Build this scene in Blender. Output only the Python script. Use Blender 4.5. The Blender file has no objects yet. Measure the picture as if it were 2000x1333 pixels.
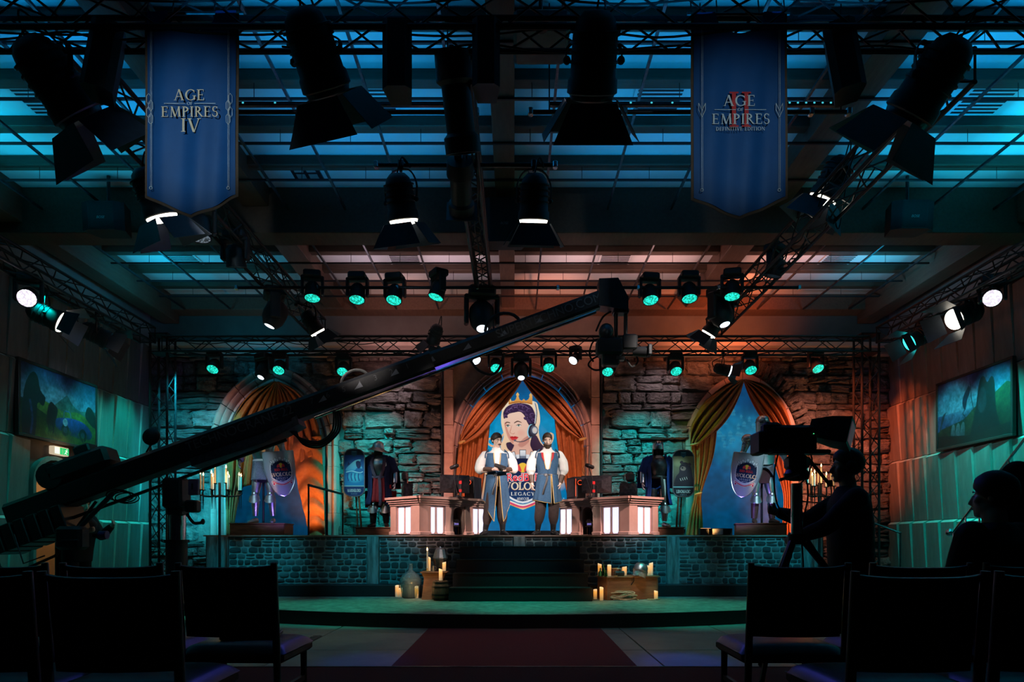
import bpy, math, random
import numpy as np
from mathutils import Vector, Matrix, Quaternion
R = math.radians
PI = math.pi
random.seed(11)
sc = bpy.context.scene
COL = sc.collection

# ---------------------------------------------------------------- camera
F, CX, HY, EYE = 1333.333, 1005.0, 1056.0, 1.10
cam_d = bpy.data.cameras.new('camera')
cam_d.sensor_width = 36.0
cam_d.lens = 24.0
cam_d.shift_x = -0.0025
cam_d.shift_y = 0.19475
cam_d.clip_start = 0.05
cam_d.clip_end = 100
cam = bpy.data.objects.new('camera', cam_d)
cam.location = (0, 0, EYE)
cam.rotation_euler = (R(90), 0, 0)
COL.objects.link(cam)
sc.camera = cam

# ---------------------------------------------------------------- view and world
vs = sc.view_settings
vs.view_transform = 'Standard'
vs.look = 'None'
vs.exposure = 0.0
vs.gamma = 1.0
vs.use_curve_mapping = False
try:
    sc.cycles.use_denoising = True
    sc.cycles.max_bounces = 9
    sc.cycles.transmission_bounces = 9
    sc.cycles.diffuse_bounces = 1
    sc.cycles.glossy_bounces = 2
    sc.cycles.use_adaptive_sampling = True
    sc.cycles.adaptive_threshold = 0.06
    sc.cycles.sample_clamp_indirect = 3.0
    sc.cycles.caustics_reflective = False
    sc.cycles.caustics_refractive = False
except Exception:
    pass
wd = bpy.data.worlds.new('dim_hall_air')
sc.world = wd
wd.use_nodes = True
wd.node_tree.nodes['Background'].inputs[0].default_value = (0.12, 0.30, 0.42, 1)
wd.node_tree.nodes['Background'].inputs[1].default_value = 0.004

# ---------------------------------------------------------------- hall lighting (lamps of the rig, plus unseen banner lamps)
TEAL = (0.02, 0.80, 0.60)
CYAN = (0.006, 0.50, 0.85)
BLUE = (0.002, 0.31, 0.80)
ORNG = (1.0, 0.22, 0.05)
WARM = (1.0, 0.89, 0.82)
PINK = (1.0, 0.42, 0.36)
LAV = (0.70, 0.52, 0.80)
UV = (0.16, 0.10, 1.0)


def spot(name, loc, tgt, energy, color, angle=40, blend=0.5, size=0.08):
    d = bpy.data.lights.new(name, 'SPOT')
    d.energy = energy
    d.color = color
    d.spot_size = R(angle)
    d.spot_blend = blend
    d.shadow_soft_size = size
    o = bpy.data.objects.new(name, d)
    o.location = loc
    o.rotation_euler = (Vector(tgt) - Vector(loc)).to_track_quat('-Z', 'Y').to_euler()
    COL.objects.link(o)
    return o


def area(name, loc, tgt, energy, color, sx, sy, spread=180):
    d = bpy.data.lights.new(name, 'AREA')
    d.shape = 'RECTANGLE'
    d.size, d.size_y = sx, sy
    d.energy = energy
    d.color = color
    d.spread = R(spread)
    o = bpy.data.objects.new(name, d)
    o.location = loc
    o.rotation_euler = (Vector(tgt) - Vector(loc)).to_track_quat('-Z', 'Y').to_euler()
    COL.objects.link(o)
    return o


def point(name, loc, energy, color, size=0.03):
    d = bpy.data.lights.new(name, 'POINT')
    d.energy = energy
    d.color = color
    d.shadow_soft_size = size
    o = bpy.data.objects.new(name, d)
    o.location = loc
    COL.objects.link(o)
    return o


# blue uplighters riding on the trusses, washing the white ceiling
for x, e in ((-7.0, 12), (-4.9, 6.5), (-2.3, 6), (-1.2, 4), (1.2, 5), (2.6, 6), (5.1, 8), (7.0, 20)):
    for y in (5.6, 7.2, 8.6):
        area('ceiling_uplighter', (x, y, 5.50), (x, y, 9), e * (0.45 if y < 6 else 1.0), BLUE if abs(x) < 6 else CYAN, 0.9, 0.5, 125)
for x, e in ((-6.2, 5), (-2.2, 3.6), (2.2, 4), (6.2, 8)):
    area('girder_side_uplighter', (x, 9.65, 5.45), (x, 9.65, 9), e, BLUE if abs(x) < 6 else CYAN, 2.4, 0.2, 95)
# stage half of the ceiling: warm in the middle, cyan at the sides
for x, e, c in ((-6.6, 15, CYAN), (-5.2, 4, CYAN), (-2.8, 6, (0.85, 0.62, 0.76)), (-1.3, 8.5, (0.92, 0.60, 0.68)),
                (1.2, 10, (0.95, 0.56, 0.58)), (2.8, 11, (1.0, 0.50, 0.46)), (5.2, 12, (1.0, 0.36, 0.26)), (6.7, 15, CYAN)):
    area('stage_ceiling_uplighter', (x, 12.9, 5.45), (x, 13.2, 9), e, c, 0.5, 0.35)
spot('end_beam_orange_wash', (4.6, 13.2, 5.3), (4.5, 15.2, 6.2), 240, (1.0, 0.17, 0.035), 100, 0.9)
spot('end_beam_salmon_wash', (0.8, 13.2, 5.3), (0.8, 15.2, 6.2), 95, (1.0, 0.30, 0.18), 100, 0.9)
spot('end_beam_rose_wash', (-2.4, 13.2, 5.3), (-2.4, 15.2, 6.2), 48, (1.0, 0.46, 0.36), 100, 0.9)
# plaster band and cornice over the stone wall
spot('cornice_cyan_wash', (-5.6, 14.3, 5.0), (-5.6, 15.4, 5.5), 14, CYAN, 120, 0.8)
spot('cornice_rose_wash', (-2.6, 14.3, 5.0), (-2.6, 15.4, 5.5), 12, (1.0, 0.5, 0.55), 120, 0.8)
spot('cornice_amber_wash', (4.2, 14.3, 5.0), (4.2, 15.4, 5.5), 18, (1.0, 0.42, 0.24), 120, 0.8)
spot('cornice_amber_wash', (1.6, 14.3, 5.0), (1.6, 15.4, 5.5), 8, (1.0, 0.48, 0.40), 120, 0.8)
# stone wall between the arches, raked from the truss above and the floor below
spot('stone_cyan_rake', (-6.4, 13.2, 4.5), (-7.2, 15.4, 2.6), 900, (0.01, 0.46, 0.62), 76, 0.9)
spot('stone_cyan_rake', (-6.3, 13.6, 1.5), (-7.2, 15.4, 2.0), 420, (0.01, 0.48, 0.66), 70, 0.9)
for x in (-3.0, 3.0):
    spot('stone_teal_rake', (x - 0.2, 13.7, 4.7), (x - 0.1, 15.4, 2.4), 900, (0.01, 0.60, 0.62), 66, 0.9)
    spot('stone_teal_rake', (x + 0.5, 14.2, 1.3), (x, 15.4, 2.0), 190, (0.01, 0.62, 0.66), 80, 0.9)
    spot('stone_rose_rake', (x + 0.4, 14.5, 5.0), (x + 0.2, 15.4, 4.2), 40, (1.0, 0.80, 0.90), 90, 0.9)
spot('stone_rose_rake', (-2.0, 14.2, 1.35), (-2.0, 15.4, 2.3), 110, (1.0, 0.52, 0.48), 80, 0.9)
spot('stone_rose_rake', (2.2, 14.2, 1.35), (2.1, 15.4, 1.9), 50, (1.0, 0.66, 0.62), 80, 0.9)
spot('stone_salmon_rake', (6.3, 13.4, 4.6), (6.6, 15.4, 3.0), 420, (1.0, 0.34, 0.22), 70, 0.9)
spot('stone_salmon_rake', (6.2, 13.8, 1.2), (6.4, 15.4, 2.2), 330, (1.0, 0.26, 0.12), 90, 0.9)
# arch mouldings and drapes
for x in (-1.15, 1.45):
    spot('drape_orange_uplight', (x, 14.1, 1.25), (x * 0.9, 15.2, 3.2), 150, (1.0, 0.42, 0.20), 56, 0.9)
spot('drape_orange_uplight', (-4.35, 14.0, 1.25), (-4.5, 15.2, 2.3), 170, (1.0, 0.40, 0.13), 75, 0.9)
spot('drape_amber_uplight', (4.1, 14.0, 1.25), (4.2, 15.2, 2.2), 80, (1.0, 0.48, 0.15), 75, 0.9)
spot('drape_green_wash', (3.0, 13.8, 4.3), (4.2, 15.1, 3.4), 45, (0.35, 0.75, 0.10), 50, 0.9)
spot('drape_amber_uplight', (6.0, 14.2, 1.25), (5.8, 15.2, 3.2), 70, (1.0, 0.38, 0.10), 75, 0.9)
spot('drape_amber_uplight', (-5.4, 14.0, 1.6), (-5.4, 15.2, 4.0), 30, (1.0, 0.45, 0.14), 75, 0.9)
spot('arch_rose_wash', (-6.2, 13.6, 4.7), (-6.2, 15.2, 3.2), 60, (0.95, 0.62, 0.70), 80, 0.9)
spot('arch_rose_wash', (-0.7, 13.7, 4.7), (-1.0, 15.2, 3.2), 150, (1.0, 0.50, 0.44), 58, 0.9)
spot('arch_rose_wash', (1.1, 13.7, 4.7), (1.3, 15.2, 3.2), 150, (1.0, 0.50, 0.44), 58, 0.9)
# white front light on the hosts and desks
spot('front_key', (-3.9, 6.4, 5.2), (-0.2, 12.0, 1.95), 2500, WARM, 18, 0.6, 0.12)
spot('front_key', (3.7, 6.3, 5.2), (0.3, 12.0, 1.95), 2500, WARM, 18, 0.6, 0.12)
spot('desk_pink_wash', (-4.0, 8.6, 4.8), (-1.5, 12.3, 1.6), 2000, (1.0, 0.62, 0.58), 24, 0.7)
spot('desk_pink_wash', (3.9, 8.6, 4.8), (1.8, 12.3, 1.6), 2000, (1.0, 0.62, 0.58), 24, 0.7)
spot('desk_cross_wash', (3.9, 8.2, 4.85), (-1.0, 12.4, 1.55), 1500, (1.0, 0.66, 0.62), 15, 0.8)
spot('desk_cross_wash', (-4.0, 8.2, 4.85), (1.35, 12.4, 1.55), 1500, (1.0, 0.66, 0.62), 15, 0.8)
# props on the forestage
spot('prop_key', (-0.9, 7.6, 4.8), (-1.35, 10.7, 0.5), 420, WARM, 11, 0.8)
spot('prop_key', (1.2, 7.6, 4.8), (1.75, 10.6, 0.4), 420, WARM, 11, 0.8)
# armour suits
spot('armour_key', (-5.6, 9.8, 4.7), (-4.8, 13.0, 2.1), 460, (0.45, 0.82, 1.0), 18, 0.8)
spot('armour_key', (5.6, 9.8, 4.7), (4.6, 13.0, 2.1), 760, (0.50, 0.85, 1.0), 18, 0.8)
spot('armour_key', (-3.6, 9.8, 4.7), (-2.8, 12.9, 2.0), 440, (0.40, 0.86, 0.92), 13, 0.8)
spot('armour_key', (3.6, 9.8, 4.7), (2.9, 12.9, 2.0), 440, (0.40, 0.86, 0.92), 13, 0.8)
for x, t in ((-3.9, -4.6), (3.6, 4.3)):
    spot('armour_violet', (x, 12.0, 1.3), (t, 13.0, 1.9), 75, (0.30, 0.18, 1.0), 55, 0.8)
# forestage floor and stage face
for x, e in ((-4.4, 380), (-2.2, 480), (0.1, 560), (2.4, 500), (4.6, 380)):
    spot('forestage_teal', (x, 9.6, 4.9), (x, 9.7, 0.18), e * 1.6, (0.0, 0.72, 0.47), 36, 0.9)
for x, e in ((-4.3, 330), (-2.3, 300), (0.1, 90), (2.4, 330), (4.4, 330)):
    spot('stage_face_wash', (x, 9.3, 3.4), (x, 11.5, 0.62), e, (0.0, 0.50, 0.70), 34, 0.9)
# side walls
WT = (0.0, 0.60, 0.58)
for y, eL, eR in ((7.6, 110, 700), (9.0, 230, 1200), (10.4, 200, 1500), (11.8, 150, 1200), (13.0, 380, 420), (14.2, 380, 60)):
    spot('left_wall_washer', (-7.15, y, 4.85), (-8.24, y, 1.9), eL, WT, 70, 0.85)
    if eR:
        spot('right_wall_washer', (7.2, y, 4.85), (8.47, y, 1.9), eR, WT, 70, 0.85)
spot('left_wall_teal', (-4.0, 8.0, 4.9), (-8.2, 10.0, 1.0), 260, WT, 50, 0.9)
spot('right_wall_teal', (4.0, 8.4, 4.9), (8.4, 11.8, 1.0), 560, WT, 44, 0.9)
spot('right_wall_orange', (4.6, 12.4, 4.6), (8.4, 15.0, 3.2), 1300, (1.0, 0.15, 0.045), 36, 0.9)
spot('right_wall_orange', (5.8, 12.2, 4.9), (8.4, 12.6, 4.8), 14, (1.0, 0.25, 0.08), 90, 0.9)
spot('left_wall_amber', (-5.6, 11.4, 4.9), (-8.2, 12.4, 4.8), 4, (1.0, 0.50, 0.32), 110, 0.9)
# carpet, slabs and seats in front
spot('carpet_pool', (0.5, 5.9, 5.3), (0.55, 8.0, 0.0), 130, (0.85, 0.62, 0.62), 13, 0.5)
spot('carpet_pool', (-0.6, 5.9, 5.3), (-0.25, 7.9, 0.0), 120, (0.85, 0.62, 0.62), 13, 0.5)
spot('carpet_wash', (0.0, 5.9, 5.3), (0.0, 7.2, 0.0), 55, (0.85, 0.6, 0.6), 42, 0.9)
spot('slab_pool', (-2.4, 5.9, 5.3), (-2.1, 7.9, 0.0), 100, (0.62, 0.80, 0.38), 18, 0.7)
spot('slab_pool', (-2.4, 5.9, 5.3), (-2.6, 7.3, 0.0), 60, (0.30, 0.80, 0.58), 42, 0.8)
spot('slab_pool', (2.6, 5.9, 5.3), (2.6, 7.6, 0.0), 70, (0.25, 0.80, 0.50), 42, 0.8)
spot('slab_blue', (1.6, 8.6, 4.9), (1.55, 6.2, 0.0), 420, (0.05, 0.12, 1.0), 12, 0.9)
spot('slab_blue', (-1.6, 8.6, 4.9), (-1.35, 6.2, 0.0), 200, (0.05, 0.12, 1.0), 12, 0.9)
spot('seat_rim_blue', (0.0, 9.4, 5.0), (-2.0, 3.0, 0.8), 140, (0.10, 0.12, 1.0), 26, 0.9)
spot('seat_rim_blue', (0.0, 9.4, 5.0), (2.0, 3.0, 0.8), 140, (0.10, 0.12, 1.0), 26, 0.9)
spot('crane_violet', (-0.6, 11.6, 2.4), (-1.6, 9.0, 3.0), 70, UV, 60, 0.9)
# front light on the hanging banners, added unseen with no fixture
spot('banner_light', (-2.6, 2.2, 4.0), (-2.72, 5.70, 4.50), 300, (0.60, 0.86, 1.0), 27, 1.0)
spot('banner_light', (1.8, 2.2, 4.0), (1.85, 5.70, 4.50), 170, (0.60, 0.86, 1.0), 27, 1.0)


def P(x, y, Y):
    """pixel of the 2000x1333 frame at depth Y -> place in the hall"""
    return Vector(((x - CX) * Y / F, Y, EYE - (y - HY) * Y / F))


# ---------------------------------------------------------------- materials
MATS = {}


def mat(name, c1, c2=None, scale=8.0, rough=0.6, metal=0.0, bump=0.0, bscale=None, bdist=0.02, stretch=(1, 1, 1), detail=4.0, spec=0.5, coords='Object'):
    if name in MATS:
        return MATS[name]
    m = bpy.data.materials.new(name)
    m.use_nodes = True
    nt = m.node_tree
    b = nt.nodes['Principled BSDF']
    b.inputs['Roughness'].default_value = rough
    b.inputs['Metallic'].default_value = metal
    b.inputs['Specular IOR Level'].default_value = spec
    tc = nt.nodes.new('ShaderNodeTexCoord')
    mp = nt.nodes.new('ShaderNodeMapping')
    mp.inputs['Scale'].default_value = stretch
    nt.links.new(tc.outputs[coords], mp.inputs[0])
    nz = nt.nodes.new('ShaderNodeTexNoise')
    nz.inputs['Scale'].default_value = scale
    nz.inputs['Detail'].default_value = detail
    nz.inputs['Roughness'].default_value = 0.6
    nt.links.new(mp.outputs[0], nz.inputs['Vector'])
    rp = nt.nodes.new('ShaderNodeValToRGB')
    c2 = c2 or tuple(x * 0.75 for x in c1)
    rp.color_ramp.elements[0].position = 0.32
    rp.color_ramp.elements[1].position = 0.68
    rp.color_ramp.elements[0].color = (*c2, 1)
    rp.color_ramp.elements[1].color = (*c1, 1)
    nt.links.new(nz.outputs['Fac'], rp.inputs[0])
    nt.links.new(rp.outputs[0], b.inputs['Base Color'])
    if bump > 0:
        n2 = nt.nodes.new('ShaderNodeTexNoise')
        n2.inputs['Scale'].default_value = bscale or scale * 2
        n2.inputs['Detail'].default_value = 6.0
        n2.inputs['Roughness'].default_value = 0.62
        nt.links.new(mp.outputs[0], n2.inputs['Vector'])
        bp = nt.nodes.new('ShaderNodeBump')
        bp.inputs['Strength'].default_value = bump
        bp.inputs['Distance'].default_value = bdist
        nt.links.new(n2.outputs['Fac'], bp.inputs['Height'])
        nt.links.new(bp.outputs[0], b.inputs['Normal'])
    MATS[name] = m
    return m


def emit(name, c, strength, var=0.0, scale=30.0):
    if name in MATS:
        return MATS[name]
    m = bpy.data.materials.new(name)
    m.use_nodes = True
    nt = m.node_tree
    b = nt.nodes['Principled BSDF']
    b.inputs['Base Color'].default_value = (*[x * 0.3 for x in c], 1)
    b.inputs['Emission Color'].default_value = (*c, 1)
    b.inputs['Emission Strength'].default_value = strength
    if var > 0:
        tc = nt.nodes.new('ShaderNodeTexCoord')
        vz = nt.nodes.new('ShaderNodeTexVoronoi')
        vz.inputs['Scale'].default_value = scale
        nt.links.new(tc.outputs['Object'], vz.inputs['Vector'])
        mr = nt.nodes.new('ShaderNodeMapRange')
        mr.inputs[1].default_value = 0.25
        mr.inputs[2].default_value = 0.6
        mr.inputs[3].default_value = strength
        mr.inputs[4].default_value = strength * (1 - var)
        nt.links.new(vz.outputs['Distance'], mr.inputs[0])
        nt.links.new(mr.outputs[0], b.inputs['Emission Strength'])
        m.cycles.emission_sampling = 'NONE'
    MATS[name] = m
    return m


def vcol(name, emission=0.0, rough=0.7, metal=0.0):
    """material that shows a print (flat colours stored on the sheet itself)"""
    if name in MATS:
        return MATS[name]
    m = bpy.data.materials.new(name)
    m.use_nodes = True
    nt = m.node_tree
    b = nt.nodes['Principled BSDF']
    b.inputs['Roughness'].default_value = rough
    b.inputs['Metallic'].default_value = metal
    a = nt.nodes.new('ShaderNodeVertexColor')
    a.layer_name = 'print'
    if emission > 0:
        b.inputs['Base Color'].default_value = (0.01, 0.01, 0.01, 1)
        nt.links.new(a.outputs[0], b.inputs['Emission Color'])
        b.inputs['Emission Strength'].default_value = emission
        m.cycles.emission_sampling = 'NONE'
    else:
        nt.links.new(a.outputs[0], b.inputs['Base Color'])
    MATS[name] = m
    return m


def glass(name, c, rough=0.02, tr=1.0):
    if name in MATS:
        return MATS[name]
    m = bpy.data.materials.new(name)
    m.use_nodes = True
    b = m.node_tree.nodes['Principled BSDF']
    b.inputs['Base Color'].default_value = (*c, 1)
    b.inputs['Transmission Weight'].default_value = tr
    b.inputs['Roughness'].default_value = rough
    b.inputs['IOR'].default_value = 1.45
    MATS[name] = m
    return m


M = {}
M['black'] = mat('black_paint', (0.012, 0.012, 0.014), (0.006, 0.006, 0.007), 30, 0.55)
M['blackm'] = mat('black_metal', (0.02, 0.02, 0.022), (0.012, 0.012, 0.013), 20, 0.42, 0.4)
M['rubber'] = mat('black_rubber', (0.01, 0.01, 0.01), (0.006, 0.006, 0.006), 40, 0.7)
M['truss'] = mat('black_truss_metal', (0.03, 0.03, 0.033), (0.018, 0.018, 0.02), 25, 0.42, 0.55)
M['doors'] = mat('barn_door_metal', (0.02, 0.03, 0.045), (0.014, 0.02, 0.03), 12, 0.5, 0.2)
M['plaster'] = mat('white_ceiling_plaster', (0.80, 0.80, 0.78), (0.70, 0.70, 0.70), 1.2, 0.9)
M['plaster2'] = mat('grey_plaster', (0.34, 0.32, 0.30), (0.26, 0.25, 0.24), 1.5, 0.9, bump=0.2)
M['beam'] = mat('dark_beam_wood', (0.10, 0.058, 0.036), (0.066, 0.038, 0.024), 3, 0.6, stretch=(1, 8, 8), bump=0.15)
M['girder'] = mat('girder_wood', (0.15, 0.085, 0.055), (0.11, 0.06, 0.04), 3, 0.6, stretch=(8, 1, 8), bump=0.15)
M['panelw'] = mat('panel_wood', (0.22, 0.185, 0.16), (0.16, 0.13, 0.11), 2.2, 0.55, stretch=(6, 6, 0.8), bump=0.15, bscale=5)
M['wallback'] = mat('wall_backing', (0.07, 0.045, 0.03), (0.05, 0.03, 0.02), 3, 0.7)
M['stone'] = mat('rough_sandstone', (0.42, 0.35, 0.32), (0.15, 0.12, 0.11), 3.0, 0.85, bump=1.0, bscale=7, bdist=0.16, detail=8)
M['stone2'] = mat('dark_sandstone', (0.24, 0.19, 0.17), (0.10, 0.08, 0.075), 4.5, 0.85, bump=1.0, bscale=7, bdist=0.14, detail=7)
M['mortar'] = mat('mortar', (0.22, 0.19, 0.17), (0.13, 0.11, 0.10), 5, 0.95, bump=1.0, bscale=9, bdist=0.05)
M['ashlar'] = mat('dressed_sandstone', (0.46, 0.27, 0.21), (0.34, 0.19, 0.15), 6, 0.8, bump=0.3, bscale=18)
M['cobble'] = mat('stage_cobble', (0.10, 0.10, 0.10), (0.028, 0.028, 0.03), 14, 0.8, bump=0.6, bscale=22, bdist=0.03)
M['cobble2'] = mat('pale_stage_cobble', (0.24, 0.24, 0.24), (0.09, 0.09, 0.09), 12, 0.8, bump=0.6, bscale=22, bdist=0.03)
M['joint'] = mat('pale_joint_mortar', (0.36, 0.36, 0.34), (0.24, 0.24, 0.23), 12, 0.95, bump=0.4)
M['timber'] = mat('grey_timber', (0.36, 0.34, 0.32), (0.10, 0.095, 0.09), 3, 0.85, stretch=(7, 7, 0.8), bump=0.8, bscale=6)
M['slab'] = mat('grey_floor_slab', (0.20, 0.20, 0.19), (0.15, 0.15, 0.145), 3, 0.55, bump=0.08)
M['carpet'] = mat('dark_red_carpet', (0.16, 0.012, 0.022), (0.11, 0.008, 0.015), 60, 0.95, bump=0.3, bscale=200)
M['tread'] = mat('dark_step_felt', (0.018, 0.018, 0.024), (0.012, 0.012, 0.016), 60, 0.9)
M['platf'] = mat('forestage_cobble_print', (0.22, 0.24, 0.22), (0.09, 0.10, 0.09), 9, 0.8, bump=0.4, bscale=16)
M['velvet'] = mat('rust_velvet', (0.40, 0.13, 0.035), (0.30, 0.09, 0.022), 14, 0.75, bump=0.1, bscale=40)
M['velvet2'] = mat('ochre_velvet', (0.34, 0.16, 0.03), (0.24, 0.11, 0.02), 14, 0.75, bump=0.1, bscale=40)
M['steel'] = mat('polished_steel', (0.76, 0.77, 0.80), (0.60, 0.61, 0.64), 10, 0.30, 1.0)
M['steel2'] = mat('dull_steel', (0.50, 0.50, 0.53), (0.34, 0.34, 0.36), 14, 0.38, 1.0)
M['mail'] = mat('chain_mail', (0.42, 0.44, 0.48), (0.10, 0.10, 0.12), 130, 0.4, 0.9, bump=0.8, bscale=130)
M['gunmetal'] = mat('gunmetal', (0.10, 0.10, 0.11), (0.05, 0.05, 0.055), 20, 0.35, 0.8)
M['chrome'] = mat('silver_column', (0.55, 0.55, 0.58), (0.45, 0.45, 0.48), 20, 0.2, 1.0)
M['wood'] = mat('prop_wood', (0.28, 0.13, 0.06), (0.15, 0.065, 0.03), 4, 0.6, stretch=(1, 6, 6), bump=0.2)
M['wood2'] = mat('barrel_oak', (0.22, 0.115, 0.065), (0.12, 0.06, 0.035), 5, 0.6, stretch=(6, 6, 1), bump=0.2)
M['desk'] = mat('pink_beige_desk', (0.56, 0.36, 0.29), (0.50, 0.315, 0.25), 6, 0.6)
M['leather'] = mat('brown_leather', (0.10, 0.05, 0.03), (0.06, 0.03, 0.018), 20, 0.45)
M['bleather'] = mat('black_leather', (0.018, 0.016, 0.016), (0.01, 0.01, 0.01), 20, 0.4)
M['chair'] = mat('dark_chair_leather', (0.026, 0.020, 0.020), (0.018, 0.014, 0.014), 20, 0.42)
M['chairw'] = mat('dark_chair_wood', (0.03, 0.022, 0.018), (0.02, 0.014, 0.012), 8, 0.45)
M['rope'] = mat('pale_rope', (0.55, 0.44, 0.30), (0.36, 0.28, 0.18), 60, 0.9, bump=0.5, bscale=120)
M['bluecloth'] = mat('blue_linen', (0.035, 0.10, 0.19), (0.025, 0.075, 0.15), 40, 0.85, bump=0.2, bscale=90)
M['white'] = mat('white_shirt', (0.75, 0.74, 0.70), (0.66, 0.65, 0.61), 14, 0.85, bump=0.2, bscale=18)
M['gold'] = mat('gold_braid', (0.70, 0.46, 0.16), (0.55, 0.35, 0.12), 30, 0.6)
M['red'] = mat('red_cloth', (0.45, 0.012, 0.02), (0.32, 0.008, 0.015), 20, 0.8)
M['navy'] = mat('navy_cloth', (0.012, 0.025, 0.10), (0.008, 0.016, 0.07), 20, 0.85)
M['royal'] = mat('royal_blue_cloth', (0.012, 0.06, 0.30), (0.008, 0.04, 0.20), 20, 0.85)
M['mauve'] = mat('mauve_sash', (0.14, 0.09, 0.14), (0.10, 0.06, 0.10), 20, 0.85)
M['brownc'] = mat('brown_trousers', (0.05, 0.028, 0.024), (0.03, 0.018, 0.016), 20, 0.9)
M['skin'] = mat('skin', (0.82, 0.57, 0.46), (0.74, 0.50, 0.40), 12, 0.55)
M['hair'] = mat('dark_brown_hair', (0.03, 0.018, 0.012), (0.018, 0.01, 0.007), 60, 0.6, stretch=(1, 1, 0.3))
M['hair2'] = mat('brown_hair', (0.07, 0.04, 0.022), (0.04, 0.022, 0.013), 60, 0.6, stretch=(1, 1, 0.3))
M['darkc'] = mat('dark_clothes', (0.014, 0.014, 0.018), (0.009, 0.009, 0.012), 20, 0.9)
M['greenglass'] = glass('green_bottle_glass', (0.08, 0.42, 0.22))
M['clearglass'] = glass('pale_carboy_glass', (0.70, 0.92, 0.95), 0.04, 0.84)
M['wax'] = mat('ivory_wax', (0.80, 0.72, 0.55), (0.74, 0.66, 0.50), 20, 0.6)
M['iron'] = mat('wrought_iron', (0.02, 0.02, 0.02), (0.012, 0.012, 0.012), 30, 0.5, 0.6)

# ---------------------------------------------------------------- mesh helpers


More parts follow.
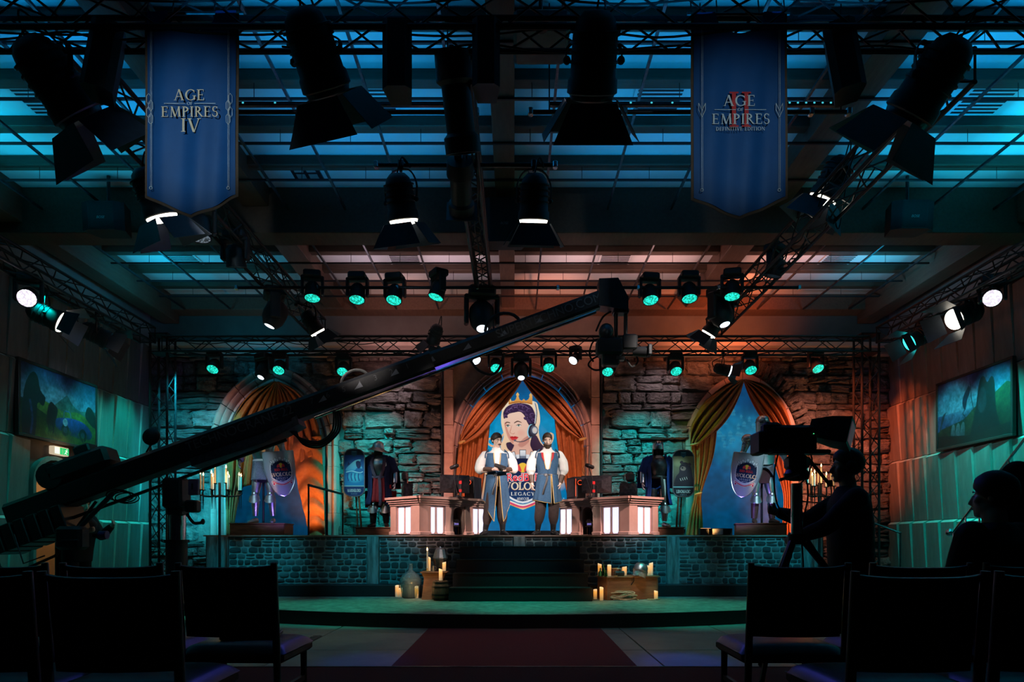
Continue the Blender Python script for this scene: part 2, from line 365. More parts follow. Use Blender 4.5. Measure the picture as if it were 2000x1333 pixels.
class MB:
    def __init__(self):
        self.v = []
        self.f = []

    def add(self, verts, faces, T=None):
        o = len(self.v)
        if T is not None:
            verts = [T @ Vector(p) for p in verts]
        self.v += [tuple(p) for p in verts]
        self.f += [tuple(i + o for i in f) for f in faces]
        return self

    def box(self, x0, x1, y0, y1, z0, z1, T=None):
        vs_ = [(x0, y0, z0), (x1, y0, z0), (x1, y1, z0), (x0, y1, z0), (x0, y0, z1), (x1, y0, z1), (x1, y1, z1), (x0, y1, z1)]
        return self.add(vs_, [(0, 3, 2, 1), (4, 5, 6, 7), (0, 1, 5, 4), (1, 2, 6, 5), (2, 3, 7, 6), (3, 0, 4, 7)], T)

    def cbox(self, c, s, T=None, ch=0.0):
        x, y, z = c
        a, b, d = s[0] / 2, s[1] / 2, s[2] / 2
        if ch <= 0:
            return self.box(x - a, x + a, y - b, y + b, z - d, z + d, T)
        pts = []
        for zz, k in ((-d, 1), (-d + ch, 0), (d - ch, 0), (d, 1)):
            e = ch * k
            aa, bb = a - e, b - e
            q = ch if not k else ch * 0.6
            pts += [(x + sx, y + sy, z + zz) for sx, sy in ((-aa + q, -bb), (aa - q, -bb), (aa, -bb + q), (aa, bb - q), (aa - q, bb), (-aa + q, bb), (-aa, bb - q), (-aa, -bb + q))]
        fs = [tuple(range(7, -1, -1)), tuple(range(24, 32))]
        for r in range(3):
            for i in range(8):
                j = (i + 1) % 8
                fs.append((r * 8 + i, r * 8 + j, r * 8 + 8 + j, r * 8 + 8 + i))
        return self.add(pts, fs, T)

    def loft(self, rings, caps=True, T=None, closed=False):
        n = len(rings[0])
        vs_ = [p for r in rings for p in r]
        fs = []
        k = len(rings)
        for r in range(k if closed else k - 1):
            r2 = (r + 1) % k
            for i in range(n):
                j = (i + 1) % n
                fs.append((r * n + i, r * n + j, r2 * n + j, r2 * n + i))
        if caps and not closed:
            fs.append(tuple(range(n - 1, -1, -1)))
            fs.append(tuple(range((k - 1) * n, k * n)))
        return self.add(vs_, fs, T)

    def tube(self, pts, rad, n=8, T=None, caps=True, flat=None, closed=False):
        """swept round section; rad a number, list of numbers or of (a, b); flat = fixed side vector for b"""
        pts = [Vector(p) for p in pts]
        k = len(pts)
        if not isinstance(rad, (list, tuple)):
            rad = [rad] * k
        rings = []
        prev = None
        for i, p in enumerate(pts):
            if closed:
                t = pts[(i + 1) % k] - pts[i - 1]
            else:
                t = pts[min(i + 1, k - 1)] - pts[max(i - 1, 0)]
            t = t.normalized() if t.length > 1e-9 else Vector((0, 0, 1))
            if flat is not None:
                u = Vector(flat)
            elif prev is None:
                u = Vector((0, 0, 1)) if abs(t.z) < 0.9 else Vector((0, 1, 0))
            else:
                u = prev
            u = u - t * u.dot(t)
            if u.length < 1e-6:
                u = t.orthogonal()
            u.normalize()
            prev = u
            w = t.cross(u)
            a, b = rad[i] if isinstance(rad[i], (list, tuple)) else (rad[i], rad[i])
            rings.append([p + w * (a * math.cos(2 * PI * q / n)) + u * (b * math.sin(2 * PI * q / n)) for q in range(n)])
        return self.loft(rings, caps, T, closed)

    def cyl(self, p0, p1, r0, r1=None, n=12, T=None):
        return self.tube([p0, p1], [r0, r0 if r1 is None else r1], n, T)

    def lathe(self, prof, n=16, T=None, sq=1.0):
        """prof: (r, z) pairs turned round the local z axis"""
        rings = [[(max(r, 1e-4) * math.cos(2 * PI * q / n), max(r, 1e-4) * sq * math.sin(2 * PI * q / n), z) for q in range(n)] for r, z in prof]
        return self.loft(rings, True, T)

    def ball(self, c, r, n=10, m=7, T=None):
        if not isinstance(r, (tuple, list)):
            r = (r, r, r)
        rings = []
        for i in range(m + 1):
            a = -PI / 2 + PI * i / m
            ca, sa = max(math.cos(a), 0.02), math.sin(a)
            rings.append([(c[0] + r[0] * ca * math.cos(2 * PI * q / n), c[1] + r[1] * ca * math.sin(2 * PI * q / n), c[2] + r[2] * sa) for q in range(n)])
        return self.loft(rings, True, T)

    def prism(self, poly, y0, y1, T=None):
        """outline in x,z pushed along y"""
        n = len(poly)
        vs_ = [(x, y0, z) for x, z in poly] + [(x, y1, z) for x, z in poly]
        fs = [tuple(range(n)), tuple(range(2 * n - 1, n - 1, -1))]
        for i in range(n):
            j = (i + 1) % n
            fs.append((i, i + n, j + n, j))
        return self.add(vs_, fs, T)

    def sheet(self, fn, nu, nv, thick=0.0, T=None):
        """open surface fn(u, v); thick adds a back side"""
        g = [[Vector(fn(i / nu, j / nv)) for i in range(nu + 1)] for j in range(nv + 1)]
        w = nu + 1
        vs_ = [p for r in g for p in r]
        fs = [(j * w + i, j * w + i + 1, (j + 1) * w + i + 1, (j + 1) * w + i) for j in range(nv) for i in range(nu)]
        if thick:
            o = len(vs_)
            nrm = []
            for j in range(nv + 1):
                for i in range(nu + 1):
                    du = g[j][min(i + 1, nu)] - g[j][max(i - 1, 0)]
                    dv = g[min(j + 1, nv)][i] - g[max(j - 1, 0)][i]
                    q = du.cross(dv)
                    nrm.append(q.normalized() if q.length > 1e-9 else Vector((0, 1, 0)))
            vs_ = vs_ + [p - q * thick for p, q in zip(vs_, nrm)]
            fs += [tuple(o + k for k in reversed(f)) for f in fs]
            edge = [i for i in range(w)] + [j * w + nu for j in range(1, nv + 1)] + [nv * w + i for i in range(nu - 1, -1, -1)] + [j * w for j in range(nv - 1, 0, -1)]
            for a, b in zip(edge, edge[1:] + edge[:1]):
                fs.append((b, a, a + o, b + o))
        return self.add(vs_, fs, T)

    def mesh(self, name, smooth=40):
        me = bpy.data.meshes.new(name)
        me.from_pydata(self.v, [], self.f)
        me.update()
        if smooth:
            me.polygons.foreach_set('use_smooth', [True] * len(me.polygons))
            try:
                me.set_sharp_from_angle(angle=R(smooth))
            except Exception:
                pass
        return me

    def build(self, name, material, parent=None, smooth=40, label=None):
        return link(name, self.mesh(name, smooth), material, parent, label)


def link(name, me, material=None, parent=None, label=None):
    if material is not None and not me.materials:
        me.materials.append(M[material] if isinstance(material, str) else material)
    o = bpy.data.objects.new(name, me)
    COL.objects.link(o)
    o.parent = parent
    if label:
        o['label'] = label
    return o


def tag(o, label, cat, group=None):
    o['label'] = label
    o['category'] = cat
    if group:
        o['group'] = group
    return o


def thing(name, label, cat, loc=(0, 0, 0), rotz=0.0, group=None):
    o = bpy.data.objects.new(name, None)
    o.empty_display_size = 0.1
    COL.objects.link(o)
    o.location = loc
    o.rotation_euler = (0, 0, rotz)
    return tag(o, label, cat, group)


def struct(o, label=None, cat=None):
    o['kind'] = 'structure'
    if label:
        o['label'] = label
        o['category'] = cat or 'structure'
    return o


def copy_tree(o, parent=None):
    c = o.copy()
    COL.objects.link(c)
    c.parent = parent
    for ch in list(o.children):
        copy_tree(ch, c)
    return c


def smooth_line(pts, n=6, closed=False):
    """Catmull-Rom through 2-D or 3-D points"""
    pts = [np.array(p, float) for p in pts]
    k = len(pts)
    out = []
    rng = range(k) if closed else range(k - 1)
    for i in rng:
        p0 = pts[(i - 1) % k] if closed or i > 0 else pts[i]
        p1, p2 = pts[i], pts[(i + 1) % k]
        p3 = pts[(i + 2) % k] if closed or i + 2 < k else p2
        for s in range(n):
            t = s / n
            out.append(0.5 * ((2 * p1) + (-p0 + p2) * t + (2 * p0 - 5 * p1 + 4 * p2 - p3) * t * t + (-p0 + 3 * p1 - 3 * p2 + p3) * t ** 3))
    if not closed:
        out.append(pts[-1])
    return [tuple(p) for p in out]


def lerp_line(pts, t):
    """point at fraction t along a polyline given by equal steps"""
    k = len(pts) - 1
    s = min(max(t, 0), 1) * k
    i = min(int(s), k - 1)
    f = s - i
    return [a + (b - a) * f for a, b in zip(pts[i], pts[i + 1])]


# ---------------------------------------------------------------- lettering (serif capitals as outlines)


def _rect(x0, z0, x1, z1):
    return [(x0, z0), (x1, z0), (x1, z1), (x0, z1)]


def _diag(x0, z0, x1, z1, w):
    return [(x0 - w / 2, z0), (x0 + w / 2, z0), (x1 + w / 2, z1), (x1 - w / 2, z1)]


def _arc(cx, cz, rx, rz, a0, a1, w0, w1, n=14):
    """stroke along an ellipse, thickness w1 at the sides and w0 at top and bottom"""
    o, i = [], []
    for k in range(n + 1):
        a = R(a0 + (a1 - a0) * k / n)
        w = w0 + (w1 - w0) * abs(math.cos(a))
        o.append((cx + rx * math.cos(a), cz + rz * math.sin(a)))
        i.append((cx + (rx - w) * math.cos(a), cz + (rz - w) * math.sin(a)))
    return [[o[k], o[k + 1], i[k + 1], i[k]] for k in range(n)]


def _stem(x, w=0.13, s=0.11):
    return [_rect(x - w / 2, 0, x + w / 2, 1), _rect(x - w / 2 - s * 0.7, 0, x + w / 2 + s * 0.7, 0.045), _rect(x - w / 2 - s * 0.7, 0.955, x + w / 2 + s * 0.7, 1)]


def glyph(ch):
    t, K = 0.055, 0.14
    if ch == 'A':
        return 0.80, [_diag(0.10, 0, 0.40, 1.02, t), _diag(0.69, 0, 0.40, 1.02, K), _rect(0.2, 0.32, 0.6, 0.375), _rect(0, 0, 0.2, 0.045), _rect(0.56, 0, 0.82, 0.045)]
    if ch == 'B':
        return 0.64, _stem(0.15) + _arc(0.2, 0.75, 0.32, 0.25, -90, 90, t, K) + _arc(0.2, 0.27, 0.37, 0.27, -90, 90, t, K)
    if ch == 'C':
        return 0.80, _arc(0.46, 0.5, 0.44, 0.52, 48, 312, t, K) + [_rect(0.72, 0.68, 0.77, 0.92), _rect(0.72, 0.08, 0.76, 0.28)]
    if ch == 'D':
        return 0.84, _stem(0.15) + _arc(0.22, 0.5, 0.56, 0.5, -90, 90, t, K)
    if ch == 'E':
        return 0.62, _stem(0.15) + [_rect(0.15, 0.945, 0.54, 1), _rect(0.15, 0.48, 0.46, 0.53), _rect(0.15, 0, 0.57, 0.055), _rect(0.50, 0.80, 0.54, 1), _rect(0.43, 0.40, 0.46, 0.61), _rect(0.53, 0, 0.57, 0.22)]
    if ch == 'F':
        return 0.58, _stem(0.15) + [_rect(0.15, 0.945, 0.54, 1), _rect(0.15, 0.48, 0.46, 0.53), _rect(0.50, 0.80, 0.54, 1), _rect(0.43, 0.40, 0.46, 0.61)]
    if ch == 'G':
        return 0.86, _arc(0.46, 0.5, 0.44, 0.52, 48, 318, t, K) + [_rect(0.70, 0.72, 0.75, 0.93), _rect(0.68, 0.06, 0.80, 0.44), _rect(0.58, 0.40, 0.86, 0.445)]
    if ch == 'I':
        return 0.32, _stem(0.16)
    if ch == 'L':
        return 0.60, _stem(0.15) + [_rect(0.15, 0, 0.56, 0.055), _rect(0.52, 0, 0.56, 0.24)]
    if ch == 'M':
        return 1.0, [_diag(0.16, 0, 0.20, 1, t), _diag(0.20, 1, 0.50, 0, K), _diag(0.80, 1, 0.50, 0, t), _diag(0.86, 0, 0.80, 1, K), _rect(0.06, 0, 0.27, 0.045), _rect(0.74, 0, 0.99, 0.045), _rect(0.08, 0.955, 0.26, 1), _rect(0.76, 0.955, 0.92, 1)]
    if ch == 'N':
        return 0.88, [_diag(0.15, 0, 0.15, 1, t), _diag(0.72, 0, 0.14, 1, K), _diag(0.73, 0, 0.73, 1, t), _rect(0.05, 0, 0.26, 0.045), _rect(0.62, 0.955, 0.85, 1), _rect(0.03, 0.955, 0.2, 1)]
    if ch == 'O':
        return 0.94, _arc(0.47, 0.5, 0.45, 0.52, 0, 360, t, K, 24)
    if ch == 'P':
        return 0.60, _stem(0.15) + _arc(0.2, 0.73, 0.36, 0.27, -90, 90, t, K)
    if ch == 'R':
        return 0.72, _stem(0.15) + _arc(0.2, 0.74, 0.33, 0.26, -90, 90, t, K) + [_diag(0.66, 0, 0.30, 0.5, K), _rect(0.56, 0, 0.78, 0.045)]
    if ch == 'S':
        return 0.54, _arc(0.27, 0.74, 0.23, 0.27, 40, 262, t, 0.11) + _arc(0.27, 0.26, 0.24, 0.28, -140, 90, t, 0.11) + [_rect(0.42, 0.76, 0.46, 0.96), _rect(0.05, 0.05, 0.09, 0.26)]
    if ch == 'T':
        return 0.70, _stem(0.35) + [_rect(0.03, 0.945, 0.67, 1), _rect(0.03, 0.78, 0.07, 1), _rect(0.63, 0.78, 0.67, 1)]
    if ch == 'V':
        return 0.82, [_diag(0.40, -0.02, 0.12, 1, K), _diag(0.42, -0.02, 0.70, 1, t), _rect(0, 0.955, 0.26, 1), _rect(0.6, 0.955, 0.82, 1)]
    if ch == 'W':
        return 1.18, [_diag(0.34, -0.02, 0.10, 1, K), _diag(0.36, -0.02, 0.58, 1, t), _diag(0.82, -0.02, 0.58, 1, K), _diag(0.84, -0.02, 1.06, 1, t), _rect(0, 0.955, 0.24, 1), _rect(0.95, 0.955, 1.17, 1)]
    if ch == 'X':
        return 0.80, [_diag(0.68, 0, 0.12, 1, K), _diag(0.10, 0, 0.68, 1, t), _rect(0, 0, 0.22, 0.045), _rect(0.54, 0, 0.8, 0.045), _rect(0, 0.955, 0.26, 1), _rect(0.56, 0.955, 0.78, 1)]
    if ch == 'Y':
        return 0.76, [_rect(0.315, 0, 0.445, 0.48), _diag(0.38, 0.44, 0.10, 1, K), _diag(0.40, 0.44, 0.64, 1, t), _rect(0.22, 0, 0.54, 0.045), _rect(0, 0.955, 0.23, 1), _rect(0.54, 0.955, 0.76, 1)]
    if ch == 'H':
        return 0.88, _stem(0.16) + _stem(0.72) + [_rect(0.2, 0.48, 0.7, 0.53)]
    if ch == 'U':
        return 0.84, [_rect(0.12, 0.3, 0.25, 1), _rect(0.66, 0.3, 0.71, 1), _rect(0.05, 0.955, 0.32, 1), _rect(0.58, 0.955, 0.80, 1)] + _arc(0.415, 0.33, 0.295, 0.35, 180, 360, t, K)
    return 0.36, []


def serif(text, cx, z0, h, gap=0.07, width=None):
    """outlines of a centred line of capitals, height h, as quads in x,z"""
    x, polys = 0.0, []
    for ch in text:
        w, g = glyph(ch)
        polys += [[(px + x, pz) for px, pz in q] for q in g]
        x += w + gap
    x -= gap
    k = h if width is None else width / x
    return [[(cx + (px - x / 2) * k, z0 + pz * h) for px, pz in q] for q in polys]


def letters(polys, y, name, material, parent, T=None):
    mb = MB()
    for i, q in enumerate(polys):
        a = sum(q[k][0] * q[(k + 1) % len(q)][1] - q[(k + 1) % len(q)][0] * q[k][1] for k in range(len(q)))
        q = q if a > 0 else q[::-1]
        mb.add([(px, y - 0.00004 * i, pz) for px, pz in q], [tuple(range(len(q)))], T)
    return mb.build(name, material, parent, smooth=0)


def sans(text, size, name, material, parent, Mx, bold=0.0, shear=0.0):
    cu = bpy.data.curves.new('lettering', 'FONT')
    cu.body = text
    cu.size = size
    cu.offset = bold
    cu.shear = shear
    cu.align_x = 'CENTER'
    t = bpy.data.objects.new('lettering', cu)
    me = bpy.data.meshes.new_from_object(t)
    bpy.data.objects.remove(t)
    bpy.data.curves.remove(cu)
    me.transform(Mx)
    return link(name, me, material, parent)


# ---------------------------------------------------------------- prints (painted on a fine sheet)


class Canvas:
    def __init__(self, x0, y0, x1, y1, res):
        self.x0, self.y0, self.x1, self.y1 = x0, y0, x1, y1
        self.w, self.h = int((x1 - x0) * res), int((y1 - y0) * res)
        self.ss = 2
        xs = x0 + (np.arange(self.w * self.ss) + 0.5) / (self.w * self.ss) * (x1 - x0)
        ys = y0 + (np.arange(self.h * self.ss) + 0.5) / (self.h * self.ss) * (y1 - y0)
        self.X, self.Y = np.meshgrid(xs, ys)
        self.a = np.zeros((self.h * self.ss, self.w * self.ss, 3))

    @staticmethod
    def lin(c):
        c = np.array(c, float) / 255.0
        return np.where(c <= 0.04045, c / 12.92, ((c + 0.055) / 1.055) ** 2.4)

    def mask(self, poly):
        p = np.array(poly, float)
        k = self.w * self.ss / (self.x1 - self.x0)
        i0 = max(int((p[:, 0].min() - self.x0) * k) - 1, 0)
        i1 = min(int((p[:, 0].max() - self.x0) * k) + 2, self.w * self.ss)
        j0 = max(int((p[:, 1].min() - self.y0) * k) - 1, 0)
        j1 = min(int((p[:, 1].max() - self.y0) * k) + 2, self.h * self.ss)
        if i1 <= i0 or j1 <= j0:
            return None
        X, Y = self.X[j0:j1, i0:i1], self.Y[j0:j1, i0:i1]
        m = np.zeros(X.shape, bool)
        n = len(p)
        for q in range(n):
            (ax, ay), (bx, by) = p[q], p[(q + 1) % n]
            if ay == by:
                continue
            c = ((Y >= min(ay, by)) & (Y < max(ay, by)))
            m ^= c & (X < ax + (Y - ay) * (bx - ax) / (by - ay))
        return (slice(j0, j1), slice(i0, i1)), m, X, Y

    def fill(self, poly, col, col2=None, alpha=1.0, sm=0, vert=True):
        if sm:
            poly = smooth_line(poly, sm, True)
        r = self.mask(poly)
        if r is None:
            return
        s, m, X, Y = r
        c = self.lin(col)
        if col2 is not None:
            d = self.lin(col2)
            p = np.array(poly)
            A, B = (Y, p[:, 1]) if vert else (X, p[:, 0])
            t = np.clip((A - B.min()) / max(B.max() - B.min(), 1e-6), 0, 1)[..., None]
            cc = c * (1 - t) + d * t
        else:
            cc = np.broadcast_to(c, X.shape + (3,))
        sub = self.a[s]
        sub[m] = sub[m] * (1 - alpha) + cc[m] * alpha

    def ell(self, cx, cy, rx, ry, col, col2=None, alpha=1.0, rot=0):
        ca, sa = math.cos(R(rot)), math.sin(R(rot))
        pts = []
        for k in range(28):
            a = 2 * PI * k / 28
            u, v = rx * math.cos(a), ry * math.sin(a)
            pts.append((cx + u * ca - v * sa, cy + u * sa + v * ca))
        self.fill(pts, col, col2, alpha)

    def stroke(self, pts, w, col, sm=5, alpha=1.0):
        if sm:
            pts = smooth_line(pts, sm)
        ws = w if isinstance(w, (list, tuple)) else [w, w]
        n = len(pts)
        L, Rr = [], []
        for i in range(n):
            a, b = pts[max(i - 1, 0)], pts[min(i + 1, n - 1)]
            dx, dy = b[0] - a[0], b[1] - a[1]
            l = math.hypot(dx, dy) or 1
            ww = lerp_line([(q,) for q in ws], i / max(n - 1, 1))[0] / 2
            L.append((pts[i][0] - dy / l * ww, pts[i][1] + dx / l * ww))
            Rr.append((pts[i][0] + dy / l * ww, pts[i][1] - dx / l * ww))
        self.fill(L + Rr[::-1], col, None, alpha)

    def soft(self, cx, cy, rx, ry, col, amt=1.0):
        t = np.clip(1 - ((self.X - cx) / rx) ** 2 - ((self.Y - cy) / ry) ** 2, 0, 1)[..., None] * amt
        self.a = self.a * (1 - t) + self.lin(col) * t

    def text(self, s, cx, ybase, h, col, width=None, gap=0.07, grow=0.0):
        for q in serif(s, cx, 0, h, gap, width):
            pts = [(x, ybase - z) for x, z in q]
            if grow:
                mx, my = sum(p[0] for p in pts) / len(pts), sum(p[1] for p in pts) / len(pts)
                pts = [(x + math.copysign(grow, x - mx), y + math.copysign(grow, y - my)) for x, y in pts]
            self.fill(pts, col)

    def noise(self, cells, amt, seed=1):
        rng = np.random.RandomState(seed)
        H, W_ = self.a.shape[:2]
        for c in cells:
            g = rng.rand(int(c * H / W_) + 3, c + 3)
            yy = np.linspace(0, g.shape[0] - 2.001, H)
            xx = np.linspace(0, g.shape[1] - 2.001, W_)
            j, i = yy.astype(int), xx.astype(int)
            fy, fx = (yy - j)[:, None], (xx - i)[None, :]
            v = g[j][:, i] * (1 - fy) * (1 - fx) + g[j + 1][:, i] * fy * (1 - fx) + g[j][:, i + 1] * (1 - fy) * fx + g[j + 1][:, i + 1] * fy * fx
            self.a = self.a * (1 + amt * (v[..., None] - 0.5) * 2)

    def sheet(self, name, pos, material, parent=None, hole=None):
        """mesh whose corners carry the print; pos(u, v) gives its place, v down"""
        s = self.ss
        c = np.clip(self.a, 0, 4).reshape(self.h, s, self.w, s, 3).mean((1, 3))
        w, h = self.w, self.h
        vs_ = [tuple(pos(i / w, j / h)) for j in range(h + 1) for i in range(w + 1)]
        fs, keep = [], []
        for j in range(h):
            for i in range(w):
                if hole is not None and not hole((i + 0.5) / w, (j + 0.5) / h):
                    continue
                a = j * (w + 1) + i
                fs.append((a, a + w + 1, a + w + 2, a + 1))
                keep.append(j * w + i)
        me = bpy.data.meshes.new(name)
        me.from_pydata(vs_, [], fs)
        at = me.color_attributes.new('print', 'FLOAT_COLOR', 'CORNER')
        cols = np.ones((len(fs), 4, 4), np.float32)
        cols[:, :, :3] = c.reshape(-1, 3)[keep][:, None, :]
        at.data.foreach_set('color', cols.ravel())
        me.update()
        return link(name, me, material, parent)
# ================================================================ the hall itself
XL, XR, YB = -8.24, 8.47, 15.45
STZ = 1.186          # stage top
PFZ = 0.177          # low platform top
UFZ = 0.10           # seating floor top

# ---- floors
fl = struct(MB().box(XL - 1.2, XR + 0.3, 5.40, YB + 0.3, -0.30, -0.03).build('floor', 'mortar'), 'grey stone slab floor in front of the forestage', 'floor')
slab_me = {}
for yi, (y0, y1) in enumerate(((5.42, 5.66), (5.66, 6.85), (6.85, 8.05), (8.05, 9.25), (9.25, 10.5))):
    x = -8.2 + (0.0 if yi % 2 else 0.0)
    xs = [-8.2, -7.0, -5.8, -4.6, -3.4, -2.2, -1.07, 0.12, 1.31, 2.5, 3.7, 4.9, 6.1, 7.3, 8.4]
    for a, b in zip(xs, xs[1:]):
        key = (round(b - a, 2), round(y1 - y0, 2))
        if key not in slab_me:
            w, d = b - a - 0.012, y1 - y0 - 0.012
            slab_me[key] = MB().cbox((0, 0, -0.025), (w, d, 0.05), ch=0.004).mesh('slab')
        o = link('slab', slab_me[key], 'slab', fl)
        o.location = ((a + b) / 2, (y0 + y1) / 2, random.uniform(-0.002, 0.0))
uf = struct(MB().box(-6.5, 6.7, -1.5, 5.40, -0.30, UFZ).build('floor_seating', 'carpet'), 'dark red carpeted seating floor with a step edge', 'floor')
MB().box(-6.5, 6.7, 5.385, 5.402, UFZ - 0.004, UFZ + 0.004).build('step_edge', 'gunmetal', uf)
runner = MB()
runner.sheet(lambda u, v: (-1.07 + 2.14 * u, 5.5 + 2.98 * v, 0.004 + 0.002 * math.sin(9 * u + 7 * v)), 20, 26, 0.003)
tag(runner.build('carpet_runner', 'carpet'), 'dark red carpet runner leading to the low curved platform', 'carpet')
mt = thing('floor_mat', 'pale mat with checkered edge on the slabs behind the left seats', 'mat', (-2.95, 7.25, 0.0))
MB().cbox((0, 0, 0.008), (1.5, 1.1, 0.016), ch=0.004).build('sheet', 'slab', mt)
for i in range(12):
    MB().box(0.67, 0.75, -0.55 + i * 0.0917, -0.55 + i * 0.0917 + 0.046, 0.0165, 0.019).build('check', 'black', mt)

# ---- low curved platform
def arc_y(x):
    return 17.285 - math.sqrt(8.8 ** 2 - x * x)
pts = [(-6.2 + 12.4 * i / 60) for i in range(61)]
vs_ = [(x, arc_y(x), 0.0) for x in pts] + [(x, arc_y(x), PFZ) for x in pts] + [(6.2, 11.6, 0), (-6.2, 11.6, 0), (6.2, 11.6, PFZ), (-6.2, 11.6, PFZ)]
n = 61
fs = [(i, i + 1, n + i + 1, n + i) for i in range(60)] + [tuple(range(n, 2 * n)) + (2 * n + 2, 2 * n + 3), (60, 2 * n, 2 * n + 2, n + 60), (2 * n + 1, 0, n, 2 * n + 3)]
pl = struct(MB().add(vs_, [fs[0]] + fs[1:]).build('floor_forestage', 'platf', smooth=20), 'low curved forestage platform with cobble-print top in teal light', 'platform')
fa = MB()
fa.sheet(lambda u, v: (-6.2 + 12.4 * u, arc_y(-6.2 + 12.4 * u) - 0.012, 0.002 + v * (PFZ - 0.006)), 80, 1)
fa.build('front_skirt', 'black', pl)

# ---- stage with stone-clad face
st = struct(MB().box(-5.2, 5.2, 11.5, 15.4, 0.0, STZ - 0.02).build('floor_stage', 'black'), 'raised stage with black core', 'stage')
MB().box(-5.22, 5.22, 11.47, 15.4, STZ - 0.02, STZ).build('stage_deck', 'tread', st)
MB().box(-5.22, 5.22, 11.455, 11.469, STZ - 0.022, STZ + 0.002).build('edge_strip', 'ashlar', st)
for s, x0, x1 in ((0, -5.0, -1.02), (1, 1.22, 5.0)):
    MB().cbox(((x0 + x1) / 2, 11.32, 0.272), (x1 - x0, 0.30, 0.19), ch=0.008).build('black_plinth', 'black', st)
posts = [(-4.99, 0.36), (-2.38, 0.20), (0.08, 0.20), (2.66, 0.21), (5.0, 0.34)]
for x, w in posts:
    MB().cbox((x, 11.475, (STZ - 0.02 + 0.18) / 2), (w, 0.05, STZ - 0.21), ch=0.008).build('timber_post', 'timber', st)


def rubble_mesh(seed, nx=4, nz=3, relief=0.25, edge=0.22):
    """rounded stone, unit size in x and z, unit depth towards -y"""
    rg = random.Random(seed)
    w, h = nx + 1, nz + 1
    cx = [[0] * w for _ in range(h)]
    corner = [rg.uniform(0.06, 0.20) for _ in range(4)]
    v = []
    for j in range(h):
        for i in range(w):
            u, t = i / nx, j / nz
            x = (u - 0.5)
            z = (t - 0.5)
            border = i in (0, nx) or j in (0, nz)
            if border:
                x += rg.uniform(-0.025, 0.025)
                z += rg.uniform(-0.03, 0.03)
            if i in (0, nx) and j in (0, nz):
                k = corner[(i > 0) + 2 * (j > 0)]
                x *= 1 - k
                z *= 1 - k
            d = (0.35 + rg.uniform(-0.1, 0.1)) if border else (1 - relief + relief * rg.uniform(-0.6, 1.0))
            v.append((x, -d, z))
    o = len(v)
    f = [(j * w + i, j * w + i + 1, (j + 1) * w + i + 1, (j + 1) * w + i) for j in range(nz) for i in range(nx)]
    rim = [i for i in range(w)] + [j * w + nx for j in range(1, h)] + [nz * w + i for i in range(nx - 1, -1, -1)] + [j * w for j in range(nz - 1, 0, -1)]
    for q in rim:
        v.append((v[q][0], 0.0, v[q][2]))
    k = len(rim)
    for q in range(k):
        f.append((rim[(q + 1) % k], rim[q], o + q, o + (q + 1) % k))
    me = bpy.data.meshes.new('stone')
    me.from_pydata(v, [], f)
    me.polygons.foreach_set('use_smooth', [True] * len(f))
    return me


def rubble_wall(x0, x1, z0, z1, hmin, hmax, wmin, wmax, gap, rg, skip=None):
    """uneven courses of stones: (x, z, w, h)"""
    out = []
    z = z0
    while z < z1 - 0.02:
        h = min(rg.uniform(hmin, hmax), z1 - z)
        if z1 - z - h < hmin * 0.6:
            h = z1 - z
        x = x0
        while x < x1 - 0.01:
            w = min(rg.uniform(wmin, wmax) * (0.7 + 0.6 * h / hmax), x1 - x)
            if x1 - x - w < wmin * 0.55:
                w = x1 - x
            if rg.random() < 0.22 and h > hmin * 1.25:
                hs = h * rg.uniform(0.42, 0.58)
                out += [(x + w / 2, z + hs / 2, w - gap, hs - gap), (x + w / 2, z + (h + hs) / 2, w - gap, h - hs - gap)]
            else:
                out.append((x + w / 2, z + h / 2, w - gap, h - gap * rg.uniform(0.8, 1.6)))
            x += w
        z += h
    return [q for q in out if not (skip and skip(q))]


cob = [rubble_mesh(100 + i, 3, 3, 0.3) for i in range(14)]
cobA = [m.copy() for m in cob]
for m in cob:
    m.materials.append(M['cobble'])
for m in cobA:
    m.materials.append(M['cobble2'])
rg = random.Random(5)
bays = [(-4.80, -2.49), (-2.27, -0.03), (0.19, 2.55), (2.77, 4.82)]
for k, (a, b) in enumerate(bays):
    pn = MB().box(a, b, 11.485, 11.52, 0.18, STZ - 0.025).build('stone_panel', 'joint', st)
    skip = (lambda q: -0.95 < q[0] < 1.12 and q[1] < 0.86)
    for (x, z, w, h) in rubble_wall(a, b, 0.2, STZ - 0.03, 0.07, 0.125, 0.085, 0.17, 0.015, rg, skip):
        o = bpy.data.objects.new('stone', rg.choice(cobA if rg.random() < 0.22 else cob))
        COL.objects.link(o)
        o.parent = pn
        o.location = (x, 11.487, z)
        o.scale = (w, rg.uniform(0.015, 0.03), h)
        o.rotation_euler = (0, rg.uniform(-0.05, 0.05), 0)

# ---- stage stairs
stairs = thing('stage_stairs', 'dark felt-covered stairs of four steps in the middle of the stage', 'stairs', (0.09, 11.5, PFZ))
for i, (d, w, h) in enumerate(((0.30, 1.97, 0.823), (0.60, 2.04, 0.617), (0.90, 2.10, 0.411), (1.20, 2.17, 0.205))):
    y1 = -(d - 0.30)
    MB().cbox((0, (-d + y1) / 2, h / 2), (w, d + y1 if False else 0.30, h), ch=0.006).build('step', 'tread', stairs)
    MB().cbox((0, -d + 0.006, h - 0.006), (w + 0.004, 0.03, 0.012)).build('nosing', 'gunmetal', stairs)

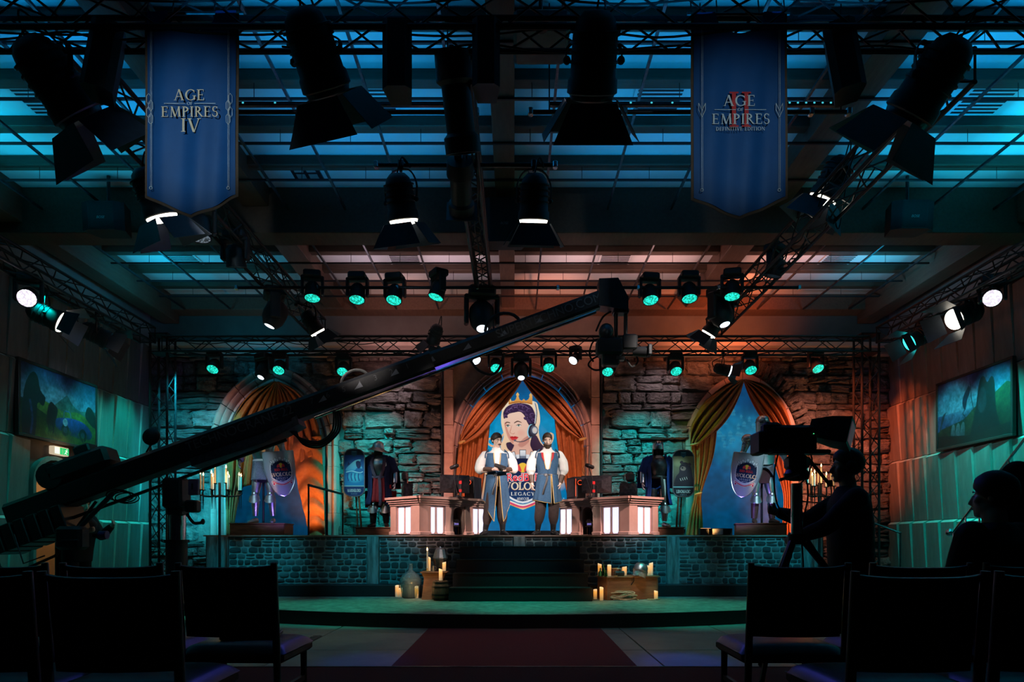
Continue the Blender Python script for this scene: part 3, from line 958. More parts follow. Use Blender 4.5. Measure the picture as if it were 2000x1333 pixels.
# ---- ceiling
ZC, ZS = 6.50, 6.37
ce = struct(MB().box(XL - 0.3, XR + 0.3, 3.2, YB + 0.4, ZC, ZC + 0.25).build('ceiling', 'plaster'), 'white coffered ceiling washed blue with dark wooden slat beams', 'ceiling')
bm = MB().cbox((0.1, 0, 0), (16.6, 0.17, 0.13), ch=0.006).mesh('slat_beam')
for y in (4.30, 5.17, 6.04, 6.91, 7.80, 8.67, 9.56, 11.6, 12.45, 13.30, 14.14):
    o = link('slat_beam', bm, 'beam', ce)
    o.location = (0, y + 0.085, ZC - 0.065)
    o.name = 'slat_beam'
MB().cbox((0.1, 10.655, 6.15), (16.6, 0.45, 0.70), ch=0.01).build('cross_girder', 'girder', ce)
MB().cbox((0.1, 15.22, 6.33), (16.6, 0.54, 0.34), ch=0.01).build('end_girder', 'girder', ce)
MB().cbox((0.1, 15.19, 6.19), (16.6, 0.36, 0.05), ch=0.005).build('end_moulding', 'girder', ce)
for x, w in ((-0.14, 0.28), (-3.95, 0.40), (3.95, 0.40)):
    for y0, y1 in ((3.4, 10.42), (10.89, 14.94)):
        MB().cbox((x, (y0 + y1) / 2, 6.35), (w, y1 - y0, 0.30), ch=0.008).build('long_girder', 'girder', ce)
for x in (-7.70, 7.86):
    MB().cbox((x, 9.3, 6.23), (0.36, 12.0, 0.54), ch=0.01).build('edge_girder', 'girder', ce)
# thin hung rails under the slats
lr = MB().cbox((0, 0, 0), (0.03, 7.0, 0.03)).mesh('hung_rail')
lr2 = MB().cbox((0, 0, 0), (0.03, 3.95, 0.03)).mesh('hung_rail')
xs = [-7.2, -6.2, -5.2, -4.55, -3.45, -2.58, -1.66, -0.72, 0.46, 1.42, 2.38, 3.34, 4.6, 5.3, 6.3, 7.3]
for x in xs:
    for me, y in ((lr, 6.9), (lr2, 12.92)):
        o = link('hung_rail', me, 'gunmetal', ce)
        o.location = (x, y, 6.15)
cr = MB().cbox((0.1, 0, 0), (15.0, 0.03, 0.025)).mesh('cross_rail')
for y in (5.22, 6.09, 6.97, 7.86, 8.74, 9.63, 11.66, 12.52, 13.38, 14.22):
    o = link('cross_rail', cr, 'black', ce)
    o.location = (0, y, 6.185)
wires = MB()
for y in (6.09, 6.97, 7.86, 8.74, 9.63, 12.52, 13.38, 14.22):
    for x in (-6.7, -5.6, -4.7, -3.0, -2.1, -1.2, 0.2, 0.95, 1.9, 2.9, 4.8, 5.8, 6.8):
        wires.cyl((x, y, 6.18), (x, y, ZC), 0.004, n=4)
wires.build('hanger_wires', 'black', ce, label='thin hanger wires between rails and ceiling')
# ventilation grilles let into the ceiling
def grille(x, y):
    g = link('ceiling_grille', grille.me, 'plaster', ce)
    g.location = (x, y, ZC - 0.012)
    for k in range(8):
        s = link('louvre', grille.sl, 'black', g)
        s.location = (0, -0.245 + k * 0.07, -0.008)
grille.me = MB().cbox((0, 0, 0), (0.62, 0.62, 0.02), ch=0.004).mesh('ceiling_grille')
grille.sl = MB().cbox((0, 0, 0), (0.54, 0.034, 0.012)).mesh('louvre')
for x in (-5.75, -1.75, 1.75, 5.75):
    grille(x, 8.33)
for x in (-6.35, -2.10, 1.92, 6.2):
    grille(x, 13.06)
# recessed square lamps, switched off
for x, y in ((-3.05, 9.98), (3.0, 6.65)):
    g = MB().cbox((0, 0, 0), (0.42, 0.42, 0.03), ch=0.004).build('recessed_lamp_frame', 'gunmetal', ce)
    g.location = (x, y, ZC - 0.015)
    for dx in (-0.09, 0.09):
        for dy in (-0.09, 0.09):
            q = MB().cbox((dx, dy, -0.012), (0.13, 0.13, 0.012)).build('louvre_cell', 'plaster2', g)

# ---- side walls with tiers of leaning wooden panels
TIERS = (0.03, 1.51, 2.85, 4.11, 5.48)


def wedge(s, w, h):
    """panel leaning out at its top and towards the seats, with a sloped top edge; s = +1 right wall, -1 left wall"""
    a, b, c = w / 2, h / 2, 0.05
    p = [(-a, 0, -b), (-a, 0.03, -b), (a, 0.02, -b), (a, 0, -b), (-a, 0.125, b - c), (a, 0.075, b - c), (-a, 0.035, b), (a, 0.004, b), (-a, 0, b), (a, 0, b)]
    v = [(-s * d, y, z) for y, d, z in p]
    f = [(0, 1, 2, 3), (1, 4, 5, 2), (4, 6, 7, 5), (6, 8, 9, 7), (0, 8, 6, 4, 1), (3, 2, 5, 7, 9), (0, 3, 9, 8)]
    if s > 0:
        f = [q[::-1] for q in f]
    me = MB().add(v, f).mesh('panel', 0)
    me.materials.append(M['panelw'])
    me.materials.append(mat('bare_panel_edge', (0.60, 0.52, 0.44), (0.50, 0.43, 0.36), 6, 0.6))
    me.polygons[2].material_index = 1  # top and near edge faces coloured pale to stand for light on them
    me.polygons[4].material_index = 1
    return me


wl_poly = None
DY0, DY1, DZS, DZT = 11.62, 12.62, 2.05, 2.52     # arched doorway in the left wall
arch = [(DY1, 0.0), (DY1, DZS)] + [((DY0 + DY1) / 2 + (DY1 - DY0) / 2 * math.cos(R(a)), DZS + (DZT - DZS) * math.sin(R(a))) for a in range(15, 166, 15)] + [(DY0, DZS), (DY0, 0.0)]
poly = [(YB + 0.3, 0.0), (YB + 0.3, 6.6), (3.2, 6.6), (3.2, 0.0)]
ring = [(y, z) for y, z in (arch[::-1] + poly)]
vv = [(XL, y, z) for y, z in ring] + [(XL - 0.25, y, z) for y, z in ring]
k = len(ring)
ff = [tuple(range(k - 1, -1, -1)), tuple(range(k, 2 * k))] + [(i, (i + 1) % k, k + (i + 1) % k, k + i) for i in range(k)]
wl = struct(MB().add(vv, ff).build('wall_left', 'wallback', smooth=0), 'left wall clad in leaning wooden panels around an arched doorway', 'wall')
wr = struct(MB().box(XR, XR + 0.25, 3.2, YB + 0.3, 0.0, 6.6).build('wall_right', 'wallback'), 'right wall clad in leaning wooden panels', 'wall')
for s, X, wall in ((-1, XL, wl), (1, XR, wr)):
    MB().box(X - s * 0.001, X - s * 0.03, 3.2, YB, 5.62, 6.5).build('plaster_frieze', 'plaster2', wall)
    MB().box(X, X - s * 0.10, 3.2, YB, 5.49, 5.54).build('top_ledge', 'panelw', wall)
    for t in range(4):
        h = TIERS[t + 1] - TIERS[t] - 0.012
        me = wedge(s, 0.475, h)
        for i in range(24):
            y = 15.16 - 0.485 * i
            if s < 0 and t < 2 and DY0 - 0.25 < y < DY1 + 0.25:
                continue
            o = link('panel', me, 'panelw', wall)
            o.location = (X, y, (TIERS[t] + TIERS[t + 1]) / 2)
    for t in (1, 2, 3):
        MB().box(X, X - s * 0.022, 3.4, YB, TIERS[t] - 0.006, TIERS[t] + 0.006).build('rail', 'wallback', wall)
# doorway: plaster reveal and passage behind
dr = struct(MB().box(XL - 1.9, XL - 1.85, DY0 - 1.2, DY1 + 1.2, 0, 3.0).build('wall_passage', mat('ochre_plaster', (0.62, 0.47, 0.30), (0.55, 0.41, 0.26), 4, 0.9)), 'ochre passage wall seen through the arched doorway', 'wall')
MB().box(XL - 1.9, XL - 0.25, DY1 + 1.15, DY1 + 1.2, 0, 3.0).build('return_wall', MATS['ochre_plaster'], dr)
MB().box(XL - 1.9, XL - 0.25, DY0 - 1.2, DY1 + 1.2, -0.05, 0.0).build('passage_floor', 'slab', dr)
MB().box(XL - 1.9, XL - 0.25, DY0 - 1.2, DY1 + 1.2, 2.95, 3.0).build('passage_ceiling', MATS['ochre_plaster'], dr)
point('passage_lamp', (XL - 1.0, 12.6, 2.75), 26, (1.0, 0.62, 0.30), 0.1)
arc_ring = [[(XL + 0.10, y, z), (XL + 0.10, y2, z2), (XL - 0.26, y2, z2), (XL - 0.26, y, z)] for (y, z), (y2, z2) in
            [((c[0], c[1]), ((c[0] - 12.12) * 1.14 + 12.12, c[1] + (0.07 if c[1] > 2.04 else 0))) for c in arch]]
dt = struct(MB().loft(arc_ring, True).build('door_1', 'panelw', smooth=30), 'arched timber door lining in the left wall', 'door')
# exit sign over the doorway
ex = thing('exit_sign', 'small lit green and white exit sign above the arched doorway', 'sign', (XL + 0.005, 12.25, 2.70))
MB().cbox((0.06, 0, 0), (0.10, 0.40, 0.15), ch=0.01).build('case', emit('exit_case_light', (1.0, 0.80, 0.55), 0.55), ex)
for y0, y1, c in ((-0.19, -0.06, 'exit_white'), (-0.05, 0.02, 'exit_green'), (0.03, 0.19, 'exit_green')):
    MB().box(0.111, 0.114, y0, y1, -0.06, 0.06).build('sign_face', emit(c, (0.9, 1.0, 0.85) if c == 'exit_white' else (0.02, 0.55, 0.16), 0.9), ex)
rm = MB()   # running figure
rm.ball((0.117, 0.13, 0.035), (0.002, 0.013, 0.013), 8, 4)
for a, b in (((0.13, 0.02), (0.10, -0.015)), ((0.10, -0.015), (0.13, -0.05)), ((0.10, -0.015), (0.07, -0.045)), ((0.12, 0.01), (0.15, -0.005)), ((0.12, 0.01), (0.085, 0.02))):
    rm.tube([(0.117, a[0], a[1]), (0.117, b[0], b[1])], 0.006, 5)
rm.build('pictogram', emit('exit_white', (0.9, 1.0, 0.85), 0.9), ex)
for pz in ((-0.025, 0.0), (-0.025, 0.0)):
    pass
point('exit_lamp', (XL + 0.30, 12.25, 2.78), 1.6, (1.0, 0.55, 0.22), 0.04)

# ---- rough stone wall behind the stage, with three pointed arches
wb = struct(MB().box(XL - 0.3, XR + 0.3, YB, YB + 0.3, 0.0, 6.6).build('wall_back', 'mortar'), 'rough stone end wall with three pointed arches behind the stage', 'wall')
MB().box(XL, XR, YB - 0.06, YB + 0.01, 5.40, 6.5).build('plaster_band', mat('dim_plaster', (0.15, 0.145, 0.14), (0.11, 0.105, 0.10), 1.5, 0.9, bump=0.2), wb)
SY = 15.3
px = SY / F
corn = [(YB, 5.22), (YB - 0.16, 5.22), (YB - 0.20, 5.26), (YB - 0.20, 5.30), (YB - 0.10, 5.33), (YB - 0.10, 5.40), (YB - 0.24, 5.44), (YB - 0.26, 5.52), (YB, 5.54)]
cm = MB()
cm.loft([[(x, y, z) for y, z in corn] for x in (XL, XR)], True)
cm.build('cornice', mat('pale_cornice', (0.60, 0.50, 0.46), (0.50, 0.42, 0.38), 3, 0.8), wb, smooth=20)

ARCH = {}
for nm, cxp, ap, ysp, yap, wid in (('left', 537, 91, 872, 748, 0.38), ('mid', 1020, 117, 872, 727, 0.26), ('right', 1450, 92, 872, 744, 0.22)):
    a = ap * px
    zs = EYE + (HY - ysp) * px
    H = (ysp - yap) * px
    ARCH[nm] = dict(cx=(cxp - CX) * px, a=a, zs=zs, H=H, r=(a * a + H * H) / (2 * a), w=wid)


def arch_pt(A, o, t):
    """point on the pointed arch pushed out by o; t runs 0 (left spring) .. 1 (right spring)"""
    r, a = A['r'] + o, A['a']
    s = 1 if t <= 0.5 else -1
    u = t * 2 if t <= 0.5 else (1 - t) * 2
    c = A['r'] - a
    amax = math.acos(max(-1, min(1, c / r)))
    ang = PI - u * amax if False else amax * u
    x = c - r * math.cos(ang)
    z = A['zs'] + r * math.sin(ang)
    return A['cx'] + s * x, z


def in_arch(X, Z, o):
    for A in ARCH.values():
        if Z < A['zs']:
            if abs(X - A['cx']) < A['a'] + o:
                return True
        else:
            c = A['r'] - A['a']
            if abs(X - A['cx']) < 10 and (abs(X - A['cx']) + c) ** 2 + (Z - A['zs']) ** 2 < (A['r'] + o) ** 2:
                return True
    return False


PROF = {'left': [(0, 0), (0, 0.14), (0.03, 0.2), (0.08, 0.19), (0.11, 0.12), (0.13, 0.22), (0.18, 0.27), (0.23, 0.22), (0.25, 0.14), (0.27, 0.24), (0.32, 0.29), (0.37, 0.25), (0.38, 0.0)],
        'mid': [(0, 0), (0, 0.10), (0.02, 0.16), (0.045, 0.10), (0.06, 0.10), (0.08, 0.20), (0.11, 0.12), (0.13, 0.13), (0.15, 0.25), (0.18, 0.17), (0.20, 0.20), (0.23, 0.26), (0.26, 0.22), (0.26, 0.0)],
        'right': [(0, 0), (0, 0.10), (0.05, 0.16), (0.12, 0.17), (0.20, 0.14), (0.22, 0.0)]}
M['moulding'] = mat('arch_sandstone', (0.52, 0.33, 0.28), (0.42, 0.26, 0.22), 5, 0.75, bump=0.2, bscale=14)
for nm, A in ARCH.items():
    am = bpy.data.objects.new('arch_moulding', None)
    COL.objects.link(am)
    am.parent = wb
    am['label'] = {'left': 'rolled pink sandstone arch around the left curtained niche', 'mid': 'finely rolled sandstone arch around the central lit screen', 'right': 'plain narrow stone arch around the right curtained niche'}[nm]
    pr = PROF[nm]
    nseg = 10
    for k in range(nseg):
        t0, t1 = k / nseg + 0.002, (k + 1) / nseg - 0.002
        rings = []
        for q in range(6):
            t = t0 + (t1 - t0) * q / 5
            ring_ = []
            for o_, d in pr:
                x, z = arch_pt(A, o_, t)
                ring_.append((x, YB + 0.02 - d * 1.15, z))
            rings.append(ring_)
        MB().loft(rings, True).build('voussoir', 'moulding', am, smooth=50)
    for s in (-1, 1):
        z = STZ
        while z < A['zs'] - 0.05:
            z1 = min(z + 0.52, A['zs'])
            MB().loft([[(A['cx'] + s * (A['a'] + o_), YB + 0.02 - d * 1.15, zz) for o_, d in pr] for zz in (z + 0.003, z1 - 0.003)], True).build('jamb_stone', 'moulding', am, smooth=50)
            z = z1
# dressed strips beside the central arch and smooth spandrel
for x0, x1 in ((868, 886), (1154, 1170)):
    X0, X1 = (x0 - CX) * px, (x1 - CX) * px
    z = STZ
    k = 0
    while z < 5.2:
        z1 = min(z + 0.62, 5.22)
        MB().cbox(((X0 + X1) / 2, YB - 0.13, (z + z1) / 2), (X1 - X0, 0.30, z1 - z - 0.006), ch=0.012).build('dressed_block', 'ashlar', wb)
        z = z1
    for dx in (X0 - 0.05, X0 - 0.005) if x0 < 1000 else (X1 + 0.05, X1 + 0.005):
        MB().cyl((dx, YB - 0.20, STZ), (dx, YB - 0.20, 5.2), 0.022, n=6).build('corner_conduit', 'gunmetal', wb)
MB().box((869 - CX) * px, (1169 - CX) * px, YB - 0.05, YB + 0.01, 3.2, 5.25).build('spandrel_plaster', mat('brown_plaster', (0.22, 0.16, 0.13), (0.14, 0.10, 0.085), 5, 0.9, bump=0.6, bscale=16), wb)

def crag_mesh(seed):
    """broken-faced block: unit size, coarse and fine chips on its face"""
    rg_ = random.Random(seed)
    nx, nz = 13, 10
    w, h = nx + 1, nz + 1
    grids = []
    for cells, amp_ in ((2, 0.34), (4, 0.26), (8, 0.16)):
        grids.append((cells, amp_, [[rg_.random() for _ in range(cells + 2)] for _ in range(cells + 2)]))
    v = []
    for j in range(h):
        for i in range(w):
            u, t = i / nx, j / nz
            d = 0.42
            for cells, amp_, g in grids:
                x, y = u * cells, t * cells
                a0, b0 = int(x), int(y)
                fx, fy = x - a0, y - b0
                q = g[b0][a0] * (1 - fx) * (1 - fy) + g[b0][a0 + 1] * fx * (1 - fy) + g[b0 + 1][a0] * (1 - fx) * fy + g[b0 + 1][a0 + 1] * fx * fy
                d += amp_ * q
            d = round(d * 5 + rg_.uniform(-0.25, 0.25)) / 5 * 0.55 + d * 0.45
            edge = min(u, 1 - u, t, 1 - t)
            if edge < 0.001:
                d *= 0.30
            elif edge < 0.1:
                d *= 0.80
            wob = 0.06 if edge < 0.001 else 0.02
            v.append((u - 0.5 + rg_.uniform(-wob, wob), -d, t - 0.5 + rg_.uniform(-wob, wob)))
    o = len(v)
    f = [(j * w + i, j * w + i + 1, (j + 1) * w + i + 1, (j + 1) * w + i) for j in range(nz) for i in range(nx)]
    rim = [i for i in range(w)] + [j * w + nx for j in range(1, h)] + [nz * w + i for i in range(nx - 1, -1, -1)] + [j * w for j in range(nz - 1, 0, -1)]
    for q in rim:
        v.append((v[q][0], 0.0, v[q][2]))
    k = len(rim)
    for q in range(k):
        f.append((rim[(q + 1) % k], rim[q], o + q, o + (q + 1) % k))
    me = bpy.data.meshes.new('stone')
    me.from_pydata(v, [], f)
    me.polygons.foreach_set('use_smooth', [True] * len(f))
    try:
        me.set_sharp_from_angle(angle=R(35))
    except Exception:
        pass
    return me


stm = [crag_mesh(300 + i) for i in range(16)]
stmB = [m.copy() for m in stm]
for m in stm:
    m.materials.append(M['stone'])
for m in stmB:
    m.materials.append(M['stone2'])
rg = random.Random(21)
XA, XBm = (864 - CX) * px, (1174 - CX) * px


def skip(q):
    x, z, w, h = q
    if XA < x < XBm or in_arch(x, z, 0.20 if x > 2 else 0.40):
        return True
    return z < 1.1 and abs(x) < 5.0


allst = rubble_wall(XL, XR, 0.1, 5.22, 0.12, 0.46, 0.20, 0.80, 0.006, rg, skip)
# stones cut to the edges of the smooth middle part
allst.sort(key=lambda q: -q[2] * q[3])
rest = MB()
for i, (x, z, w, h) in enumerate(allst):
    me = rg.choice(stmB if rg.random() < 0.35 else stm)
    d = rg.uniform(0.10, 0.26)
    ry = rg.uniform(-0.10, 0.10)
    if i < 300:
        o = bpy.data.objects.new('stone', me)
        COL.objects.link(o)
        o.parent = wb
        o.location = (x, YB + 0.005, z)
        o.scale = (w, d, h)
        o.rotation_euler = (0, ry, 0)
    else:
        rest.add([(x + v.co.x * w, YB + 0.005 + v.co.y * d, z + v.co.z * h) for v in me.vertices], [tuple(p.vertices) for p in me.polygons])
if rest.v:
    rest.build('small_stones', 'stone', wb, smooth=180)['kind'] = 'stuff'
# radiating relieving stones round the right arch
A = ARCH['right']
for k in range(15):
    t = 0.50 + 0.5 * (k + 0.5) / 15
    x0, z0 = arch_pt(A, 0.26, t)
    x1, z1 = arch_pt(A, 0.58, t)
    o = bpy.data.objects.new('relieving_stone', stm[k % 16])
    COL.objects.link(o)
    o.parent = wb
    o.location = ((x0 + x1) / 2, YB - 0.04, (z0 + z1) / 2)
    o.scale = (0.34, 0.16, 0.13)
    o.rotation_euler = (0, math.atan2(-(z1 - z0), x1 - x0), 0)
# ================================================================ rigging: trusses, pipes, lamps, speakers, banners
def truss(label, p0, p1, w=0.29, step=0.36, up=(0, 0, 1), cables=0, group='black lattice trusses'):
    p0, p1 = Vector(p0), Vector(p1)
    d = p1 - p0
    L = d.length
    t = d.normalized()
    u = Vector(up)
    u = (u - t * u.dot(t)).normalized()
    s = t.cross(u)
    r = thing('truss', label, 'truss', p0, 0, group)
    h = w / 2
    cs = [s * a * h + u * b * h for a, b in ((-1, -1), (1, -1), (1, 1), (-1, 1))]
    for c in cs:
        MB().cyl(c, c + t * L, 0.025, n=8).build('chord', 'truss', r)
    mb = MB()
    n = max(2, int(round(L / step)))
    for k in range(4):
        a, b = cs[k], cs[(k + 1) % 4]
        for i in range(n):
            q0, q1 = t * (L * i / n), t * (L * (i + 1) / n)
            if i % 2 == 0:
                mb.tube([a + q0, b + q1], 0.010, 5)
            else:
                mb.tube([b + q0, a + q1], 0.010, 5)
    for i in (0, n):
        q = t * (L * i / n)
        for k in range(4):
            mb.tube([cs[k] + q, cs[(k + 1) % 4] + q], 0.012, 5)
    lat = mb.build('lattice_bracing', 'truss', r)
    lat['kind'] = 'stuff'
    rr = random.Random(int(abs(p0.x * 31 + p0.y * 17 + p1.x * 7)))
    for q in range(cables):
        pts = []
        a = rr.uniform(0, 0.5) * L
        b = min(L, a + rr.uniform(0.25, 0.5) * L)
        m = 16
        off = s * rr.uniform(-h, h) + u * (rr.choice((-1, 1)) * h * 0.9)
        for i in range(m + 1):
            f = i / m
            pts.append(t * (a + (b - a) * f) + off + u * (-0.06 * abs(math.sin(f * PI * 4)) + rr.uniform(-0.012, 0.012)) + s * rr.uniform(-0.02, 0.02))
        MB().tube(smooth_line(pts, 3), 0.009, 5).build('cable', 'rubber', r)
    return r


truss('cross truss nearest the seats, above the two hanging banners', (-8.0, 5.8, 5.505), (8.2, 5.8, 5.505), cables=5)
truss('long truss on the left running from the banner to the stage', (-3.85, 6.0, 5.28), (-3.85, 13.35, 5.28), cables=6)
truss('long truss on the right running from the banner to the stage', (3.9, 6.0, 5.28), (3.9, 13.35, 5.28), cables=6)
truss('short-span middle truss running towards the central arch', (-0.5, 6.0, 5.24), (-0.5, 13.35, 5.24), 0.22, 0.28, cables=5)
truss('truss along the left panelled wall', (-7.15, 4.0, 5.10), (-7.15, 13.3, 5.10), cables=5)
truss('truss along the right panelled wall', (7.2, 4.0, 5.10), (7.2, 13.3, 5.10), cables=5)
truss('cross truss over the back of the stage', (-6.9, 13.5, 4.95), (6.95, 13.5, 4.95), cables=5)
truss('upright truss column left of the stage', (-6.98, 13.55, 0.0), (-6.98, 13.55, 4.80), 0.33, up=(0, 1, 0))
truss('upright truss column right of the stage', (6.98, 13.55, 0.0), (6.98, 13.55, 4.80), 0.33, up=(0, 1, 0))
for x, nm in ((-6.98, 'left'), (6.98, 'right')):
    r = thing('corner_block', 'black truss corner block on top of the %s column' % nm, 'truss corner', (x, 13.55, 4.80), 0, 'truss corner blocks')
    for c in ((-0.165, -0.165), (0.165, -0.165), (0.165, 0.165), (-0.165, 0.165)):
        MB().cyl((c[0], c[1], 0), (c[0], c[1], 0.36), 0.025, n=6).build('chord', 'truss', r)
    for z in (0.0, 0.36):
        MB().cbox((0, 0, z), (0.38, 0.38, 0.02)).build('plate', 'truss', r)
    q = MB()
    MB().box(-0.3, 0.3, -0.3, 0.3, -4.80, -4.76).build('base_plate', 'blackm', r) if False else None


def pipe(label, p0, p1, rad=0.025):
    r = thing('lighting_pipe', label, 'pipe', p0, 0, 'horizontal lighting pipes')
    d = Vector(p1) - Vector(p0)
    MB().cyl((0, 0, 0), d, rad, n=10).build('tube', 'truss', r)
    k = max(2, int(d.length / 1.2))
    for i in range(k + 1):
        c = d * (i / k)
        MB().cbox((c.x, 0, c.z), (0.05, 0.07, 0.07), ch=0.008).build('clamp', 'chrome', r)
    return r


pipe('long pipe across the middle trusses carrying seven teal lamps', (-4.4, 10.8, 5.10), (4.5, 10.8, 5.10))
pipe('short pipe under the middle truss carrying two lit fresnels', (-1.50, 7.4, 5.17), (0.44, 7.4, 5.17))
for nm, a, b, yy in (('left of the middle truss', -3.3, -0.38, 6.85), ('right of the middle truss', 0.16, 2.05, 6.85), ('beyond the right banner', 2.6, 3.35, 6.85)):
    r = pipe('thin pipe with a light batten %s' % nm, (a, yy, 5.40), (b, yy, 5.40), 0.022)
    MB().cbox(((b - a) / 2, 0.0, 0.075), ((b - a) * 0.8, 0.05, 0.04), ch=0.006).build('batten', 'gunmetal', r)
    for xx in ((b - a) * 0.1, (b - a) * 0.9):
        MB().cyl((xx, 0, 0), (xx, 0, 1.09), 0.008, n=5).build('drop_rod', 'blackm', r)
    for i in range(6):
        MB().ball(((b - a) * (0.2 + 0.11 * i), -0.026, 0.078), (0.012, 0.006, 0.010), 6, 4).build('led', emit('batten_led', (0.1, 0.85, 1.0), 0.6), r)
for x in (-3.3, -0.5, 2.05, 3.2):
    pass

LENS = {}


def lens_mat(kind):
    return {'teal': lambda: emit('teal_led_lens', (0.02, 0.95, 0.72), 1.6, 0.75, 36),
            'white': lambda: emit('white_led_lens', (0.95, 0.85, 1.0), 3.0, 0.7, 34),
            'spot': lambda: emit('white_spot_lens', (0.75, 0.88, 1.0), 3.0),
            'warm': lambda: emit('warm_fresnel_lens', (1.0, 0.90, 0.74), 5.0),
            'aqua': lambda: emit('aqua_fresnel_lens', (0.02, 0.85, 0.85), 5.0),
            'pink': lambda: emit('pale_led_lens', (0.35, 0.45, 0.55), 0.5, 0.9, 40),
            'off': lambda: M['gunmetal']}[kind]()


def aim(d):
    return Vector(d).normalized().to_track_quat('-Z', 'Y')


def child_at(parent, loc, quat, name, mb, material, label=None):
    me = mb.mesh(name)
    me.transform(Matrix.Translation(loc) @ quat.to_matrix().to_4x4())
    return link(name, me, material, parent, label)


def moving_head(lens, d, s, kind, label, hang, group='moving head lamps', small=False):
    """lens = centre of its glass, d = direction it points, hang = height of the pipe it is clamped to"""
    lens = Vector(lens)
    d = Vector(d).normalized()
    q = aim(d)
    piv = lens - d * 0.15 * s
    top = Vector((piv.x, piv.y, hang))
    r = thing('moving_head_lamp', label, 'stage light', top, 0, group)
    p = piv - top
    # local yaw so that the yoke's arms stand across the beam
    yaw = math.atan2(d.x, -d.y) if abs(d.x) + abs(d.y) > 0.05 else 0
    Y = Matrix.Translation(p) @ Matrix.Rotation(yaw, 4, 'Z')
    zb = 0.24 * s
    MB().cbox((0, 0, zb), (0.27 * s, 0.24 * s, 0.11 * s), Y, ch=0.02 * s).build('base', 'black', r)
    yk = MB()
    for sx in (-1, 1):
        yk.cbox((sx * 0.155 * s, 0, 0.07 * s), (0.045 * s, 0.11 * s, 0.30 * s), Y, ch=0.012 * s)
    yk.cbox((0, 0, 0.19 * s), (0.35 * s, 0.13 * s, 0.05 * s), Y, ch=0.012 * s)
    yk.build('yoke', 'black', r)
    top_b = p.z + zb + 0.055 * s
    if top_b < -0.01:
        MB().tube([(p.x, p.y, top_b - 0.01), (0, 0, 0)], 0.018, 8).build('clamp_stem', 'blackm', r)
    MB().cbox((0, 0, -0.01), (0.06, 0.07, 0.08), ch=0.01).build('clamp', 'gunmetal', r)
    if small:
        prof = [(0.02, 0.15), (0.09, 0.145), (0.125, 0.09), (0.13, 0.0), (0.12, -0.07), (0.085, -0.13), (0.07, -0.15), (0.058, -0.15), (0.055, -0.14)]
        lr_ = 0.056
    else:
        prof = [(0.02, 0.12), (0.08, 0.115), (0.115, 0.06), (0.12, -0.04), (0.125, -0.10), (0.13, -0.15), (0.118, -0.155), (0.116, -0.145)]
        lr_ = 0.116
    child_at(r, p, q, 'head', MB().lathe([(a * s, b * s) for a, b in prof], 20), 'black')
    child_at(r, p, q, 'lens', MB().lathe([(lr_ * s, -0.140 * s), (lr_ * s, -0.147 * s), (lr_ * 0.6 * s, -0.153 * s), (0.002, -0.155 * s)], 20), lens_mat(kind))
    return r


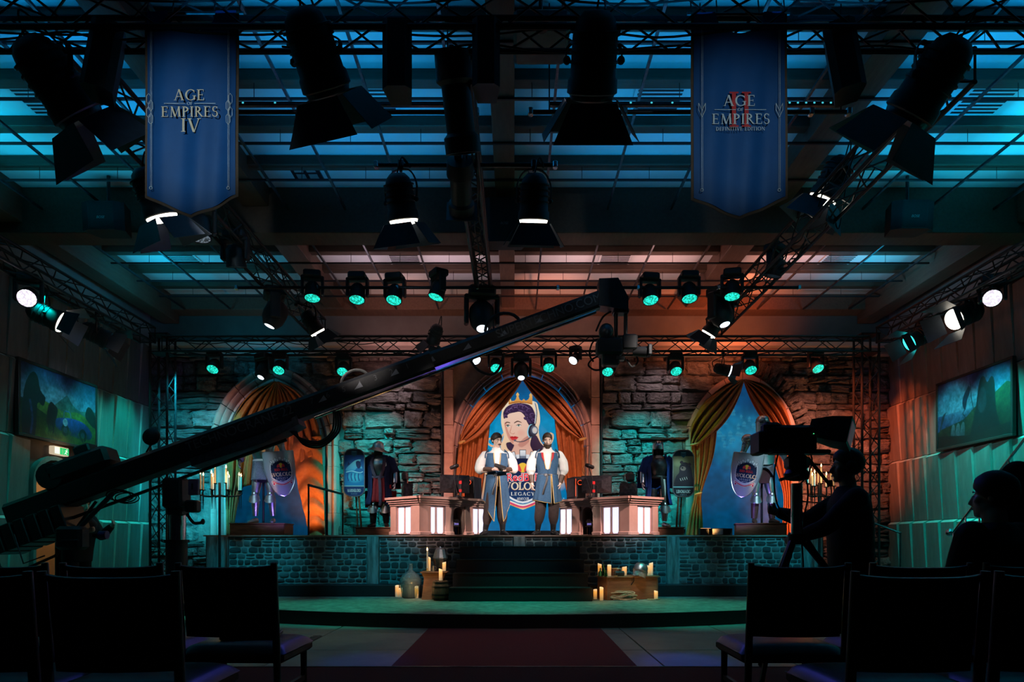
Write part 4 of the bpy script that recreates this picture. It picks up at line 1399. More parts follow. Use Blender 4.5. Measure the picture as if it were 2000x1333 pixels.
def fresnel(piv, d, s, kind, label, hang, doors=True, group='barn-door fresnel lamps', open_=0.42, tx=None):
    piv = Vector(piv)
    d = Vector(d).normalized()
    q = aim(d)
    top = Vector((piv.x if tx is None else tx, piv.y, hang))
    r = thing('fresnel_lamp', label, 'stage light', top, 0, group)
    p = piv - top
    prof = [(0.02, 0.30), (0.09, 0.29), (0.14, 0.24), (0.165, 0.15), (0.17, -0.10), (0.185, -0.12), (0.19, -0.20), (0.175, -0.21), (0.165, -0.20)]
    child_at(r, p, q, 'housing', MB().lathe([(a * s, b * s) for a, b in prof], 20), 'black')
    rb = MB()
    for z in (-0.02, 0.04, 0.10, 0.16):
        rb.lathe([(0.172 * s, z * s), (0.182 * s, z * s + 0.004), (0.182 * s, z * s + 0.018 * s), (0.172 * s, z * s + 0.02 * s)], 20)
    o = child_at(r, p, q, 'cooling_fins', rb, 'blackm')
    o['kind'] = 'stuff'
    child_at(r, p, q, 'lens', MB().lathe([(0.165 * s, -0.19 * s), (0.170 * s, -0.215 * s), (0.160 * s, -0.245 * s), (0.10 * s, -0.26 * s), (0.002, -0.262 * s)], 20), lens_mat(kind))
    side = Vector((1, 0, 0))
    hz = p + Vector((0, 0, 0.0))
    ax = q @ Vector((1, 0, 0))
    arm = []
    for sx in (-1, 1):
        arm.append(p + ax * (sx * 0.20 * s))
    upv = Vector((0, 0, 1))
    bend = min(0.36 * s, max(0.1, -p.z))
    yk = MB()
    yk.tube(smooth_line([arm[0], arm[0] + upv * bend * 0.55, p + upv * bend - ax * 0.10 * s, p + upv * bend + ax * 0.10 * s, arm[1] + upv * bend * 0.55, arm[1]], 4), (lambda n: [(0.008, 0.02 * s)] * n)(21), 6)
    yk.build('yoke', 'blackm', r)
    if -p.z > bend + 0.02:
        MB().tube([p + upv * (bend - 0.01), (0, 0, 0)], 0.016, 8).build('hanger', 'blackm', r)
    MB().cbox((0, 0, -0.02), (0.06, 0.07, 0.09), ch=0.01).build('clamp', 'gunmetal', r)
    for sx in (-1, 1):
        MB().ball(arm[0 if sx < 0 else 1], 0.03 * s, 8, 5).build('knob', 'rubber', r)
    if doors:
        for k in range(4):
            a = k * PI / 2
            w0, w1, ln = 0.17 * s, (0.30 if k % 2 == 0 else 0.20) * s, 0.30 * s
            fl_ = open_ if k % 2 == 0 else open_ * 1.2
            v = []
            for zz, ww, rad_ in ((0.05 * s, w0, 0.195 * s), (ln, w1, 0.195 * s + ln * math.tan(fl_))):
                for sx in (-1, 1):
                    for dd in (0, 0.006):
                        v.append((sx * ww, rad_ + dd, -0.20 * s - zz))
            v = [Matrix.Rotation(a, 3, 'Z') @ Vector(c) for c in v]
            mb = MB().add(v, [(0, 2, 6, 4), (1, 5, 7, 3), (0, 4, 5, 1), (2, 3, 7, 6), (0, 1, 3, 2), (4, 6, 7, 5)])
            child_at(r, p, q, 'barn_door', mb, 'doors')
    cb = [p + (q @ Vector((0, 0, 0.29 * s))), p + (q @ Vector((0, 0.05, 0.42 * s))) + Vector((0.05, 0, 0.05)), Vector((0.10, 0, -0.05)), Vector((0.03, 0, 0.03))]
    MB().tube(smooth_line(cb, 6), 0.009, 5).build('power_cable', 'rubber', r)
    return r


# ---- seven teal lamps on the long pipe
ordn = ['first', 'second', 'third', 'fourth', 'fifth', 'sixth', 'seventh', 'eighth', 'ninth']
for i, (x, y, dx, tl) in enumerate(((610, 583, 0.05, 15), (697, 586, 0.0, 18), (769, 587, -0.06, 22), (851, 581, -0.28, 10), (1271, 587, 0.05, 22), (1347, 584, 0.0, 18), (1430, 580, -0.06, 15))):
    moving_head(P(x, y, 10.8), (dx, -math.sin(R(tl)), -math.cos(R(tl))), 1.0, 'teal', '%s teal-lit lamp from the left on the long pipe' % ordn[i], 5.10, 'teal lamps on the long pipe')
# ---- nine teal lamps under the back truss
for i, (x, y, dx) in enumerate(((415, 722, 0.0), (544, 724, 0.02), (669, 727, 0.0), (969, 720, 0.05), (1072, 719, 0.0), (1187, 727, -0.03), (1321, 726, 0.0), (1467, 724, 0.0), (1598, 721, 0.1))):
    moving_head(P(x, y, 13.4), (dx, -math.sin(R(38)), -math.cos(R(38))), 0.92, 'teal', '%s teal-lit lamp from the left under the back truss' % ordn[i], 4.81, 'teal lamps under the back truss')
# ---- white moving spots and small LED lamps
for x, y, Y, d, s, hang, lb in ((509, 738, 13.4, (-0.25, -0.45, -0.85), 1.15, 4.81, 'dark moving spot over the left arch with a small white lens'),
                                (1018, 739, 13.4, (0, -0.5, -0.86), 1.15, 4.81, 'dark moving spot over the central arch with a small white lens'),
                                (942, 643, 10.9, (0.05, -0.4, -0.9), 1.6, 5.12, 'big moving spot under the middle truss with a small white lens'),
                                (526, 638, 11.2, (-0.35, -0.15, -0.9), 1.45, 5.12, 'moving spot on the left long truss tilted out to the left'),
                                (1416, 635, 11.2, (0.2, -0.3, -0.9), 1.45, 5.12, 'moving spot on the right long truss with a bright white lens')):
    moving_head(P(x, y, Y), d, s, 'spot', lb, hang, 'white moving spots', small=True)
for x, y, Y, d, hang, lb in ((52, 583, 9.93, (0.35, -0.75, -0.45), 4.96, 'bright white LED lamp on the left wall truss'),
                             (1938, 583, 10.29, (-0.5, -0.70, -0.45), 4.96, 'bright white LED lamp on the right wall truss')):
    moving_head(P(x, y, Y), d, 1.05, 'white', lb, hang, 'white LED wall lamps')
for x, y, Y, d, hang, lb, kd in ((390, 465, 8.2, (0.05, -0.1, -1), 5.13, 'unlit LED lamp under the left long truss near the banner', 'pink'),
                                 (462, 522, 9.4, (0.0, 0.3, -0.95), 5.13, 'dark lamp turned to the stage under the left long truss', 'off'),
                                 (1508, 540, 10.3, (-0.2, 0.2, -0.95), 5.13, 'dark lamp under the right long truss beside the ceiling strips', 'off')):
    moving_head(P(x, y, Y), d, 1.05, kd, lb, hang, 'unlit LED lamps')
for x, lb in ((931, 'small white PAR lamp left of the central arch top'), (1119, 'small white PAR lamp right of the central arch top')):
    L = P(x, 705, 13.3)
    moving_head(L, (0.5 if x < 1000 else -0.5, -0.55, -0.7), 0.75, 'white' if False else 'spot', lb, 4.81, 'small white PAR lamps')
# ---- fresnels
TO = (0.08, 0.62, -0.78)
fresnel(P(783, 393, 7.35), (0.10, 0.36, -0.93), 0.90, 'warm', 'lit fresnel on the short pipe, left of the middle truss', 5.17)
fresnel(P(1043, 393, 7.35), (-0.02, 0.36, -0.93), 0.90, 'warm', 'lit fresnel on the short pipe, right of the middle truss', 5.17)
fresnel(P(1625, 355, 8.6), (-0.40, 0.36, -0.86), 1.0, 'warm', 'lit fresnel under the right long truss below the banner', 5.13)
fresnel(P(300, 385, 7.3), (0.25, 0.36, -0.90), 0.95, 'warm', 'lit fresnel half hidden behind the left banner', 5.13)
fresnel(P(618, 110, 5.8), (0.22, 0.62, -0.76), 1.15, 'off', 'big dark fresnel hanging right of the left banner', 5.36)
fresnel(P(1160, 118, 5.8), (0.0, 0.62, -0.78), 1.15, 'off', 'big dark fresnel hanging left of the right banner', 5.36)
fresnel(P(112, 165, 5.9), (0.40, 0.58, -0.72), 1.2, 'off', 'big dark fresnel at the far left of the nearest truss', 5.36)
fresnel(P(1815, 165, 5.9), (-0.40, 0.58, -0.72), 1.2, 'off', 'big dark fresnel at the far right of the nearest truss', 5.36)
fresnel(P(610, 632, 11.6), (0.45, 0.35, -0.8), 0.75, 'warm', 'small fresnel with a lit slit at the stage end of the left truss', 5.14, tx=-3.71)
fresnel(P(1395, 636, 11.6), (-0.5, 0.3, -0.8), 0.75, 'warm', 'small fresnel with a lit slit at the stage end of the right truss', 5.14, tx=3.76)
fresnel(P(850, 655, 12.9), (-0.35, 0.45, -0.8), 0.7, 'off', 'dark fresnel on the back truss left of the central arch', 4.97)
fresnel(P(1412, 722, 13.42), (0.9, -0.1, -0.25), 0.62, 'spot', 'small fresnel pointing sideways over the right arch', 4.81)
fresnel(P(92, 618, 10.6), (0.85, 0.35, -0.38), 0.92, 'warm', 'fresnel on the left wall truss with a glowing white slit', 4.96)
fresnel(P(190, 655, 11.6), (0.80, 0.40, -0.42), 0.88, 'off', 'fresnel on the left wall truss nearest the stage', 4.96)
fresnel(P(1885, 615, 11.0), (-0.90, -0.12, -0.40), 0.98, 'warm', 'fresnel on the right wall truss with glowing white doors', 4.96)
fresnel(P(1795, 660, 12.0), (-0.88, 0.05, -0.45), 0.85, 'aqua', 'aqua-lit fresnel on the right wall truss nearest the stage', 4.96)
# ---- tubes of two profile lamps by the middle truss
def profile_lamp(p0, p1, s, label, hang, gel=True):
    p0, p1 = Vector(p0), Vector(p1)
    top = Vector((p0.x, p0.y, hang))
    r = thing('profile_lamp', label, 'stage light', top, 0, 'long profile lamps')
    d = (p1 - p0)
    q = aim(d)
    L = d.length
    prof = [(0.03, 0.0), (0.12 * s, -0.02), (0.13 * s, -0.30 * L), (0.10 * s, -0.34 * L), (0.10 * s, -0.80 * L), (0.125 * s, -0.84 * L), (0.125 * s, -L), (0.105 * s, -L), (0.10 * s, -0.97 * L)]
    child_at(r, p0 - top, q, 'barrel', MB().lathe(prof, 16), 'black')
    if gel:
        child_at(r, p0 - top, q, 'gel_frame', MB().cbox((0, 0, -L - 0.01), (0.30 * s, 0.30 * s, 0.012)), 'doors')
    MB().tube([(0, 0, 0), p0 - top + d * 0.25], 0.018, 8).build('hanger', 'blackm', r)
    MB().cbox((0, 0, 0), (0.06, 0.07, 0.09), ch=0.01).build('clamp', 'gunmetal', r)
    return r


profile_lamp(P(882, 95, 5.95), P(905, 300, 6.3), 1.3, 'long dark profile lamp hanging beside the middle truss', 5.36, False)
profile_lamp(P(898, 310, 7.2), P(902, 412, 7.7), 1.15, 'dark profile lamp ending in a blue-grey frame by the middle truss', 5.15)

# ---- loudspeakers
def speaker(c, s, label, hang=None, rot=(0, 0, 0), mark=False, cat='speaker'):
    c = Vector(c)
    r = thing('loudspeaker', label, cat, (c.x, c.y, c.z), rot[2], 'hanging loudspeakers')
    Q = Matrix.Rotation(rot[0], 4, 'X') @ Matrix.Rotation(rot[1], 4, 'Y')
    w, d, h = s
    prof = [(-w / 2, -d * 0.32), (-w * 0.30, -d / 2), (w * 0.30, -d / 2), (w / 2, -d * 0.32), (w * 0.36, d / 2), (-w * 0.36, d / 2)]
    MB().loft([[(a, b, z) for a, b in prof] for z in (-h / 2, h / 2)], True, Q).build('cabinet', 'black', r, smooth=20)
    MB().loft([[(a * 0.92, b * 0.9 - d * 0.056, z) for a, b in prof[:4]] for z in (-h * 0.45, h * 0.45)], True, Q).build('grille', 'rubber', r, smooth=20)
    if mark:
        sans('BOSE', 0.05, 'maker_mark', mat('grey_mark', (0.35, 0.36, 0.36), None, 10, 0.5), r, Q @ Matrix.Translation((0, -d / 2 - 0.01, -h * 0.12)) @ Matrix.Rotation(R(90), 4, 'X'), 0.0, 0.25)
    if hang:
        MB().cyl((0, 0, h / 2 - 0.02), (0, 0, hang - c.z), 0.025, n=8).build('hanger_pipe', 'blackm', r)
    return r


speaker(P(779, 122, 5.75), (0.245, 0.26, 0.56), 'tall black loudspeaker left of the middle truss', 5.36)
speaker(P(950, 118, 5.75), (0.23, 0.26, 0.56), 'tall black loudspeaker right of the middle truss', 5.36)
speaker(P(205, 122, 5.8), (0.25, 0.27, 0.58), 'tilted black loudspeaker left of the left banner', 5.36, (0.0, 0.16, 0.3))
speaker(P(1646, 122, 5.8), (0.25, 0.27, 0.58), 'tilted black loudspeaker right of the right banner', 5.36, (0.0, -0.16, -0.3))
speaker(P(1772, 428, 10.1), (0.62, 0.40, 0.40), 'black house speaker with pale lettering on the right of the cross girder', 6.49, (0.1, 0, 0), True)
speaker(P(212, 430, 10.1), (0.62, 0.40, 0.40), 'black house speaker with pale lettering on the left of the cross girder', 6.49, (0.1, 0, 0), True)
speaker(P(985, 438, 10.1), (0.70, 0.40, 0.62), 'black house speaker with pale lettering in the middle of the cross girder', 6.49, (0.1, 0, 0), True)
# ---- projector
pj = thing('projector', 'grey projector hanging right of the middle truss near the front', 'projector', P(1056, 78, 6.5))
MB().cbox((0, 0, 0.02), (0.52, 0.50, 0.20), ch=0.03).build('case', mat('grey_plastic', (0.20, 0.19, 0.22), None, 8, 0.5), pj)
MB().lathe([(0.03, -0.02), (0.06, -0.02), (0.06, 0.05), (0.05, 0.05)], 14, Matrix.Translation((0.0, -0.24, -0.05)) @ Matrix.Rotation(R(90), 4, 'X')).build('lens', 'gunmetal', pj)
MB().cyl((0, 0, 0.1), (0, 0, ZC - P(1056, 78, 6.5).z), 0.02, n=8).build('ceiling_pole', 'gunmetal', pj)
vent = [MB().cbox((0.262, -0.1 + 0.05 * i, 0.02), (0.006, 0.02, 0.12)).build('vent', 'black', pj) for i in range(5)]

# ---- two hanging banners
def banner(x0, x1, ytop, yside, yp, lines, label, knot):
    Yb = 5.70
    k = Yb / F
    xc = (x0 + x1) / 2
    org = P(xc, ytop, Yb)
    r = thing('hanging_banner', label, 'banner', org, 0, 'pointed blue banners')
    W2, Hs, Hp = (x1 - x0) / 2 * k, (yside - ytop) * k, (yp - ytop) * k
    rc = 48 * k

    def cloth(inset, yo):
        def fn(u, v):
            w = W2 - inset
            x = -w + 2 * w * u
            top = 0.0 - inset * 0
            if abs(x) < rc - inset * 0.3:
                top = -math.sqrt(max((rc) ** 2 - x * x, 0)) * 0.86
            bot = -Hs - (Hp - Hs) * (1 - abs(x) / W2) + inset * 1.1
            z = top + (bot - top) * v
            wave = 0.014 * math.sin(5.2 * u * PI + 0.7 + 0.9 * v) * min(1, 0.35 + v) + 0.006 * math.sin(13 * u + 5 * v)
            return (x, yo + wave, z)
        return fn
    MB().sheet(cloth(0.0, 0.004), 44, 40, 0.004).build('trim_cloth', mat('brown_trim', (0.11, 0.06, 0.035), None, 20, 0.8), r)
    MB().sheet(cloth(0.022, -0.004), 44, 40, 0.003).build('blue_cloth', mat('banner_blue', (0.004, 0.07, 0.22), (0.003, 0.055, 0.18), 3, 0.6, bump=0.05, bscale=150), r)
    # rod and ties to the truss above
    MB().cyl((-W2 - 0.03, 0.02, 0.0), (W2 + 0.03, 0.02, 0.0), 0.012, n=8).build('rod', 'gunmetal', r)
    for sx in (-1, -0.45, 0.45, 1):
        MB().cyl((sx * W2 * 0.98, 0.02, 0.0), (sx * W2 * 0.98, 0.05, 5.65 - org.z), 0.006, n=5).build('tie', 'rubber', r)
    silver = mat('silver_print', (0.62, 0.62, 0.60), (0.50, 0.50, 0.48), 40, 0.5)
    gold_ = mat('gold_print', (0.74, 0.58, 0.40), (0.62, 0.46, 0.30), 40, 0.5)
    redp = mat('red_print', (0.60, 0.03, 0.03), (0.42, 0.02, 0.02), 20, 0.6)
    yo = -0.040
    for txt, cxp, yb_, hpx, wpx, mt_ in lines:
        cx_ = (cxp - xc) * k
        z0 = -(yb_ - ytop) * k
        letters(serif(txt, cx_, z0, hpx * k, 0.07, wpx * k), yo + (0.003 if mt_ == 'red' else 0), 'lettering', {'silver': silver, 'gold': gold_, 'red': redp}[mt_], r)
    # fine ruled side lines with a knot, and the rules either side of OF
    for sx in (-1, 1):
        xr = sx * 75 * k
        for dx in (-0.004, 0.006):
            MB().box(xr + dx, xr + dx + 0.0022, yo, yo + 0.001, -(yside - ytop - 15) * k, -(60 - ytop) * k).build('side_rule', silver, r)
        kn = MB()
        kz = -(knot - ytop) * k
        if lines[0][5] == 'gold':
            for i in range(4):
                z = kz + (i - 1.5) * 0.055
                o_ = sx * (0.018 if i % 2 else 0.0)
                ring_ = [(xr + o_ + a * 0.018, yo - 0.002, z + b * 0.046) for a, b in ((0, 1), (0.9, 0.55), (0.9, -0.55), (0, -1), (-0.9, -0.55), (-0.9, 0.55))]
                kn.tube(ring_, 0.0022, 5, closed=True)
        else:
            for a, b in (((-1, 1), (0, 0)), ((1, 1), (0, 0)), ((-1, 0.1), (0, -0.9)), ((1, 0.1), (0, -0.9)), ((-1, 1), (-1, 0.1)), ((1, 1), (1, 0.1))):
                kn.tube([(xr + a[0] * 0.028, yo - 0.002, kz + a[1] * 0.06), (xr + b[0] * 0.028, yo - 0.002, kz + b[1] * 0.06)], 0.0024, 5)
        kn.build('knot_ornament', silver, r)
        MB().tube([(xr + 0.012 * math.cos(a), yo, -(yside - ytop - 14) * k + 0.012 * math.sin(a)) for a in [i * PI / 5 for i in range(10)]], 0.0025, 5, closed=True).build('side_finial', silver, r)
    (t1, c1, y1_, h1, w1, m1) = lines[1]
    for sx in (-1, 1):
        a, b = (c1 - xc) * k + sx * 9 * k, (c1 - xc) * k + sx * 50 * k
        MB().box(min(a, b), max(a, b), yo, yo + 0.001, -(y1_ - ytop - h1 / 2) * k - 0.002, -(y1_ - ytop - h1 / 2) * k + 0.002).build('rule', silver, r)
    return r


banner(282, 467, 22, 386, 427, (('AGE', 374, 202, 21, 60, 'gold'), ('OF', 375, 211, 6, 11, 'silver'), ('EMPIRES', 375, 234, 20, 111, 'gold'), ('IV', 377, 263, 26, 39, 'gold')), 'blue pointed banner on the left lettered with a gold IV', 219)
banner(1350, 1537, 24, 390, 430, (('AGE', 1441, 213, 21, 62, 'silver'), ('OF', 1443, 223, 6, 11, 'silver'), ('EMPIRES', 1444, 248, 20, 112, 'silver'), ('DEFINITIVE EDITION', 1443, 261, 7, 95, 'silver'), ('II', 1443, 253, 68, 44, 'red')), 'blue pointed banner on the right with a red numeral II', 222)
# ================================================================ stage dressing
def draw_logo(cv, cx, cy, s, dark=(18, 24, 60), txt=True):
    """tower crest with sun and two bulls, lettering below; about 92*s wide"""
    q = lambda pts: [(cx + x * s, cy + y * s) for x, y in pts]
    # ribbon under the shield
    cv.fill(q([(-40, 38), (-20, 46), (0, 52), (20, 46), (40, 38), (44, 46), (36, 58), (22, 52), (0, 62), (-22, 52), (-36, 58), (-44, 46)]), (245, 238, 230), sm=4)
    cv.stroke(q([(-38, 42), (-22, 50), (0, 57), (22, 50), (38, 42)]), 3.4 * s, (235, 60, 110))
    cv.stroke(q([(-38, 46), (-22, 53), (0, 60), (22, 53), (38, 46)]), 1.6 * s, (245, 170, 60))
    for sx in (-1, 1):
        cv.ell(cx + sx * 34 * s, cy + 52 * s, 5 * s, 5.5 * s, (245, 238, 230))
        cv.ell(cx + sx * 34 * s, cy + 52 * s, 3.6 * s, 4 * s, (215, 25, 85))
    # shield
    cv.fill(q([(-40, -28), (-26, -42), (0, -46), (26, -42), (40, -28), (43, 10), (36, 32), (0, 50), (-36, 32), (-43, 10)]), (240, 240, 245), sm=4)
    cv.fill(q([(-37, -27), (-24, -39), (0, -43), (24, -39), (37, -27), (40, 10), (33, 30), (0, 46), (-33, 30), (-40, 10)]), dark, (24, 60, 110), sm=4)
    # tower merlons on an arched band
    cv.stroke(q([(-34, -26), (-20, -38), (0, -42), (20, -38), (34, -26)]), 6.5 * s, (232, 234, 240))
    for x, w, a in ((-16.5, 8, 16), (0, 11, 0), (16.5, 8, -16), (-30, 6, 34), (30, 6, -34)):
        yb = -40 + abs(x) ** 1.75 * 0.028
        c, sn = math.cos(R(a)), math.sin(R(a))
        T = lambda u, v: (x + u * c + v * sn, yb - u * sn + v * c)
        cv.fill(q([T(-w / 2 - 1, 3), T(-w / 2 - 1, -15), T(w / 2 + 1, -15), T(w / 2 + 1, 3)]), (25, 28, 50))
        cv.fill(q([T(-w / 2, 2), T(-w / 2, -14), T(w / 2, -14), T(w / 2, 2)]), (245, 246, 250), (190, 196, 208))
        cv.fill(q([T(-w / 2, 2), T(-w / 2, -3), T(w / 2, -3), T(w / 2, 2)]), (120, 130, 150))
    # sun and bulls
    cv.ell(cx, cy - 20 * s, 9.5 * s, 9.5 * s, (255, 205, 70))
    for sx in (-1, 1):
        b = [(2.5, -15), (5, -22), (8, -26), (12, -25), (15, -21), (16, -15), (15, -12), (13.5, -13), (12, -11.5), (9, -14), (6, -13), (4, -11.5)]
        cv.fill(q([(sx * x, y) for x, y in b]), (235, 70, 75), sm=3)
    if txt:
        cv.text('WOLOLO', cx, cy + 23.5 * s, 14.5 * s, (120, 70, 40), 84 * s, 0.02, 0.7 * s)
        cv.text('WOLOLO', cx, cy + 23 * s, 14 * s, (250, 228, 200), 83 * s, 0.02, 0.35 * s)
        cv.text('LEGACY', cx, cy + 34.5 * s, 6.6 * s, (245, 242, 235), 46 * s, 0.18, 0.1 * s)
        cv.text('MMXXII', cx, cy + 43 * s, 4.6 * s, (235, 235, 235), 23 * s, 0.06, 0.1 * s)


def clip(A, x0, y0, x1, y1, Y, m):
    def f(u, v):
        p = P(x0 + (x1 - x0) * u, y0 + (y1 - y0) * v, Y)
        k = SY / Y
        return in_arch(p.x * k, EYE + (p.z - EYE) * k, m) and p.z > STZ - 0.02
    return f


# ---- central LED wall
SCY = 15.36
cv = Canvas(893, 724, 1147, 1050, 1.35)
t = (cv.Y - 724) / 326
cv.a[:] = cv.lin((2, 92, 150)) * (1 - t[..., None]) + cv.lin((0, 130, 190)) * t[..., None]
cv.soft(975, 850, 60, 60, (10, 170, 225), 0.8)
cv.soft(1075, 850, 50, 70, (8, 165, 220), 0.7)
cv.soft(1020, 1030, 160, 50, (0, 105, 165), 0.8)
cv.soft(1020, 735, 90, 40, (2, 70, 125), 0.8)
cv.noise((9, 22, 50), 0.12, 3)
for y in range(730, 800, 4):
    cv.fill([(893, y), (1147, y), (1147, y + 1), (893, y + 1)], (0, 60, 110), alpha=0.35)
# sunlit town strip behind the crest
cv.soft(948, 952, 26, 40, (235, 170, 110), 0.9)
cv.soft(1094, 930, 20, 30, (215, 190, 165), 0.8)
cv.stroke([(925, 930), (940, 922), (955, 930), (965, 938)], 3, (250, 205, 150))
cv.stroke([(1080, 950), (1095, 944), (1108, 940)], 2.0, (245, 175, 140))
for x, y in ((1092, 962), (1101, 974), (1085, 990), (1110, 990), (1097, 1005), (955, 1010), (1078, 975)):
    cv.ell(x, y, 0.9, 0.9, (190, 235, 250))
# scrollwork
for pts in ([(975, 870), (962, 872), (953, 866), (955, 858), (962, 858), (963, 864)], [(985, 880), (978, 866), (982, 850), (990, 845)], [(1070, 872), (1078, 862), (1080, 850), (1074, 846)]):
    cv.stroke(pts, [4.0, 2.4], (250, 222, 185))
    cv.stroke(pts, [2.2, 1.0], (240, 165, 105))
# pale glow of hair round the head
cv.fill([(988, 786), (1042, 784), (1052, 800), (1055, 822), (1052, 840), (1056, 862), (1066, 880), (1030, 886), (990, 884), (978, 874), (984, 852), (979, 828), (980, 805)], (255, 232, 200), (248, 205, 165), sm=4)
cv.fill([(1046, 850), (1056, 866), (1070, 884), (1040, 888), (1036, 862)], (60, 40, 70), (30, 20, 45), sm=4)
cv.fill([(989, 866), (994, 880), (1012, 886), (1006, 866)], (55, 38, 66), sm=4)
# neck and face
cv.fill([(1006, 858), (1030, 850), (1036, 872), (1040, 888), (1000, 888), (1004, 872)], (225, 160, 140), (240, 190, 170), sm=3)
cv.fill([(985, 812), (988, 800), (1002, 794), (1020, 796), (1030, 812), (1034, 836), (1030, 852), (1020, 863), (1008, 869), (1000, 867), (992, 856), (987, 842), (984.5, 828)], (252, 218, 198), (240, 186, 165), sm=4)
cv.fill([(985, 828), (988, 842), (993, 856), (1001, 867), (1003, 862), (996, 850), (991, 838), (989, 826)], (214, 140, 120), sm=4, alpha=0.75)
cv.soft(1018, 846, 9, 8, (240, 165, 150), 0.45)
cv.fill([(1012, 868), (1030, 852), (1034, 862), (1020, 874)], (196, 128, 116), sm=3, alpha=0.7)
# hair with braid
cv.fill([(984, 818), (983, 806), (990, 795), (1003, 789), (1020, 788), (1036, 793), (1044, 806), (1047, 824), (1042, 836), (1034, 832), (1028, 822), (1024, 812), (1016, 805), (1006, 806), (994, 809), (988, 816)], (58, 38, 78), (40, 24, 56), sm=4)
for pts in ([(988, 806), (1000, 797), (1014, 796)], [(1000, 793), (1018, 791), (1034, 799)], [(1012, 801), (1024, 806), (1031, 818)]):
    cv.stroke(pts, [1.0, 2.2, 0.8], (120, 92, 140))
for i in range(8):
    a = R(200 + i * 22)
    x, y = 1014 + 28 * math.cos(a), 824 + 30 * math.sin(a)
    cv.ell(x, y, 4.6, 2.9, (92, 66, 112), None, 1, 30 + i * 24)
    cv.ell(x + 0.6, y + 0.6, 3.2, 1.5, (48, 30, 64), None, 1, 30 + i * 24)
for x, y in ((1024, 806), (1029, 812), (1026, 818), (1032, 822), (1037, 816), (1035, 826)):
    cv.ell(x, y, 3.8, 2.6, (88, 64, 108), (46, 30, 62), 1, 35)
# brows, eyes, nose, mouth
cv.stroke([(986.5, 828.5), (990, 825.2), (996.5, 826.6)], [0.8, 2.0, 1.4], (60, 30, 30))
cv.stroke([(1004, 827), (1011, 823.4), (1019, 826)], [1.4, 2.2, 0.7], (60, 30, 30))
for ex_, ey, w in ((992, 832.6, 4.0), (1013, 831.8, 4.8)):
    cv.fill([(ex_ - w, ey + 0.4), (ex_, ey - 2.1), (ex_ + w, ey), (ex_, ey + 1.7)], (240, 235, 230), sm=4)
    cv.ell(ex_, ey - 0.2, 1.8, 1.9, (110, 150, 140))
    cv.ell(ex_, ey - 0.2, 0.85, 0.9, (20, 20, 25))
    cv.stroke([(ex_ - w, ey + 0.2), (ex_, ey - 2.3), (ex_ + w + 0.6, ey - 0.6)], [0.7, 1.4, 0.7], (45, 22, 25))
cv.stroke([(1000, 831), (997.6, 839), (996, 845), (999.5, 847.4)], [0.6, 1.3, 0.7], (205, 135, 115))
cv.stroke([(1000, 847.6), (1003.5, 847.8), (1005.5, 845.5)], [0.8, 0.8, 0.5], (200, 120, 105))
cv.fill([(995.6, 854.6), (1000, 852.6), (1003, 853.4), (1006, 852.6), (1013, 855), (1006, 857), (1000, 856.8)], (190, 26, 36), sm=3)
cv.fill([(996.6, 855.6), (1003, 856.4), (1012, 855.4), (1006, 860.6), (1000, 860)], (222, 62, 66), sm=3)
# crown
crown = [(993.6, 791), (992.6, 772), (995.6, 775), (998.6, 783), (1003, 784.5), (1007.4, 780.5), (1009.4, 774), (1007.6, 771.5), (1011, 766.5), (1014.4, 771.5), (1012.6, 774), (1014.6, 780.5), (1019, 783.6), (1023, 779.4), (1027, 783.4), (1032, 780.6), (1034.6, 775), (1033.6, 772), (1036.6, 768), (1039.6, 772), (1039.6, 791), (1028, 788), (1012, 787.4), (1002, 788.6)]
cv.fill(crown, (250, 205, 120), (214, 130, 50))
cv.stroke([(993.6, 789.6), (1012, 785.6), (1039.6, 789.4)], 1.3, (160, 84, 30))
cv.stroke([(996, 776), (997.5, 786)], 1.2, (255, 235, 170), 0)
# headset
cv.stroke([(1044, 786), (1047.5, 805), (1045.5, 828)], 3.4, (210, 215, 225))
cv.stroke([(1045.4, 788), (1048.6, 806), (1046.4, 828)], 1.4, (60, 64, 80))
cv.ell(1039, 842, 8.6, 14.6, (40, 44, 62), None, 1, 6)
cv.ell(1036.4, 842.6, 6.6, 13.4, (150, 215, 240), None, 1, 6)
cv.ell(1037.8, 842.4, 5.8, 12.2, (38, 40, 56), None, 1, 6)
cv.ell(1043.4, 841.4, 7.6, 9.4, (96, 100, 118), (52, 55, 74), 1)
cv.ell(1044.4, 841.0, 5.2, 6.4, (190, 196, 205))
cv.ell(1044.6, 841.0, 3.6, 4.4, (222, 212, 205))
cv.stroke([(1036, 855), (1024, 862), (1012, 863.4), (1006, 861)], [2.0, 1.4], (70, 70, 84))
cv.ell(1005.6, 860.8, 2.4, 2.0, (96, 98, 112))
draw_logo(cv, 1021, 934, 1.0)
pos = lambda u, v: P(893 + 254 * u, 724 + 326 * v, SCY)
scr = thing('led_wall', 'central LED screen showing a crowned woman with a headset above a castle crest', 'screen', (0.17, SCY, STZ))
sh = cv.sheet('screen_face', lambda u, v: pos(u, v) - Vector((0.17, SCY, STZ)), vcol('led_wall_glow', 0.80), scr, clip(ARCH['mid'], 893, 724, 1147, 1050, SCY, 0.10))
for bold, c, nm, off in ((0.012, (0.9, 0.9, 0.92), 'lettering_outline', 0.004), (0.004, (0.85, 0.05, 0.07), 'lettering', 0.008)):
    sans('RedBull', 0.245, nm, emit('led_' + nm, c, 0.9), scr, Matrix.Translation(P(1021, 940, SCY) - Vector((0.17, SCY + off, STZ))) @ Matrix.Rotation(R(90), 4, 'X') @ Matrix.Scale(0.98, 4, (1, 0, 0)), bold)
MB().box(-1.15, 1.15, 0.01, 0.05, 0.0, 3.3).build('cabinet_back', 'black', scr)
